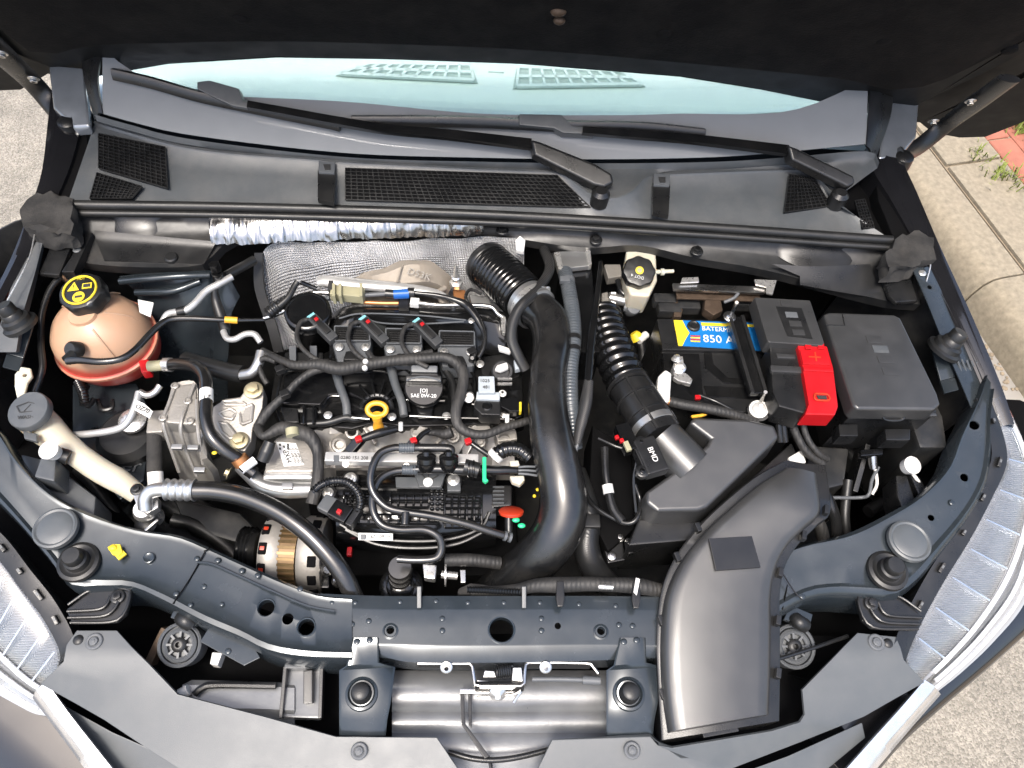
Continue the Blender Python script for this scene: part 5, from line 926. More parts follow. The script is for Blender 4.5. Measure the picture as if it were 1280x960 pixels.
# dipstick
DP = thing('dipstick', 'amber yellow dipstick ring handle in front of the valve cover', 'dipstick', W(473, 528, .82))
c = W(471, 512, .885); dn_ = V((0, -.45, .9)).normalized(); x, y, z = frame(dn_); g = G(); pts = [c+V((math.cos(a)*.0145, math.sin(a)*.0095, math.sin(a)*.004)) for a in [i*2*math.pi/24 for i in range(25)]]; g.tube(pts, .0042, 12, 60); g.done('ring', 'amber', DP)
g = G(); g.tube([W(471, 519, .884), W(472, 526, .872), W(473, 534, .855)], [.009, .0065, .009], 14, 16); g.done('handle', 'amber', DP)
# ignition coils
def coil(cx, cy, lab):
    T = thing('ignition_coil', lab, 'ignition coil', W(cx, cy, .855), 'ignition coils in a row')
    P = lambda *a: [(cx+x, cy+y) for x, y in a]
    g = G(); g.px(P((-23, -18), (21, -17), (24, -10), (24, 8), (20, 28), (-18, 28), (-24, 8)), .884, .035, 1.02); g.done('body', 'gray', T, .003)
    g = G(); g.px(P((-21, -16), (-8, -17.5), (-4, -16), (21, -15), (21, 1), (-20, 1)), .890, .008); o = g.done('top', 'black', T, .0015)
    for i in range(5): g = G(); g.bar(W(cx-17, cy-12+i*2.8, .8905), W(cx+18, cy-11+i*2.8, .8905), .0012, .0014); g.done('fin', 'blacks', o)
    g = G(); g.tube(WL_([(cx-21.5, cy-16.5), (cx+22, cy-15.5), (cx+22, cy+2), (cx-21.5, cy+2), (cx-21.5, cy-16.5)], .8905), .0012, 6, 50, smooth=False); g.done('top_frame', 'gray', o)
    g = G(); g.px(P((-8, 14), (8, 14), (14, 26), (-12, 26)), .889, .014); g.done('nose', 'black', T, .004)
    for dx in (-16, 17): bolt(T, cx+dx, cy+10, .888, 5.5, 'zinc')
    a, b = W(cx-50, cy-26, .897), W(cx-22, cy+2, .890); g = G(); g.bar(a, b, .017, .016); k = g.done('plug', 'gray2', T, .002)
    m = (a+b)/2; d = (b-a).normalized(); sd_ = V((-d.y, d.x, 0)); g = G(); g.bar(a+d*.005+V((0, 0, .009)), b-d*.012+V((0, 0, .009)), .009, .006); g.done('plug_latch', 'black', k, .001)
    g = G(); g.box(a+d*.014+V((0, 0, .0125)), .006, .006, .005, X=d); g.done('plug_lock', 'red', k, .001)
    g = G(); g.box(a-d*.001+V((0, 0, .003)), .006, .014, .009, X=d); g.done('plug_seal', 'cyan', k, .001)
    return T
for cx, cy, l in ((440, 424, 'ignition coil next to the round black cap'), (504, 427, 'middle ignition coil of the row on the valve cover'), (571, 430, 'ignition coil near the fat charge pipe')): coil(cx, cy, l)
# round cover + rear ridge
RC = thing('round_cover', 'round black lidded cover at the rear corner of the engine', 'round cover', W(384, 430, .78))
c = W(384, 388, .905); g = G(); g.lathe(c, V((0, -.1, 1)), [(.030, -.10), (.032, -.03), (.034, -.026), (.034, -.02), (.0375, -.017), (.0375, -.002), (.036, 0), (.032, .001), (.031, -.001), (.001, -.001)], 44); g.done('lid', 'blacks', RC)
for x in (366, 392): g = G(); g.px([(x-5, 432), (x+4, 432), (x+4, 453), (x-4, 453)], .862, .01); g.done('grey_rib', 'gray', RC, .001)
g = G(); g.px([(356, 440), (404, 440), (404, 462), (352, 462)], .852, .03); g.done('foot', 'black', RC, .003)
IR = thing('rear_cover', 'long black ridge cover behind the ignition coils', 'cover', W(500, 400, .80))
g = G(); g.loft(lo([[(410, 400, .86), (425, 386, .875), (450, 380, .885), (520, 381, .885), (600, 385, .88), (640, 392, .87)], [(412, 404, .868), (428, 392, .88), (452, 387, .892), (520, 388, .892), (600, 393, .886), (640, 400, .875)], [(412, 414, .87), (430, 402, .882), (455, 396, .892), (520, 397, .892), (600, 401, .886), (640, 410, .875)], [(412, 430, .86), (430, 418, .87), (455, 410, .875), (520, 412, .875), (600, 416, .87), (640, 430, .86)], [(412, 450, .84), (430, 440, .84), (455, 436, .84), (520, 438, .84), (600, 442, .84), (640, 450, .84)]]), 40, .003); g.done('shell', 'blacks', IR)
for q in ([(424, 398), (452, 392), (520, 394), (582, 400)], [(452, 393), (472, 403), (520, 405), (580, 402)]): g = G(); g.tube(WL_([(a, b, .8945) for a, b in q]), .0014, 6, 24); g.done('edge_rib', 'gray', IR)
bolt(IR, 589, 401, .89, 4, 'zinc'); g = G(); g.px([(628, 402), (646, 402), (648, 425), (632, 428)], .875, .03); g.done('end_block', 'black', IR, .003)
# turbo heat cover, lambda sensor
TS = thing('turbo_cover', 'brown stained metal heat cover over the turbocharger', 'heat cover', W(510, 360, .72))
g = G(); g.loft(lo([[(432, 352, .855), (450, 343, .868), (475, 336, .88), (497, 330, .885), (512, 326, .89), (530, 325, .89), (548, 332, .885), (562, 345, .87), (568, 360, .855)], [(436, 356, .862), (455, 348, .878), (478, 341, .892), (498, 335, .90), (514, 331, .905), (530, 331, .904), (545, 338, .895), (556, 348, .882), (564, 362, .862)], [(440, 366, .86), (460, 360, .875), (480, 357, .885), (500, 354, .893), (515, 352, .897), (530, 352, .896), (545, 356, .888), (553, 362, .876), (560, 370, .86)], [(440, 385, .82), (460, 385, .82), (480, 385, .82), (500, 385, .82), (515, 385, .82), (530, 385, .82), (540, 385, .82), (550, 385, .82), (560, 385, .82)]]), 44, .002)
for v in g.b.verts: v.co += noise.noise_vector(v.co*26)*.005
g.done('shell', 'shield', TS)
g = G(); g.tube(WL_([(496, 353, .902), (500, 340, .905), (504, 331, .904)]), .0016, 6); g.done('seam', 'shield', TS)
text('stamp', 'D53K', W(524, 343, .908), V((1, -.35, 0)), V((.1, 1, .2)), .018, 'cast', TS)
g = G(); P = cr(WL_([(398, 353, .885), (404, 351, .888), (440, 355, .89), (500, 360, .89), (540, 366, .887), (556, 372, .88)]), 30); g.tube(P, [.011, .0125, .011, .0105, .010, .008], 16, 40, flat=.7); g.done('coolant_pipe', 'alupipe', None, label='white metallic pipe lying along the rear of the engine', cat='pipe')
LS = thing('lambda_sensor', 'metal sensor standing beside the turbocharger cover', 'sensor', W(572, 365, .80))
g = G(); c = W(570, 356, .875); g.hexa(c, (0, -.1, 1), .012, .010); g.lathe(c+V((0, 0, .01)), (0, -.05, 1), [(.008, 0), (.008, .012), (.005, .014), (.004, .03), (.002, .045)], 16); g.done('probe', 'zinc', LS, .001)
g = G(); g.px([(566, 362), (582, 362), (582, 380), (568, 380)], .86, .03); g.done('boss', 'copper', LS, .003)
g = G(); g.tube(WL_([(556, 360, .88), (548, 366, .885), (552, 376, .885), (558, 378, .88)]), .005, 10, 20); g.done('bracket', 'shield', LS)
g = G(); g.tube(WL_([(590, 385, .865), (582, 372, .87), (588, 362, .87), (602, 368, .865)]), .003, 8, 20); g.done('wire', 'black', LS)
g = G(); g.px([(586, 366), (612, 372), (616, 386), (590, 384)], .855, .03); g.done('flange', 'alu', LS, .004)
# fuel line with green-grey and blue couplings
FL = thing('fuel_line', 'fuel line with olive and blue couplings behind the coils', 'fuel line', W(480, 375, .87))
hose('line', [(330, 398, .875), (345, 393, .882), (358, 386, .89), (372, 372, .895), (390, 366, .90), (412, 366, .90)], [3, 3, 3.2, 3, 3, 3], 'steel', '', par=FL)
hose('corrugated_end', [(336, 392, .885), (346, 384, .893), (360, 376, .897)], 7, 'black', '', par=FL, corr=(.006, .002)); g = G(); g.cyl(W(358, 377, .898), W(364, 373, .899), .0075, seg=14); g.done('collar', 'gray', FL)
hose('lever_tube', [(348, 383, .905), (360, 372, .91), (368, 358, .915), (372, 352, .918)], 4, 'rubber', '', par=FL)
hose('tail', [(376, 353, .918), (386, 357, .91), (396, 361, .905)], 3, 'blacks', '', par=FL)
g = G(); g.bar(W(414, 366, .905), W(456, 370, .905), .020, .020); o = g.done('coupling', 'olive', FL, .003)
for x in (418, 426, 452): g = G(); g.bar(W(x, 359, .912), W(x, 375, .912), .005, .022); g.done('coupling_ring', 'olive', o, .001)
g = G(); g.bar(W(411, 361, .905), W(417, 361, .905), .02, .02); g.done('coupling_seal', 'ink', o, .001)
hose('line', [(374, 380, .89), (392, 373, .895), (412, 373, .898)], 3, 'greyhose', '', par=FL)
hose('line', [(456, 369, .903), (470, 368, .903), (484, 367, .903)], 3, 'gray', '', par=FL)
g = G(); g.cyl(W(482, 367, .905), W(494, 368, .905), .008, seg=14); g.done('coupling_end', 'black', FL); g = G(); g.cyl(W(510, 366, .905), W(518, 366, .905), .009, seg=14); g.done('coupling_end', 'black', FL)
g = G(); g.cyl(W(492, 368, .905), W(511, 367, .905), .0085, seg=16); g.done('coupling', 'blue', FL)
g = G(); g.px([(498, 370), (511, 370), (511, 386), (498, 386)], .898, .012); g.done('holder', 'black', FL, .001)
hose('line', [(454, 378, .895), (480, 379, .895), (498, 379, .895)], 2.6, 'copper', '', par=FL)
hose('wire', [(516, 366, .905), (545, 369, .905), (566, 374, .904), (582, 381, .90), (592, 392, .897), (600, 405, .893), (606, 420, .89), (604, 435, .885), (598, 447, .88)], [3, 3, 3, 4, 6, 5, 3, 3, 3], 'hose', '', par=FL)
hose('metal_pipe', [(514, 377, .898), (545, 381, .897), (580, 381, .895), (612, 383, .893), (622, 392, .89), (630, 399, .888), (630, 416, .88)], 2.6, 'steel', '', par=FL)
g = G(); g.bar(W(513, 378, .90), W(524, 379, .90), .014, .010); g.done('pipe_sleeve', 'white', FL, .001)
g = G(); g.px([(626, 396), (632, 395), (632, 416), (628, 416)], .892, .01); g.done('pipe_tab', 'zinc', FL, .002)
# main taped harness over the valve cover
MH = thing('engine_harness', 'grey taped wiring harness draped over the engine top', 'wiring harness', W(470, 460, .86))
hose('main_loom', [(328, 438, .87), (345, 447, .885), (368, 456, .897), (400, 456, .903), (425, 461, .903), (450, 457, .903), (490, 451, .903), (530, 448, .903), (556, 447, .902), (572, 455, .90), (579, 470, .898), (576, 492, .895), (570, 512, .893), (572, 530, .886), (586, 541, .88), (606, 543, .878), (630, 535, .876), (660, 526, .87)], [4, 4.5, 5, 6, 8.5, 8.5, 7.5, 7, 7, 6.5, 7, 7, 7, 6.5, 6, 5.5, 5, 5], 'tape', '', par=MH, n=160)
hose('branch', [(418, 458, .90), (392, 464, .897), (372, 477, .893), (358, 492, .888), (344, 505, .88), (332, 518, .872), (322, 534, .86)], [5, 5, 4.5, 4.5, 5, 6, 6], 'tape', '', par=MH)
hose('branch', [(345, 452, .88), (330, 448, .876), (324, 456, .87), (328, 470, .865), (334, 480, .86)], 3.5, 'tape', '', par=MH)
for cx, cy in ((440, 424), (504, 427), (571, 430)):
    hose('coil_wire', [(cx-50, cy-26, .90), (cx-64, cy-21, .903), (cx-69, cy-5, .904), (cx-63, cy+10, .904), (cx-50, cy+22, .905), (cx-36, cy+29, .905)], 3, 'tape', '', par=MH)
hose('branch', [(460, 440, .902), (468, 449, .904), (490, 449, .906), (520, 444, .905), (540, 440, .90)], 4, 'tape', '', par=MH)
hose('branch', [(565, 540, .876), (556, 543, .872), (545, 541, .866), (530, 541, .862)], [7, 6, 4, 3], 'tape', '', par=MH)
for x, y, z in ((457, 452, .913), (456, 460, .913)): g = G(); g.lathe(W(x, y, z), (0, -.4, 1), [(.0045, -.004), (.0045, .002), (.003, .004)], 14); g.done('clip_stud', 'white', MH)
for x, y, z in ((350, 462, .893), (590, 440, .888), (356, 493, .895)): g = G(); g.box(W(x, y, z), .014, .012, .012, X=(1, .5, 0)); g.done('clip', 'black', MH, .002)
g = G(); g.lathe(W(590, 450, .885), (0, -.4, 1), [(.006, -.01), (.006, .004), (.004, .008), (.0045, .014), (.003, .016)], 14); g.done('stud', 'black', MH)
# solenoid block
SV = thing('purge_valve', 'grey solenoid valve on black base right of the oil cap', 'solenoid valve', W(610, 500, .84))
g = G(); g.px([(598, 470), (618, 470), (619, 491), (598, 491)], .90, .02); o = g.done('coil_body', 'graylt', SV, .002)
g = G(); g.px([(596, 489), (625, 490), (625, 500), (595, 499)], .893, .02); g.done('step', 'graylt', SV, .002)
g = G(); g.px([(594, 498), (626, 499), (626, 519), (602, 518), (592, 509)], .888, .03); g.done('base', 'black', SV, .003)
g = G(); g.lathe(W(609, 508, .8885), up, [(.008, 0), (.008, .001), (.006, .0015), (.0055, .0005), (.001, .0005)], 20); g.done('base_disc', 'blacks', SV)
text('marking', '1025', W(606, 476, .9005), (1, 0, 0), (0, 1, 0), .008, 'ink', o); text('marking', '481', W(608, 484, .9005), (1, 0, 0), (0, 1, 0), .008, 'ink', o)
g = G(); g.px([(626, 498), (648, 496), (650, 514), (638, 514), (626, 508)], .885, .018); g.done('connector', 'blacks', SV, .002); g = G(); g.px([(649, 502), (652, 502), (652, 514), (649, 514)], .886, .012); g.done('connector_lock', 'yellow', SV, .001)
bolt(SV, 586, 497, .875, 7, 'zinc', (0, -.5, 1)); bolt(SV, 628, 492, .88, 5, 'white')
# thermostat-ish fittings near the pipe
TF = thing('sensor_fitting', 'white clipped sensor fittings beside the fat charge pipe', 'fitting', W(630, 460, .84))
g = G(); g.lathe(W(628, 464, .885), (.1, -.3, 1), [(.018, -.03), (.018, 0), (.016, .002), (.012, .002), (.011, -.004), (.001, -.004)], 26); g.done('socket', 'black', TF)
g = G(); g.px([(621, 456), (634, 452), (636, 460), (626, 464), (618, 462)], .892, .008); g.done('plug', 'white', TF, .003)
g = G(); g.px([(622, 430), (640, 436), (638, 441), (624, 437)], .895, .008); g.done('clip', 'white', TF, .002)
g = G(); g.px([(642, 450), (650, 446), (652, 460), (644, 462)], .888, .012); g.done('clip', 'graylt', TF, .002)
for y in (474, 480): g = G(); g.bar(W(622, y, .888), W(640, y, .888), .0035, .004); g.done('blade', 'zinc', TF)
# ---------------------------------------------------------------- front of engine: fuel rail, injectors
FR_ = thing('fuel_rail', 'flat white metal fuel rail with printed code', 'fuel rail', W(500, 572, .82))
g = G(); g.bar(W(407, 573, .862), W(598, 576, .862), .016, .016); o = g.done('rail', 'alupipe', FR_, .002)
text('marking', '0280 151 208  H', W(447, 572.5, .8705), W(500, 573, .86)-W(440, 572, .86), (0, 1, 0), .0075, 'ink', o)
g = G(); g.px([(417, 569), (424, 569), (424, 577), (417, 577)], .8703, .0006); g.done('code_square', 'gray', o)
for x, y in ((432, 580), (505, 568), (508, 583)): g = G(); g.cyl(W(x, y, .855), W(x, y, .868), .005, seg=12); g.done('stub', 'zinc', FR_)
for i, (x, y) in enumerate(((448, 550), (517, 552), (585, 553))):
    T = thing('injector', ['injector connector with red lock left of the hose bend', 'injector connector with red lock behind the twin valves', 'injector connector with red lock near the green clip'][i], 'injector', W(x, y+10, .83), 'fuel injector connectors'); d = V((-.6, -.6, 0)) if i < 2 else V((-.4, -.7, 0))
    g = G(); a = W(x+4, y-2, .872); g.bar(a, a+d*.030+V((0, 0, -.012)), .014, .014); g.done('connector', 'blacks', T, .002)
    g = G(); g.box(W(x, y-1, .882), .010, .009, .008, X=(1, .4, 0)); g.done('lock', 'red', T, .0015)
    w_ = [(x+4, y-1, .872), (x+24, y-8, .872), (x+50, y-14, .868)] if i == 0 else ([(x+4, y-2, .874), (x+12, y-10, .87), (x+20, y-14, .866)] if i == 1 else [(x+4, y+1, .876), (x+14, y+8, .874), (x+26, y+16, .87)])
    hose('lead', w_, [4.5, 6, 4] if i == 0 else 3.5, 'hose', '', par=T)
for i, (x, y) in enumerate(((501, 533), (634, 523))): g = G(); g.cyl(W(x, y-5, .885), W(x, y+5, .875), .0035, seg=10); g.done('dowel', 'white', None, label=['white dowel pin on the cast head below the dipstick', 'white dowel pin below the solenoid valve'][i], cat='pin')
# ---------------------------------------------------------------- intake manifold
IM = thing('intake_manifold', 'black ribbed intake manifold at the front of the engine', 'intake manifold', W(520, 640, .66))
mz = lambda y: .825-(y-590)*.0004-max(0, (y-650))*.0018
g = G(); rows = [[W(x, y+ (8*math.sin(math.pi*(x-420)/200) if y > 600 else 0), z+.006*math.sin(math.pi*(x-420)/200)) for x in range(420, 622, 10)] for y, z in ((588, .80), (596, .815), (610, .82), (640, .812), (658, .80), (668, .785), (676, .76), (684, .72))]
g.loft(rows, len(rows[0]), .003, smooth=False); g.done('shell', 'blacks', IM)
def mribs(x0, x1, y0, y1, nx, ny):
    for i in range(nx+1):
        x = x0+(x1-x0)*i/nx; g = G(); g.tube(WL_([(x, y0, .829), (x, (y0+y1)/2, .828), (x, y1, .822)]), .0018, 6, 10); g.done('rib', 'blacks', IM)
    for j in range(ny+1):
        y = y0+(y1-y0)*j/ny; g = G(); g.tube(WL_([(x0, y, .8295), ((x0+x1)/2, y, .831), (x1, y, .8295)]), .0018, 6, 10); g.done('rib', 'blacks', IM)
mribs(488, 536, 617, 634, 5, 2); mribs(556, 602, 618, 660, 5, 5); mribs(430, 462, 614, 630, 4, 2); mribs(436, 548, 643, 655, 9, 1)
for x in (540, 547, 553):
    for y in range(612, 640, 6): g = G(); g.ball(W(x, y, .825), .004, .003, .004, 8, 6); g.done('stud', 'blacks', IM)
for q in ([(425, 655), (450, 668), (500, 676), (560, 674), (600, 660), (612, 640)], [(432, 662), (470, 680), (520, 685), (570, 680), (606, 664)]): g = G(); g.tube(WL_([(a, b, .815-.0004*(b-640)) for a, b in q]), .003, 8, 40); g.done('rim', 'black', IM)
g = G(); g.px([(494, 596), (556, 597), (552, 610), (495, 609)], .838, .006); g.done('tag_plate', 'graypl', IM, .001)
g = G(); g.px([(517, 590), (558, 590), (551, 609), (524, 609)], .842, .006); g.done('valve_bracket', 'graypl', IM, .002)
for x, y in ((535, 603), ): g = G(); g.lathe(W(x, y, .8425), up, [(.0075, -.002), (.0075, .002), (.006, .003), (.001, .003)], 18); g.done('screw', 'label', IM)
for q in ((535, 602, 527, 592), (535, 602, 536, 588), (535, 602, 548, 594)): g = G(); g.bar(W(q[0], q[1], .843), W(q[2], q[3], .843), .0016, .002); g.done('bracket_rib', 'ink', IM)
for x, y, r in ((567, 600, 8), (438, 598, 8), (410, 616, 7), (352+58, 616, 1)):
    if r > 1: g = G(); g.lathe(W(x, y, .832), up, [(.014, -.02), (.0125, .002), (.010, .003)], 20); g.done('boss', 'black', IM); bolt(IM, x, y, .835, r, 'zinc')
g = G(); g.px([(559, 603), (576, 603), (576, 614), (559, 614)], .835, .01); g.done('lug', 'graypl', IM, .002)
g = G(); q = WL_([(448, 666, .822), (491, 667, .822), (491, 676, .815), (448, 675, .815)]); g.prism(q, .0015, (0, .3, -1)); o = g.done('label_strip', 'label', IM)
text('label_text', '38 167 109  H', W(470, 671, .8195), (1, 0, 0), (0, .8, .5), .0075, 'ink', o); g = G(); g.prism(WL_([(451, 668, .8215), (457, 668, .8215), (457, 674.5, .8175), (451, 674.5, .8175)]), .0008, (0, -.3, 1)); g.done('code_square', 'gray', o)
# evap hoses + twin valves
TV = thing('twin_valves', 'black twin check valve unit with green clip on the manifold', 'check valve', W(550, 580, .85))
hose('upper_pipe', [(514, 560, .885), (530, 560, .888), (562, 561, .888), (562, 568, .885)], 5.5, 'black', '', par=TV)
for x in (533, 561): c = W(x, 573, .888); g = G(); g.lathe(c, V((0, .62, .78)), [(.010, -.02), (.014, -.012), (.0145, -.006), (.013, -.005), (.013, -.003), (.0145, -.002), (.0145, .003), (.012, .005), (.006, .006), (.005, .012)], 26); g.done('valve', 'blacks', TV)
hose('lower_pipe', [(514, 587, .872), (545, 586, .874), (572, 587, .874), (590, 588, .872)], [5, 6, 6, 7], 'black', '', par=TV)
g = G(); g.cyl(W(580, 583, .875), W(598, 588, .872), .012, seg=18); g.done('joint', 'black', TV)
for x in (586, 592): g = G(); c = W(x, 586, .873); g.lathe(c, (1, 0, 0), [(.012, -.002), (.0135, -.001), (.0135, .001), (.012, .002)], 20, cap=False); g.done('joint_ring', 'blacks', TV)
g = G(); g.px([(603, 571), (608, 571), (608, 598), (611, 600), (607, 603), (603, 600)], .892, .008); g.done('green_clip', 'green', TV, .0015, label='bright green retaining clip')
hose('outlet_pipe', [(600, 587, .870), (620, 588, .868), (640, 588, .866), (672, 590, .86)], [6, 6, 5, 4.5], 'blacks', '', par=TV)
for s in (-4, 0, 4): hose('wire', [(648, 588+s, .872), (660, 588+s*1.2, .872), (680, 590+s*1.5, .868)], 1.6, 'gray', '', par=TV)
hose('evap_hose', [(508, 560, .885), (492, 560, .887), (476, 566, .888), (467, 580, .887), (463, 600, .883), (468, 618, .877), (484, 634, .870), (508, 640, .866), (540, 645, .862), (580, 654, .855), (615, 665, .845), (638, 672, .835)], 5, 'hosegl', 'upper black hose bending round and running to the charge pipe', 'hose')
hose('evap_hose', [(512, 587, .87), (490, 590, .872), (474, 600, .873), (466, 620, .872), (467, 640, .868), (478, 656, .862), (500, 662, .858), (530, 662, .855), (547, 670, .85), (552, 684, .84), (546, 697, .832), (525, 700, .828), (497, 699, .826)], 5, 'hosegl', 'lower black hose doubling back under the manifold', 'hose')
for x, y, z in ((508, 560, .886), (512, 587, .871)): g = G(); g.tube(WL_([(x-9, y, z), (x+10, y, z)]), .0072, 14, 24, corr=(.004, .0008), smooth=False); g.done('hose_sleeve', 'greyhose', TV)
g = G(); g.px([(503, 646), (510, 646), (508, 655), (503, 655)], .868, .006); g.tube(WL_([(507, 640, .872), (506, 656, .868)]), .006, 10); g.done('hose_clip', 'black', None, .0015, label='black clip holding the two evap hoses together', cat='clip')
# red and green caps near the pipe
RK = thing('red_tap', 'red round cap on black stem beside the charge pipe', 'cap', W(638, 660, .78))
g = G(); g.lathe(W(639, 640, .84), (0, .74, .67), [(.018, -.003), (.019, 0), (.019, .002), (.016, .004), (.001, .004)], 28); g.done('cap', 'redo', RK); g = G(); g.cyl(W(636, 647, .835), W(636, 668, .825), .006, seg=12); g.done('stem', 'black', RK)
for x, y in ((645, 650), (652, 657)): g = G(); g.ball(W(x, y, .845), .006, .004, .003, 12, 8); g.done('green_tab', 'green', RK)
g = G(); g.px([(637, 576), (648, 575), (650, 582), (638, 583)], .872, .012); g.px([(637, 595), (655, 594), (656, 600), (650, 606), (640, 602)], .866, .012); g.done('cream_clips', 'milk', None, .002, label='cream plastic clip pair on the outlet pipe by the charge pipe', cat='clip')
hose('cam_hose', [(618, 570, .862), (632, 562, .872), (648, 562, .875), (662, 572, .87)], 9, 'blacks', 'short ribbed black hose stub with white ring behind the green clip', 'hose', corr=(.007, .001))
g = G(); g.cyl(W(617, 572, .866), W(622, 567, .870), .013, seg=18); g.done('hose_ring', 'white', None, label='white ring on the short ribbed hose stub', cat='ring')
g = G(); g.px([(614, 606), (640, 606), (640, 632), (616, 634)], .82, .04); o = g.done('throttle_motor', 'black', None, .004, label='black finned throttle motor block below the green clip', cat='motor')
for i in range(5): g = G(); g.bar(W(616, 609+i*5, .8205), W(630, 609+i*5, .8205), .002, .003); g.done('fin', 'graypl', o)
for x, y in ((672, 612), (668, 620), (675, 600)): g = G(); g.ball(W(x, y, .83), .003, .003, .003, 8, 6); g.done('paint_dot', 'yellow' if y > 605 else 'cyan', o)
# map sensor
MS = thing('map_sensor', 'black pressure sensor plug with red lock left of the manifold', 'sensor', W(425, 640, .81))
X = W(442, 650, .85)-W(404, 630, .85); g = G(); g.box(W(411, 632, .850), .024, .026, .016, X=X); g.done('body', 'graypl', MS, .003); g = G(); g.box(W(426, 641, .853), .03, .026, .018, X=X); g.done('plug', 'blacks', MS, .002); g = G(); g.box(W(443, 648, .852), .010, .032, .022, X=X); g.done('plug_end', 'black', MS, .002); g = G(); g.box(W(424, 640, .865), .007, .007, .008, X=X); g.done('lock', 'red', MS, .0015)
hose('loom', [(392, 614, .85), (402, 606, .856), (418, 601, .862), (434, 603, .865), (446, 613, .866), (451, 628, .862), (447, 640, .857)], 5, 'blacks', '', par=MS, corr=(.0045, .0012), n=120)
# oil filter / thermostat below manifold
OF = thing('oil_filter_head', 'black and steel oil filter head below the hose bend', 'oil filter head', W(505, 725, .62))
g = G(); g.lathe(W(502, 735, .70), (0, -.2, 1), [(.035, -.05), (.035, .01), (.03, .014), (.022, .016), (.022, .03), (.016, .034), (.001, .034)], 32); g.done('housing', 'blacks', OF)
for k in range(3): g = G(); g.lathe(W(500, 722-k*6, .745+k*.02), (0, -.1, 1), [(.017, -.004), (.019, 0), (.017, .004)], 24); g.done('collar', 'hosegl', OF)
g = G(); g.px([(528, 704), (546, 706), (544, 724), (530, 722)], .79, .02); g.done('bracket', 'zinc', OF, .003); g = G(); g.cyl(W(552, 718, .78), W(572, 720, .78), .006, seg=12); g.cyl(W(556, 718, .78), W(558, 718, .78), .018, seg=20); g.done('bolt_stud', 'zinc', OF)
g = G(); g.px([(575, 712), (582, 712), (582, 728), (576, 728)], .78, .01); g.done('plate', 'steel', OF, .001)
hose('loom', [(556, 700, .79), (590, 700, .79), (625, 704, .78)], 8, 'tape', 'taped cable low behind the crossmember', 'cable')
g = G(); g.px([(572, 735), (588, 728), (610, 730), (620, 742), (572, 744)], .80, .03); g.done('foam_pad', 'fabric', None, .006, label='grey pad above the crossmember next to the harness', cat='pad')
g = G(); g.tube(WL_([(584, 737, .822), (610, 738, .822), (650, 740, .822)]), .004, 10, 60, corr=(.004, .0015)); g.done('corrugated_wire', 'blacks', None, label='thin corrugated wire along the crossmember edge', cat='wire')
for x in (524, 655): g = G(); g.bar(W(x, 733, .838), W(x, 760, .828), .006, .006); g.done('stay_pin', 'graypl', BODY, .001)
for k in range(2): g = G(); g.cyl(W(630+k*6, 669.5+k*1.8, .839), W(633+k*6, 670.3+k*1.8, .838), .0075, seg=14); g.done('hose_band', 'gray', RK)
# ================================================================== TIMING SIDE / LEFT
# cast front cover with label
TC = thing('timing_cover', 'grey cast timing cover with white printed label', 'timing cover', W(365, 575, .70))
g = G(); g.px([(344, 548), (356, 540), (385, 545), (396, 560), (392, 590), (330, 590), (335, 560)], .842, .05, 1.03); g.done('casting', 'cast', TC, .005)
g = G(); g.px([(330, 586), (390, 588), (391, 598), (328, 598)], .838, .03); g.done('flange', 'alu', TC, .004)
g = G(); g.px([(345, 552), (370, 554), (380, 581), (355, 583)], .8428, .0012); o = g.done('label', 'label', TC)
Xl = W(362, 582, .84)-W(350, 553, .84); Yl = V((-Xl.y, Xl.x, 0))
text('label_text', 'MXP', W(360, 570, .8433), -Xl, -Yl, .012, 'ink', o)
for i in range(3): text('label_text', '55512839 1.2T', W(366+i*4, 569, .8433), -Xl, -Yl, .0048, 'ink', o)
for a in range(3):
    for b in range(3):
        if (a+b) % 2 == 0 or a == 2: g = G(); g.box(W(350+a*5, 556+b*2.4, .8432), .0042, .0026, .0004, X=Xl); g.done('code_square', 'ink', o)
# aluminium coolant pipe + clip
hose('coolant_pipe', [(302, 582, .825), (312, 592, .825), (328, 606, .825), (352, 612, .825), (390, 612, .822)], [10, 10, 10, 11, 10], 'alu', 'silver coolant pipe below the timing cover label', 'pipe')
g = G(); g.px([(352, 602), (366, 602), (366, 611), (352, 611)], .842, .008); g.done('pipe_clip', 'alu', None, .002, label='small silver clip on the coolant pipe', cat='clip')
hose('sleeve', [(338, 552, .88), (333, 565, .872), (328, 576, .865)], [7, 9, 8], 'rubber', 'black boot hanging on the timing cover corner', 'boot')
hose('timing_loom', [(322, 534, .865), (330, 545, .872), (352, 535, .872), (372, 540, .872), (386, 545, .868), (396, 560, .86), (398, 580, .855), (396, 605, .85), (390, 630, .84)], [6, 5, 8, 10, 9, 7, 7, 7, 8], 'tape', 'black taped loom running down beside the cast timing cover', 'cable')
g = G(); g.cyl(W(365, 536, .882), W(366, 545, .88), .010, seg=16); g.done('loom_ring', 'olive', None, label='cream tape ring on the loom above the timing label', cat='tape ring')
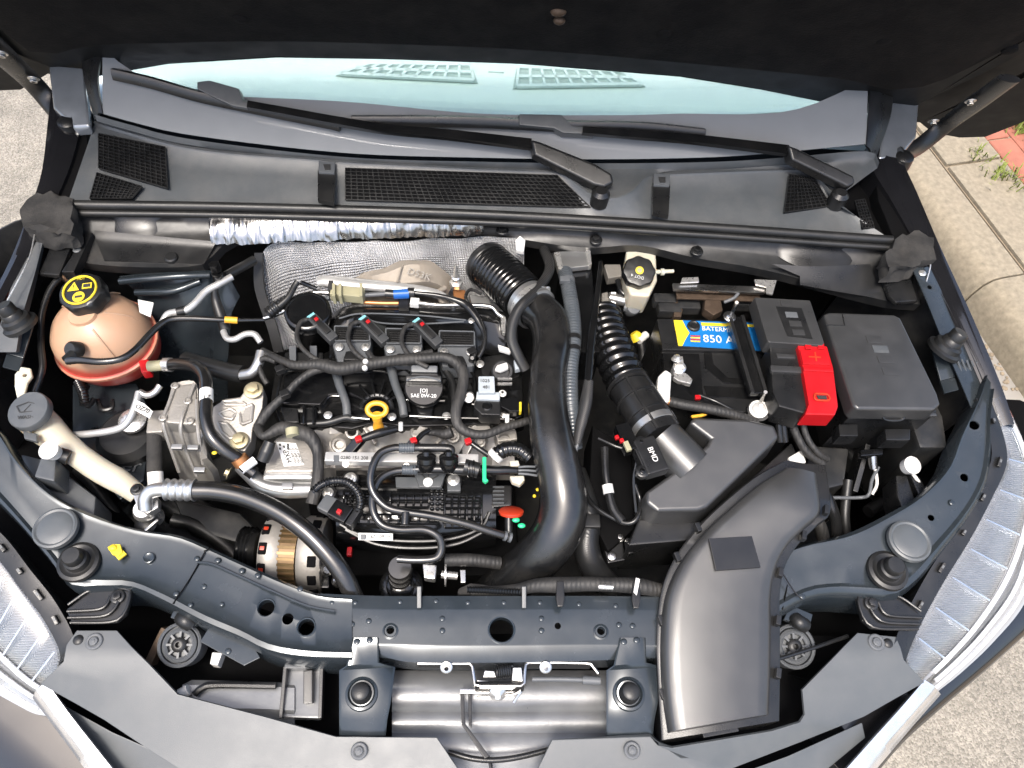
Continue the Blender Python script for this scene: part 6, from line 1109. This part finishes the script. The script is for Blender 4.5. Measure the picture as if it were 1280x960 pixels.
# engine mount: box casting + webbed arm
EM = thing('engine_mount', 'cast aluminium engine mount with webbed arm', 'engine mount', W(255, 560, .62))
g = G(); g.loft(lo([[(214, 486, .858), (222, 478, .865), (245, 479, .865), (247, 520, .86), (247, 560, .84)], [(204, 525, .85), (212, 530, .852), (240, 535, .85), (246, 545, .845), (252, 575, .83)], [(214, 560, .80), (225, 565, .805), (246, 570, .80), (256, 580, .80), (265, 592, .80)], [(228, 610, .72), (238, 610, .72), (252, 610, .72), (262, 610, .72), (272, 610, .72)]]), 20, .01); g.done('box', 'cast', EM)
g = G(); g.px([(215, 482), (245, 478), (247, 532), (206, 528)], .868, .05, 1.02); g.done('box_top', 'cast', EM, .005)
for q in ([(219, 482, .870), (211, 505, .869), (204, 526, .866), (210, 550, .84), (224, 590, .79)], [(243, 480, .870), (236, 500, .869), (226, 530, .868), (230, 555, .84), (246, 595, .79)], [(246, 500, .868), (248, 540, .862), (254, 580, .82)]): g = G(); g.tube(WL_(q), .003, 8, 30); g.done('rib', 'cast', EM)
for x, y in ((219, 483), (235, 502), (204, 523), (238, 527)): g = G(); g.lathe(W(x, y, .869), up, [(.006, -.003), (.006, .003), (.004, .004), (.003, .002)], 16); g.done('boss', 'cast', EM)
for x, y in ((222, 559), (242, 560), (250, 588)): g = G(); g.box(W(x, y, .85), .016, .008, .008); g.done('pad', 'alu', EM, .001)
g = G(); g.px([(186, 513), (206, 512), (203, 540), (182, 541)], .842, .03); g.done('ear', 'cast', EM, .003)
arm = [(266, 508, .862), (282, 498, .866), (300, 496, .87), (310, 482, .872), (322, 478, .872), (330, 486, .87), (328, 510, .864), (316, 535, .858), (314, 552, .852), (306, 564, .85), (292, 562, .85), (276, 545, .855), (264, 530, .86)]
g = G(); g.prism(WL_(arm), .03); wb = g.done('webbed_arm', 'cast', EM, .003)
for q in ([(278, 502), (300, 500), (308, 506), (282, 506)], [(275, 516), (288, 511), (296, 516), (290, 524), (280, 522)], [(300, 512), (316, 506), (314, 526), (302, 530)], [(273, 528), (284, 530), (296, 546), (288, 548), (278, 540)]):
    q = [(x, y, .8665 if y < 512 else .862) for x, y in q]; cx = sum(p[0] for p in q)/len(q); cy = sum(p[1] for p in q)/len(q)
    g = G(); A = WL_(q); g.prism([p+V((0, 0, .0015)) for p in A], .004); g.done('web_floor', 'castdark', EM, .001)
    g = G(); g.tube(A+[A[0]], .0028, 8, 40, smooth=False); g.done('web_rib', 'cast', EM)
bolt(EM, 317, 488, .874, 12, 'brass'); bolt(EM, 299, 551, .858, 12, 'brass'); bolt(EM, 287, 592, .80, 8, 'brass', (-1, .3, .3))
# coolant hose over the mount
CH = thing('coolant_hose', 'black coolant hose with white tag crossing the engine mount', 'hose', W(260, 520, .85))
hose('hose', [(212, 456, .855), (228, 455, .868), (245, 458, .885), (256, 470, .895), (258, 495, .898), (257, 522, .896), (264, 545, .89), (280, 562, .878), (296, 573, .865), (308, 584, .85)], 8, 'hosegl', '', par=CH, seg=18)
hose('tag', [(258, 488, .898), (258, 502, .898)], 8.5, 'label', '', par=CH); text('tag_text', 'LZ', W(259, 496, .9088), (1, 0, 0), (0, 1, 0), .009, 'ink', CH)
g = G(); g.cyl(W(206, 456, .852), W(214, 456, .856), .0115, seg=18); g.done('spring_clip', 'zinc', CH); g = G(); g.cyl(W(298, 572, .868), W(304, 580, .86), .0125, seg=18); g.done('clamp', 'copper', CH)
g = G(); g.bar(W(301, 586, .872), W(318, 573, .872), .007, .005); g.done('clamp_lever', 'label', CH, .001); g = G(); g.bar(W(304, 589, .870), W(321, 577, .870), .005, .005); g.done('clamp_lever', 'label', CH, .001)
hose('hose_end', [(310, 586, .85), (318, 592, .845)], 9, 'hosegl', '', par=CH)
g = G(); g.ball(W(268, 566, .885), .004, .003, .002, 10, 6); g.done('paint_dot', 'yellow', CH)
# ---------------------------------------------------------------- coolant tank
TK = thing('coolant_tank', 'round translucent coolant tank with red coolant', 'coolant tank', W(132, 440, .76))
ct0 = W(130, 421, .845); TS_ = .91; tx = V((.98, -.12, 0)); tz = V((-.06, -.10, 1)).normalized()
def tankpt(a, t, k=1.0): return None
g = G(); x_, y_, z_ = V((1, 0, 0)), V((0, 1, 0)), tz; x_ = (x_-z_*x_.dot(z_)).normalized(); y_ = z_.cross(x_); prev = None
prof = [(.045, -.072), (.070, -.066), (.080, -.05), (.0835, -.030), (.084, -.016), (.087, -.014), (.087, -.008), (.084, -.006), (.083, .010), (.078, .030), (.068, .048), (.052, .062), (.036, .071), (.024, .076), (.022, .082)]
prof = [(a*TS_, b*TS_) for a, b in prof]; g.lathe(ct0, tz, prof, 56, fn=lambda a, h: 1+.03*math.cos(2*a)+.02*math.cos(3*a+1)); TKm = g.done('tank', 'tank', TK)
g = G(); g.lathe(ct0+tz*-.010, tz, [(.0787, -.004), (.082, -.003), (.082, .003), (.0787, .004)], 56, fn=lambda a, h: 1+.03*math.cos(2*a)+.02*math.cos(3*a+1), cap=False); g.done('seam', 'tankrim', TK)
for a0 in (-.9, .2, 1.2, 2.6):   # moulded ribs on the dome
    P = []
    for r, h in ((.034, .0725), (.052, .063), (.068, .0495), (.078, .032)):
        P.append(ct0+(x_*math.cos(a0)*r*1.0+y_*math.sin(a0)*r*1.0+tz*h)*TS_)
    g = G(); g.tube(P, .0014, 6, 20); g.done('moulded_rib', 'tank', TK)
cc = ct0+tz*.078+V((.002, .030, 0)); kx = V((.15, -.3, 1)).normalized(); kx = V((-.10, -.10, 1)).normalized()
g = G(); g.lathe(cc, kx, [(.028, -.010), (.034, -.006), (.0345, .014), (.0325, .019), (.028, .0205), (.001, .021)], 84, fn=lambda a, h: 1+(.035*math.cos(7*a) if h < .019 else 0)); cap = g.done('cap', 'black', TK)
top = cc+kx*.0213; Xk = V((1, .12, 0)); Xk = (Xk-kx*Xk.dot(kx)).normalized(); Yk = kx.cross(Xk)
g = G(); g.tube([top+Xk*math.cos(a)*.0255+Yk*math.sin(a)*.0255 for a in [i*2*math.pi/40 for i in range(41)]], .0018, 6, 80); g.done('cap_ring', 'yellow', cap)
tri = [top+Xk*(-.010+dx)+Yk*(.006+dy)+kx*.0006 for dx, dy in ((-.009, -.006), (.009, -.006), (0, .010))]; g = G(); g.prism(tri, .001, -kx); g.done('cap_symbol', 'yellow', cap)
g = G(); g.box(top+Xk*.011+Yk*.006+kx*.0003, .015, .010, .001, X=Xk, Z=kx); g.done('cap_symbol', 'yellow', cap); g = G(); g.box(top+Xk*.011+Yk*.006+kx*.001, .011, .006, .001, X=Xk, Z=kx); g.done('cap_symbol', 'ink', cap)
g = G(); g.lathe(top-Yk*.013, kx, [(.0095, -.0005), (.0095, .0006), (.001, .0006)], 24); g.done('cap_symbol', 'yellow', cap); g = G(); g.box(top-Yk*.013+kx*.0009, .011, .004, .0008, X=Xk, Z=kx); g.done('cap_symbol', 'ink', cap)
text('cap_text', 'HOT', top+Yk*.021+kx*.0004, Xk, Yk, .006, 'yellow', cap)
text('cap_mark', '!', top-Xk*.010+Yk*.006+kx*.001, Xk, Yk, .010, 'ink', cap)
g = G(); g.px([(172, 374), (192, 378), (188, 396), (174, 390)], .885, .003); g.done('paper_tag', 'label', TK, .001)
g = G(); g.px([(172, 450), (186, 448), (188, 464), (176, 466)], .85, .02); g.done('outlet', 'red', TK, .004)
g = G(); g.cyl(W(186, 458, .85), W(212, 456, .855), .009, seg=14); g.done('outlet_pipe', 'olive', TK)
g = G(); g.lathe(W(93, 437, .902), V((-.3, -.5, .8)), [(.013, -.008), (.013, .006), (.010, .010), (.008, .010)], 18); g.cyl(W(92, 443, .905), W(83, 451, .907), .0085, seg=12); g.done('nipple', 'rubber', TK)
hose('bleed_hose', [(84, 451, .908), (100, 450, .912), (125, 452, .916), (150, 449, .915), (168, 438, .912), (185, 420, .91), (200, 406, .908), (214, 399, .905), (240, 398, .90), (285, 400, .89), (330, 400, .875)], [5, 4.5, 4.2, 4.2, 4.2, 4.2, 4.2, 4, 3.5, 2.6, 2.6], 'hosegl', 'thin black bleed hose crossing the front of the coolant tank', 'hose')
hose('tape_ring', [(281, 399.5, .891), (297, 400.5, .888)], 4.2, 'amber', 'orange tape ring on the thin bleed hose', 'tape ring')
hose('side_cable', [(80, 345, .90), (70, 352, .90), (60, 368, .895), (52, 395, .885), (51, 430, .87), (53, 460, .86), (44, 490, .85)], 4, 'hose', 'black cable running down between wing and coolant tank', 'cable')
g = G(); g.lathe(W(79, 344, .905), (0, -.2, 1), [(.008, -.01), (.008, 0), (.006, .004), (.005, .01)], 14); g.done('cable_stud', 'steel', None, label='bright stud where the wing cable starts', cat='stud')
# AC pipes
AP = thing('refrigerant_pipe', 'bent white metal refrigerant pipe behind the coolant tank', 'pipe', W(260, 370, .86))
hose('pipe', [(203, 404, .89), (210, 393, .895), (222, 390, .90), (232, 388, .903), (243, 380, .906), (258, 364, .908), (274, 355, .91), (290, 346, .91)], 4.6, 'alupipe', '', par=AP)
g = G(); g.cyl(W(222, 390, .903), W(231, 388, .905), .0075, seg=14); g.done('band', 'black', AP)
g = G(); g.cyl(W(272, 352, .905), W(271, 342, .925), .0075, .0085, 14); g.hexa(W(270, 338, .927), (0, .2, 1), .0095, .014); g.done('valve_cap', 'blacks', AP, .001)
hose('branch', [(268, 362, .905), (270, 376, .89), (276, 395, .875), (282, 412, .86)], [4, 6, 7, 7], 'rubber', '', par=AP)
hose('dark_hose', [(282, 345, .905), (300, 335, .90), (318, 325, .895)], 6, 'rubber', 'dark hose leaving the end of the refrigerant pipe', 'hose')
hose('u_pipe', [(279, 414, .865), (284, 423, .865), (294, 424, .868), (306, 418, .872), (318, 418, .875), (326, 428, .87)], 4, 'alupipe', 'small bent silver pipe below the bleed hose', 'pipe')
hose('heater_hose', [(232, 450, .82), (260, 458, .835), (290, 466, .845), (304, 468, .85)], 11, 'rubber', 'thick dark heater hose behind the engine mount', 'hose'); hose('heater_pipe', [(300, 469, .852), (314, 466, .86), (322, 456, .868), (327, 440, .872)], 6.5, 'alu', 'bent silver heater pipe end near the harness', 'pipe')
LP = thing('low_pipe', 'white refrigerant pipe with printed tag beside the engine mount', 'pipe', W(160, 520, .82))
hose('pipe', [(92, 544, .83), (115, 542, .84), (140, 538, .848), (155, 532, .853), (164, 520, .858), (170, 505, .862), (174, 490, .865)], 4.6, 'alupipe', '', par=LP); hose('pipe_end', [(174, 490, .865), (184, 494, .862), (194, 490, .862), (200, 482, .865)], 4.2, 'alu', '', par=LP)
g = G(); g.px([(168, 499), (180, 504), (191, 514), (187, 523), (166, 511)], .873, .002); o = g.done('tag', 'label', LP, .0006); text('tag_text', 'OZ70', W(178, 511, .8742), (1, -.45, 0), (.45, 1, 0), .010, 'ink', o)
# inner wing panel with hooks, visible below the tank
IP = thing('wing_panel', 'dark pressed wing panel with brackets under the coolant tank', 'panel', W(140, 520, .60))
g = G(); g.px([(90, 480), (170, 478), (190, 520), (180, 600), (150, 625), (90, 560)], .76, .02); g.done('plate', 'paint', IP, .004)
for q in ([(110, 482, .80), (104, 495, .80), (110, 508, .80), (118, 498, .80)], [(122, 500, .79), (128, 512, .79), (140, 510, .79), (140, 500, .79)]): g = G(); g.tube(WL_(q), .004, 8, 24); g.done('hook', 'black', IP)
hose('spring_loom', [(98, 478, .82), (104, 492, .82), (106, 506, .815)], 5, 'blacks', '', par=IP, corr=(.005, .0015))
g = G(); g.lathe(W(167, 527, .80), up, [(.022, 0), (.022, .006), (.014, .010), (.010, .010), (.009, .018), (.003, .02)], 24); g.done('mount_nut', 'zinc', IP)
g = G(); g.lathe(W(160, 545, .78), up, [(.045, -.03), (.05, 0), (.04, .012), (.02, .014)], 32); g.done('strut_rubber', 'rubber', IP)
text('stamp', 'er', W(165, 582, .763), (1, -.1, 0), (.1, 1, 0), .035, 'gray', IP)
for x, y, r in ((120, 540, .010), (133, 567, .012), (175, 560, .008)): g = G(); g.lathe(W(x, y, .762), up, [(r, 0), (r, .003), (r*.7, .004), (r*.65, .0), (.001, 0)], 20); g.done('pressed_dot', 'paint', IP)
ST = thing('strut_tower', 'black pressed strut tower wall behind the coolant tank', 'strut tower', W(230, 380, .55))
g = G(); g.loft(lo([[(150, 345, .875), (200, 340, .89), (262, 338, .888), (285, 345, .87), (300, 370, .84)], [(170, 362, .85), (215, 352, .875), (255, 352, .872), (275, 362, .85), (290, 390, .82)], [(200, 430, .76), (230, 430, .78), (255, 430, .78), (270, 440, .76), (285, 450, .74)], [(200, 500, .6), (230, 500, .6), (255, 500, .6), (270, 500, .6), (285, 500, .6)]]), 30, .003); g.done('wall', 'paint', ST)
for q in ([(150, 352, .885), (190, 348, .895), (230, 345, .897), (262, 344, .89)], [(170, 366, .862), (215, 364, .875), (250, 352, .88)]): g = G(); g.tube(WL_(q), .006, 10, 24); g.done('pressed_bead', 'paint', ST)
# washer filler
WF = thing('washer_filler', 'cream washer filler neck with grey cap', 'washer filler', W(80, 570, .70))
hose('neck', [(40, 520, .846), (54, 533, .845), (72, 549, .842), (95, 567, .840), (125, 588, .835), (150, 602, .825), (172, 618, .81)], [22, 21, 17, 15, 15, 15, 12], 'milk', '', par=WF, seg=24, n=60)
wc = W(36, 513, .888); wa = V((-.1, -.1, 1)).normalized(); g = G(); g.lathe(wc, wa, [(.026, -.014), (.0305, -.010), (.0305, .001), (.029, .003), (.001, .004)], 40); o = g.done('cap', 'graypl', WF)
Xw = V((1, .1, 0)); Yw = wa.cross(Xw); tt = wc+wa*.0042
for a, b in (((-.016, .006), (.0, .012)), ((0, .012), (.017, .006)), ((-.016, .006), (-.010, -.004)), ((.017, .006), (.010, -.004)), ((-.010, -.004), (.010, -.004)), ((-.004, -.003), (.004, .008))): g = G(); g.bar(tt+Xw*a[0]+Yw*a[1], tt+Xw*b[0]+Yw*b[1], .0013, .0008, wa); g.done('wiper_symbol', 'ink', o)
text('cap_text', 'WASH', tt-Yw*.013, Xw, Yw, .008, 'ink', o)
g = G(); g.px([(28, 538), (46, 542), (46, 552), (30, 548)], .875, .008); g.done('cap_tab', 'graypl', WF, .002)
g = G(); g.px([(18, 468), (26, 458), (38, 460), (40, 470), (34, 478), (30, 494), (38, 500), (22, 502), (18, 484)], .89, .006); t_ = g.done('bracket_tab', 'milk', WF, .002); holes(t_, [(W(31, 469, .89), up, .0035, .02)], 14)
# lamp adjuster + box
LA = thing('lamp_adjuster', 'black lamp adjuster with white round cap below the washer cap', 'lamp adjuster', W(80, 620, .74))
g = G(); g.lathe(W(62, 563, .885), (-.1, -.15, 1), [(.011, -.014), (.013, -.002), (.0145, .003), (.012, .005), (.009, .003), (.001, .003)], 24); g.done('cap', 'white', LA)
g = G(); g.px([(52, 568), (70, 572), (68, 602), (42, 596)], .872, .05); g.done('body', 'graypl', LA, .004); g = G(); g.cyl(W(74, 568, .865), W(86, 572, .86), .011, seg=16); g.done('collar', 'rubber', LA)
g = G(); g.px([(22, 565), (60, 575), (100, 605), (120, 620), (118, 650), (90, 640), (40, 600)], .825, .07); g.done('shell', 'graypl', LA, .008)
# AC manifold block and big hose
AC = thing('ac_hose', 'fat black air conditioning hose with silver crimp fitting', 'hose', W(320, 650, .78))
g = G(); g.tube(WL_([(182, 636, .835), (182, 624, .845), (188, 615, .852), (200, 612, .855), (215, 612, .856)]), .0105, 18, 30); g.done('elbow', 'alu', AC)
hose('crimp', [(208, 612, .856), (244, 613, .857)], 12, 'alu', '', par=AC, corr=(.012, .0025), seg=20)
hose('hose', [(240, 613, .857), (270, 614, .858), (305, 621, .858), (345, 638, .856), (380, 662, .85), (408, 690, .838), (430, 720, .82), (446, 755, .79)], 12, 'hosegl', '', par=AC, seg=22, n=60)
AF = thing('ac_fitting', 'silver refrigerant union block with black bolt under the filler neck', 'fitting', W(183, 645, .72))
g = G(); g.px([(163, 612), (178, 606), (198, 622), (198, 634), (184, 642), (172, 636)], .835, .016); g.done('block', 'alu', AF, .003); g = G(); g.lathe(W(184, 640, .80), (0, -.1, 1), [(.016, -.03), (.016, 0), (.018, .004), (.018, .010), (.014, .018)], 22); g.done('collar', 'zinc', AF); g = G(); g.lathe(W(182, 655, .78), (0, -.1, 1), [(.017, -.04), (.017, 0), (.012, .004)], 20); g.done('sleeve', 'rubber', AF)
bolt(AF, 171, 612, .852, 8, 'black'); g = G(); g.bar(W(182, 664, .80), W(198, 650, .80), .004, .006); g.done('lever', 'alu', AF, .001)
hose('vertical_hose', [(193, 536, .83), (193, 560, .825), (193, 592, .815)], 9, 'fabric', 'fabric covered vertical hose left of the engine mount', 'hose'); g = G(); g.cyl(W(194, 590, .818), W(195, 612, .808), .0115, seg=18); g.done('hose_ferrule', 'white', None, label='white ferrule at the bottom of the fabric covered hose', cat='ferrule')
# alternator
AL = thing('alternator', 'alternator with cast end frames and copper windings', 'alternator', W(368, 700, .60))
def afr(x0, x1, nm):
    g = G(); c0, c1 = W(x0, 692, .735), W(x1, 693, .735); ax = (c1-c0); L = ax.length; g.lathe(c0, ax, [(.035, 0), (.055, .004), (.060, .012), (.060, L-.008), (.056, L), (.03, L)], 36); o = g.done(nm, 'castlt', AL); c = (c0+c1)/2; x, y, z = frame(ax)
    return c0, c1, x, y, z
c0, c1, x, y, z = afr(330, 358, 'drive_frame')
for k in range(12):
    a = k*math.pi/6+.2; d = x*math.cos(a)+y*math.sin(a); t = -x*math.sin(a)+y*math.cos(a)
    if d.z > -.3:
        g = G(); g.box(c0+(c1-c0)*.35+d*.0595, .012, .018, .006, X=z, Y=t); g.done('vent_slot', 'void', AL, .002); g = G(); g.box(c0+(c1-c0)*.35+d*.0605, .007, .006, .006, X=z, Y=t); g.done('coil_end', 'redo', AL, .001)
g = G(); a0, a1 = W(356, 692, .735), W(378, 693, .735); g.cyl(a0, a1, .055, seg=36); g.done('stator', 'rustdark', AL)
xx, yy, zz = frame(a1-a0)
for k in range(40):
    a = k*math.pi/20; d = xx*math.cos(a)+yy*math.sin(a)
    if d.z > -.2: g = G(); g.bar(a0+d*.0555, a1+d*.0555, .004, .003, d); g.done('lamination', 'copperdark', AL)
c0, c1, x, y, z = afr(376, 408, 'rear_frame')
for k in range(12):
    a = k*math.pi/6; d = x*math.cos(a)+y*math.sin(a); t = -x*math.sin(a)+y*math.cos(a)
    if d.z > -.3: g = G(); g.box(c0+(c1-c0)*.72+d*.0592, .013, .017, .006, X=z, Y=t); g.done('vent_slot', 'void', AL, .002)
g = G(); p0, p1 = W(300, 686, .735), W(330, 688, .735); g.lathe(p0, p1-p0, [(.02, 0), (.034, .001), (.036, .004), (.033, .006), (.036, .009), (.033, .012), (.036, .015), (.033, .018), (.036, .022), (.03, .03)], 32); g.done('pulley', 'blacks', AL)
g = G(); g.px([(395, 690), (410, 694), (412, 735), (398, 735)], .74, .05); g.done('regulator', 'black', AL, .004)
for x_q, y_q in ((404, 684), (408, 712), (424, 726)): g = G(); g.lathe(W(x_q, y_q, .76), (.4, -.3, 1), [(.010, -.01), (.010, .004), (.006, .008)], 14); g.done('stud_nut', 'steel', AL)
g = G(); g.box(W(437, 690, .76), .008, .014, .01); g.done('terminal_cover', 'red', AL, .002)
# accessory brackets in the dark gap left of the alternator
g = G(); g.px([(215, 620), (300, 640), (320, 660), (300, 680), (230, 660)], .66, .05); g.done('compressor_body', 'deep', None, .01, label='dark compressor body low under the fat hose', cat='compressor')
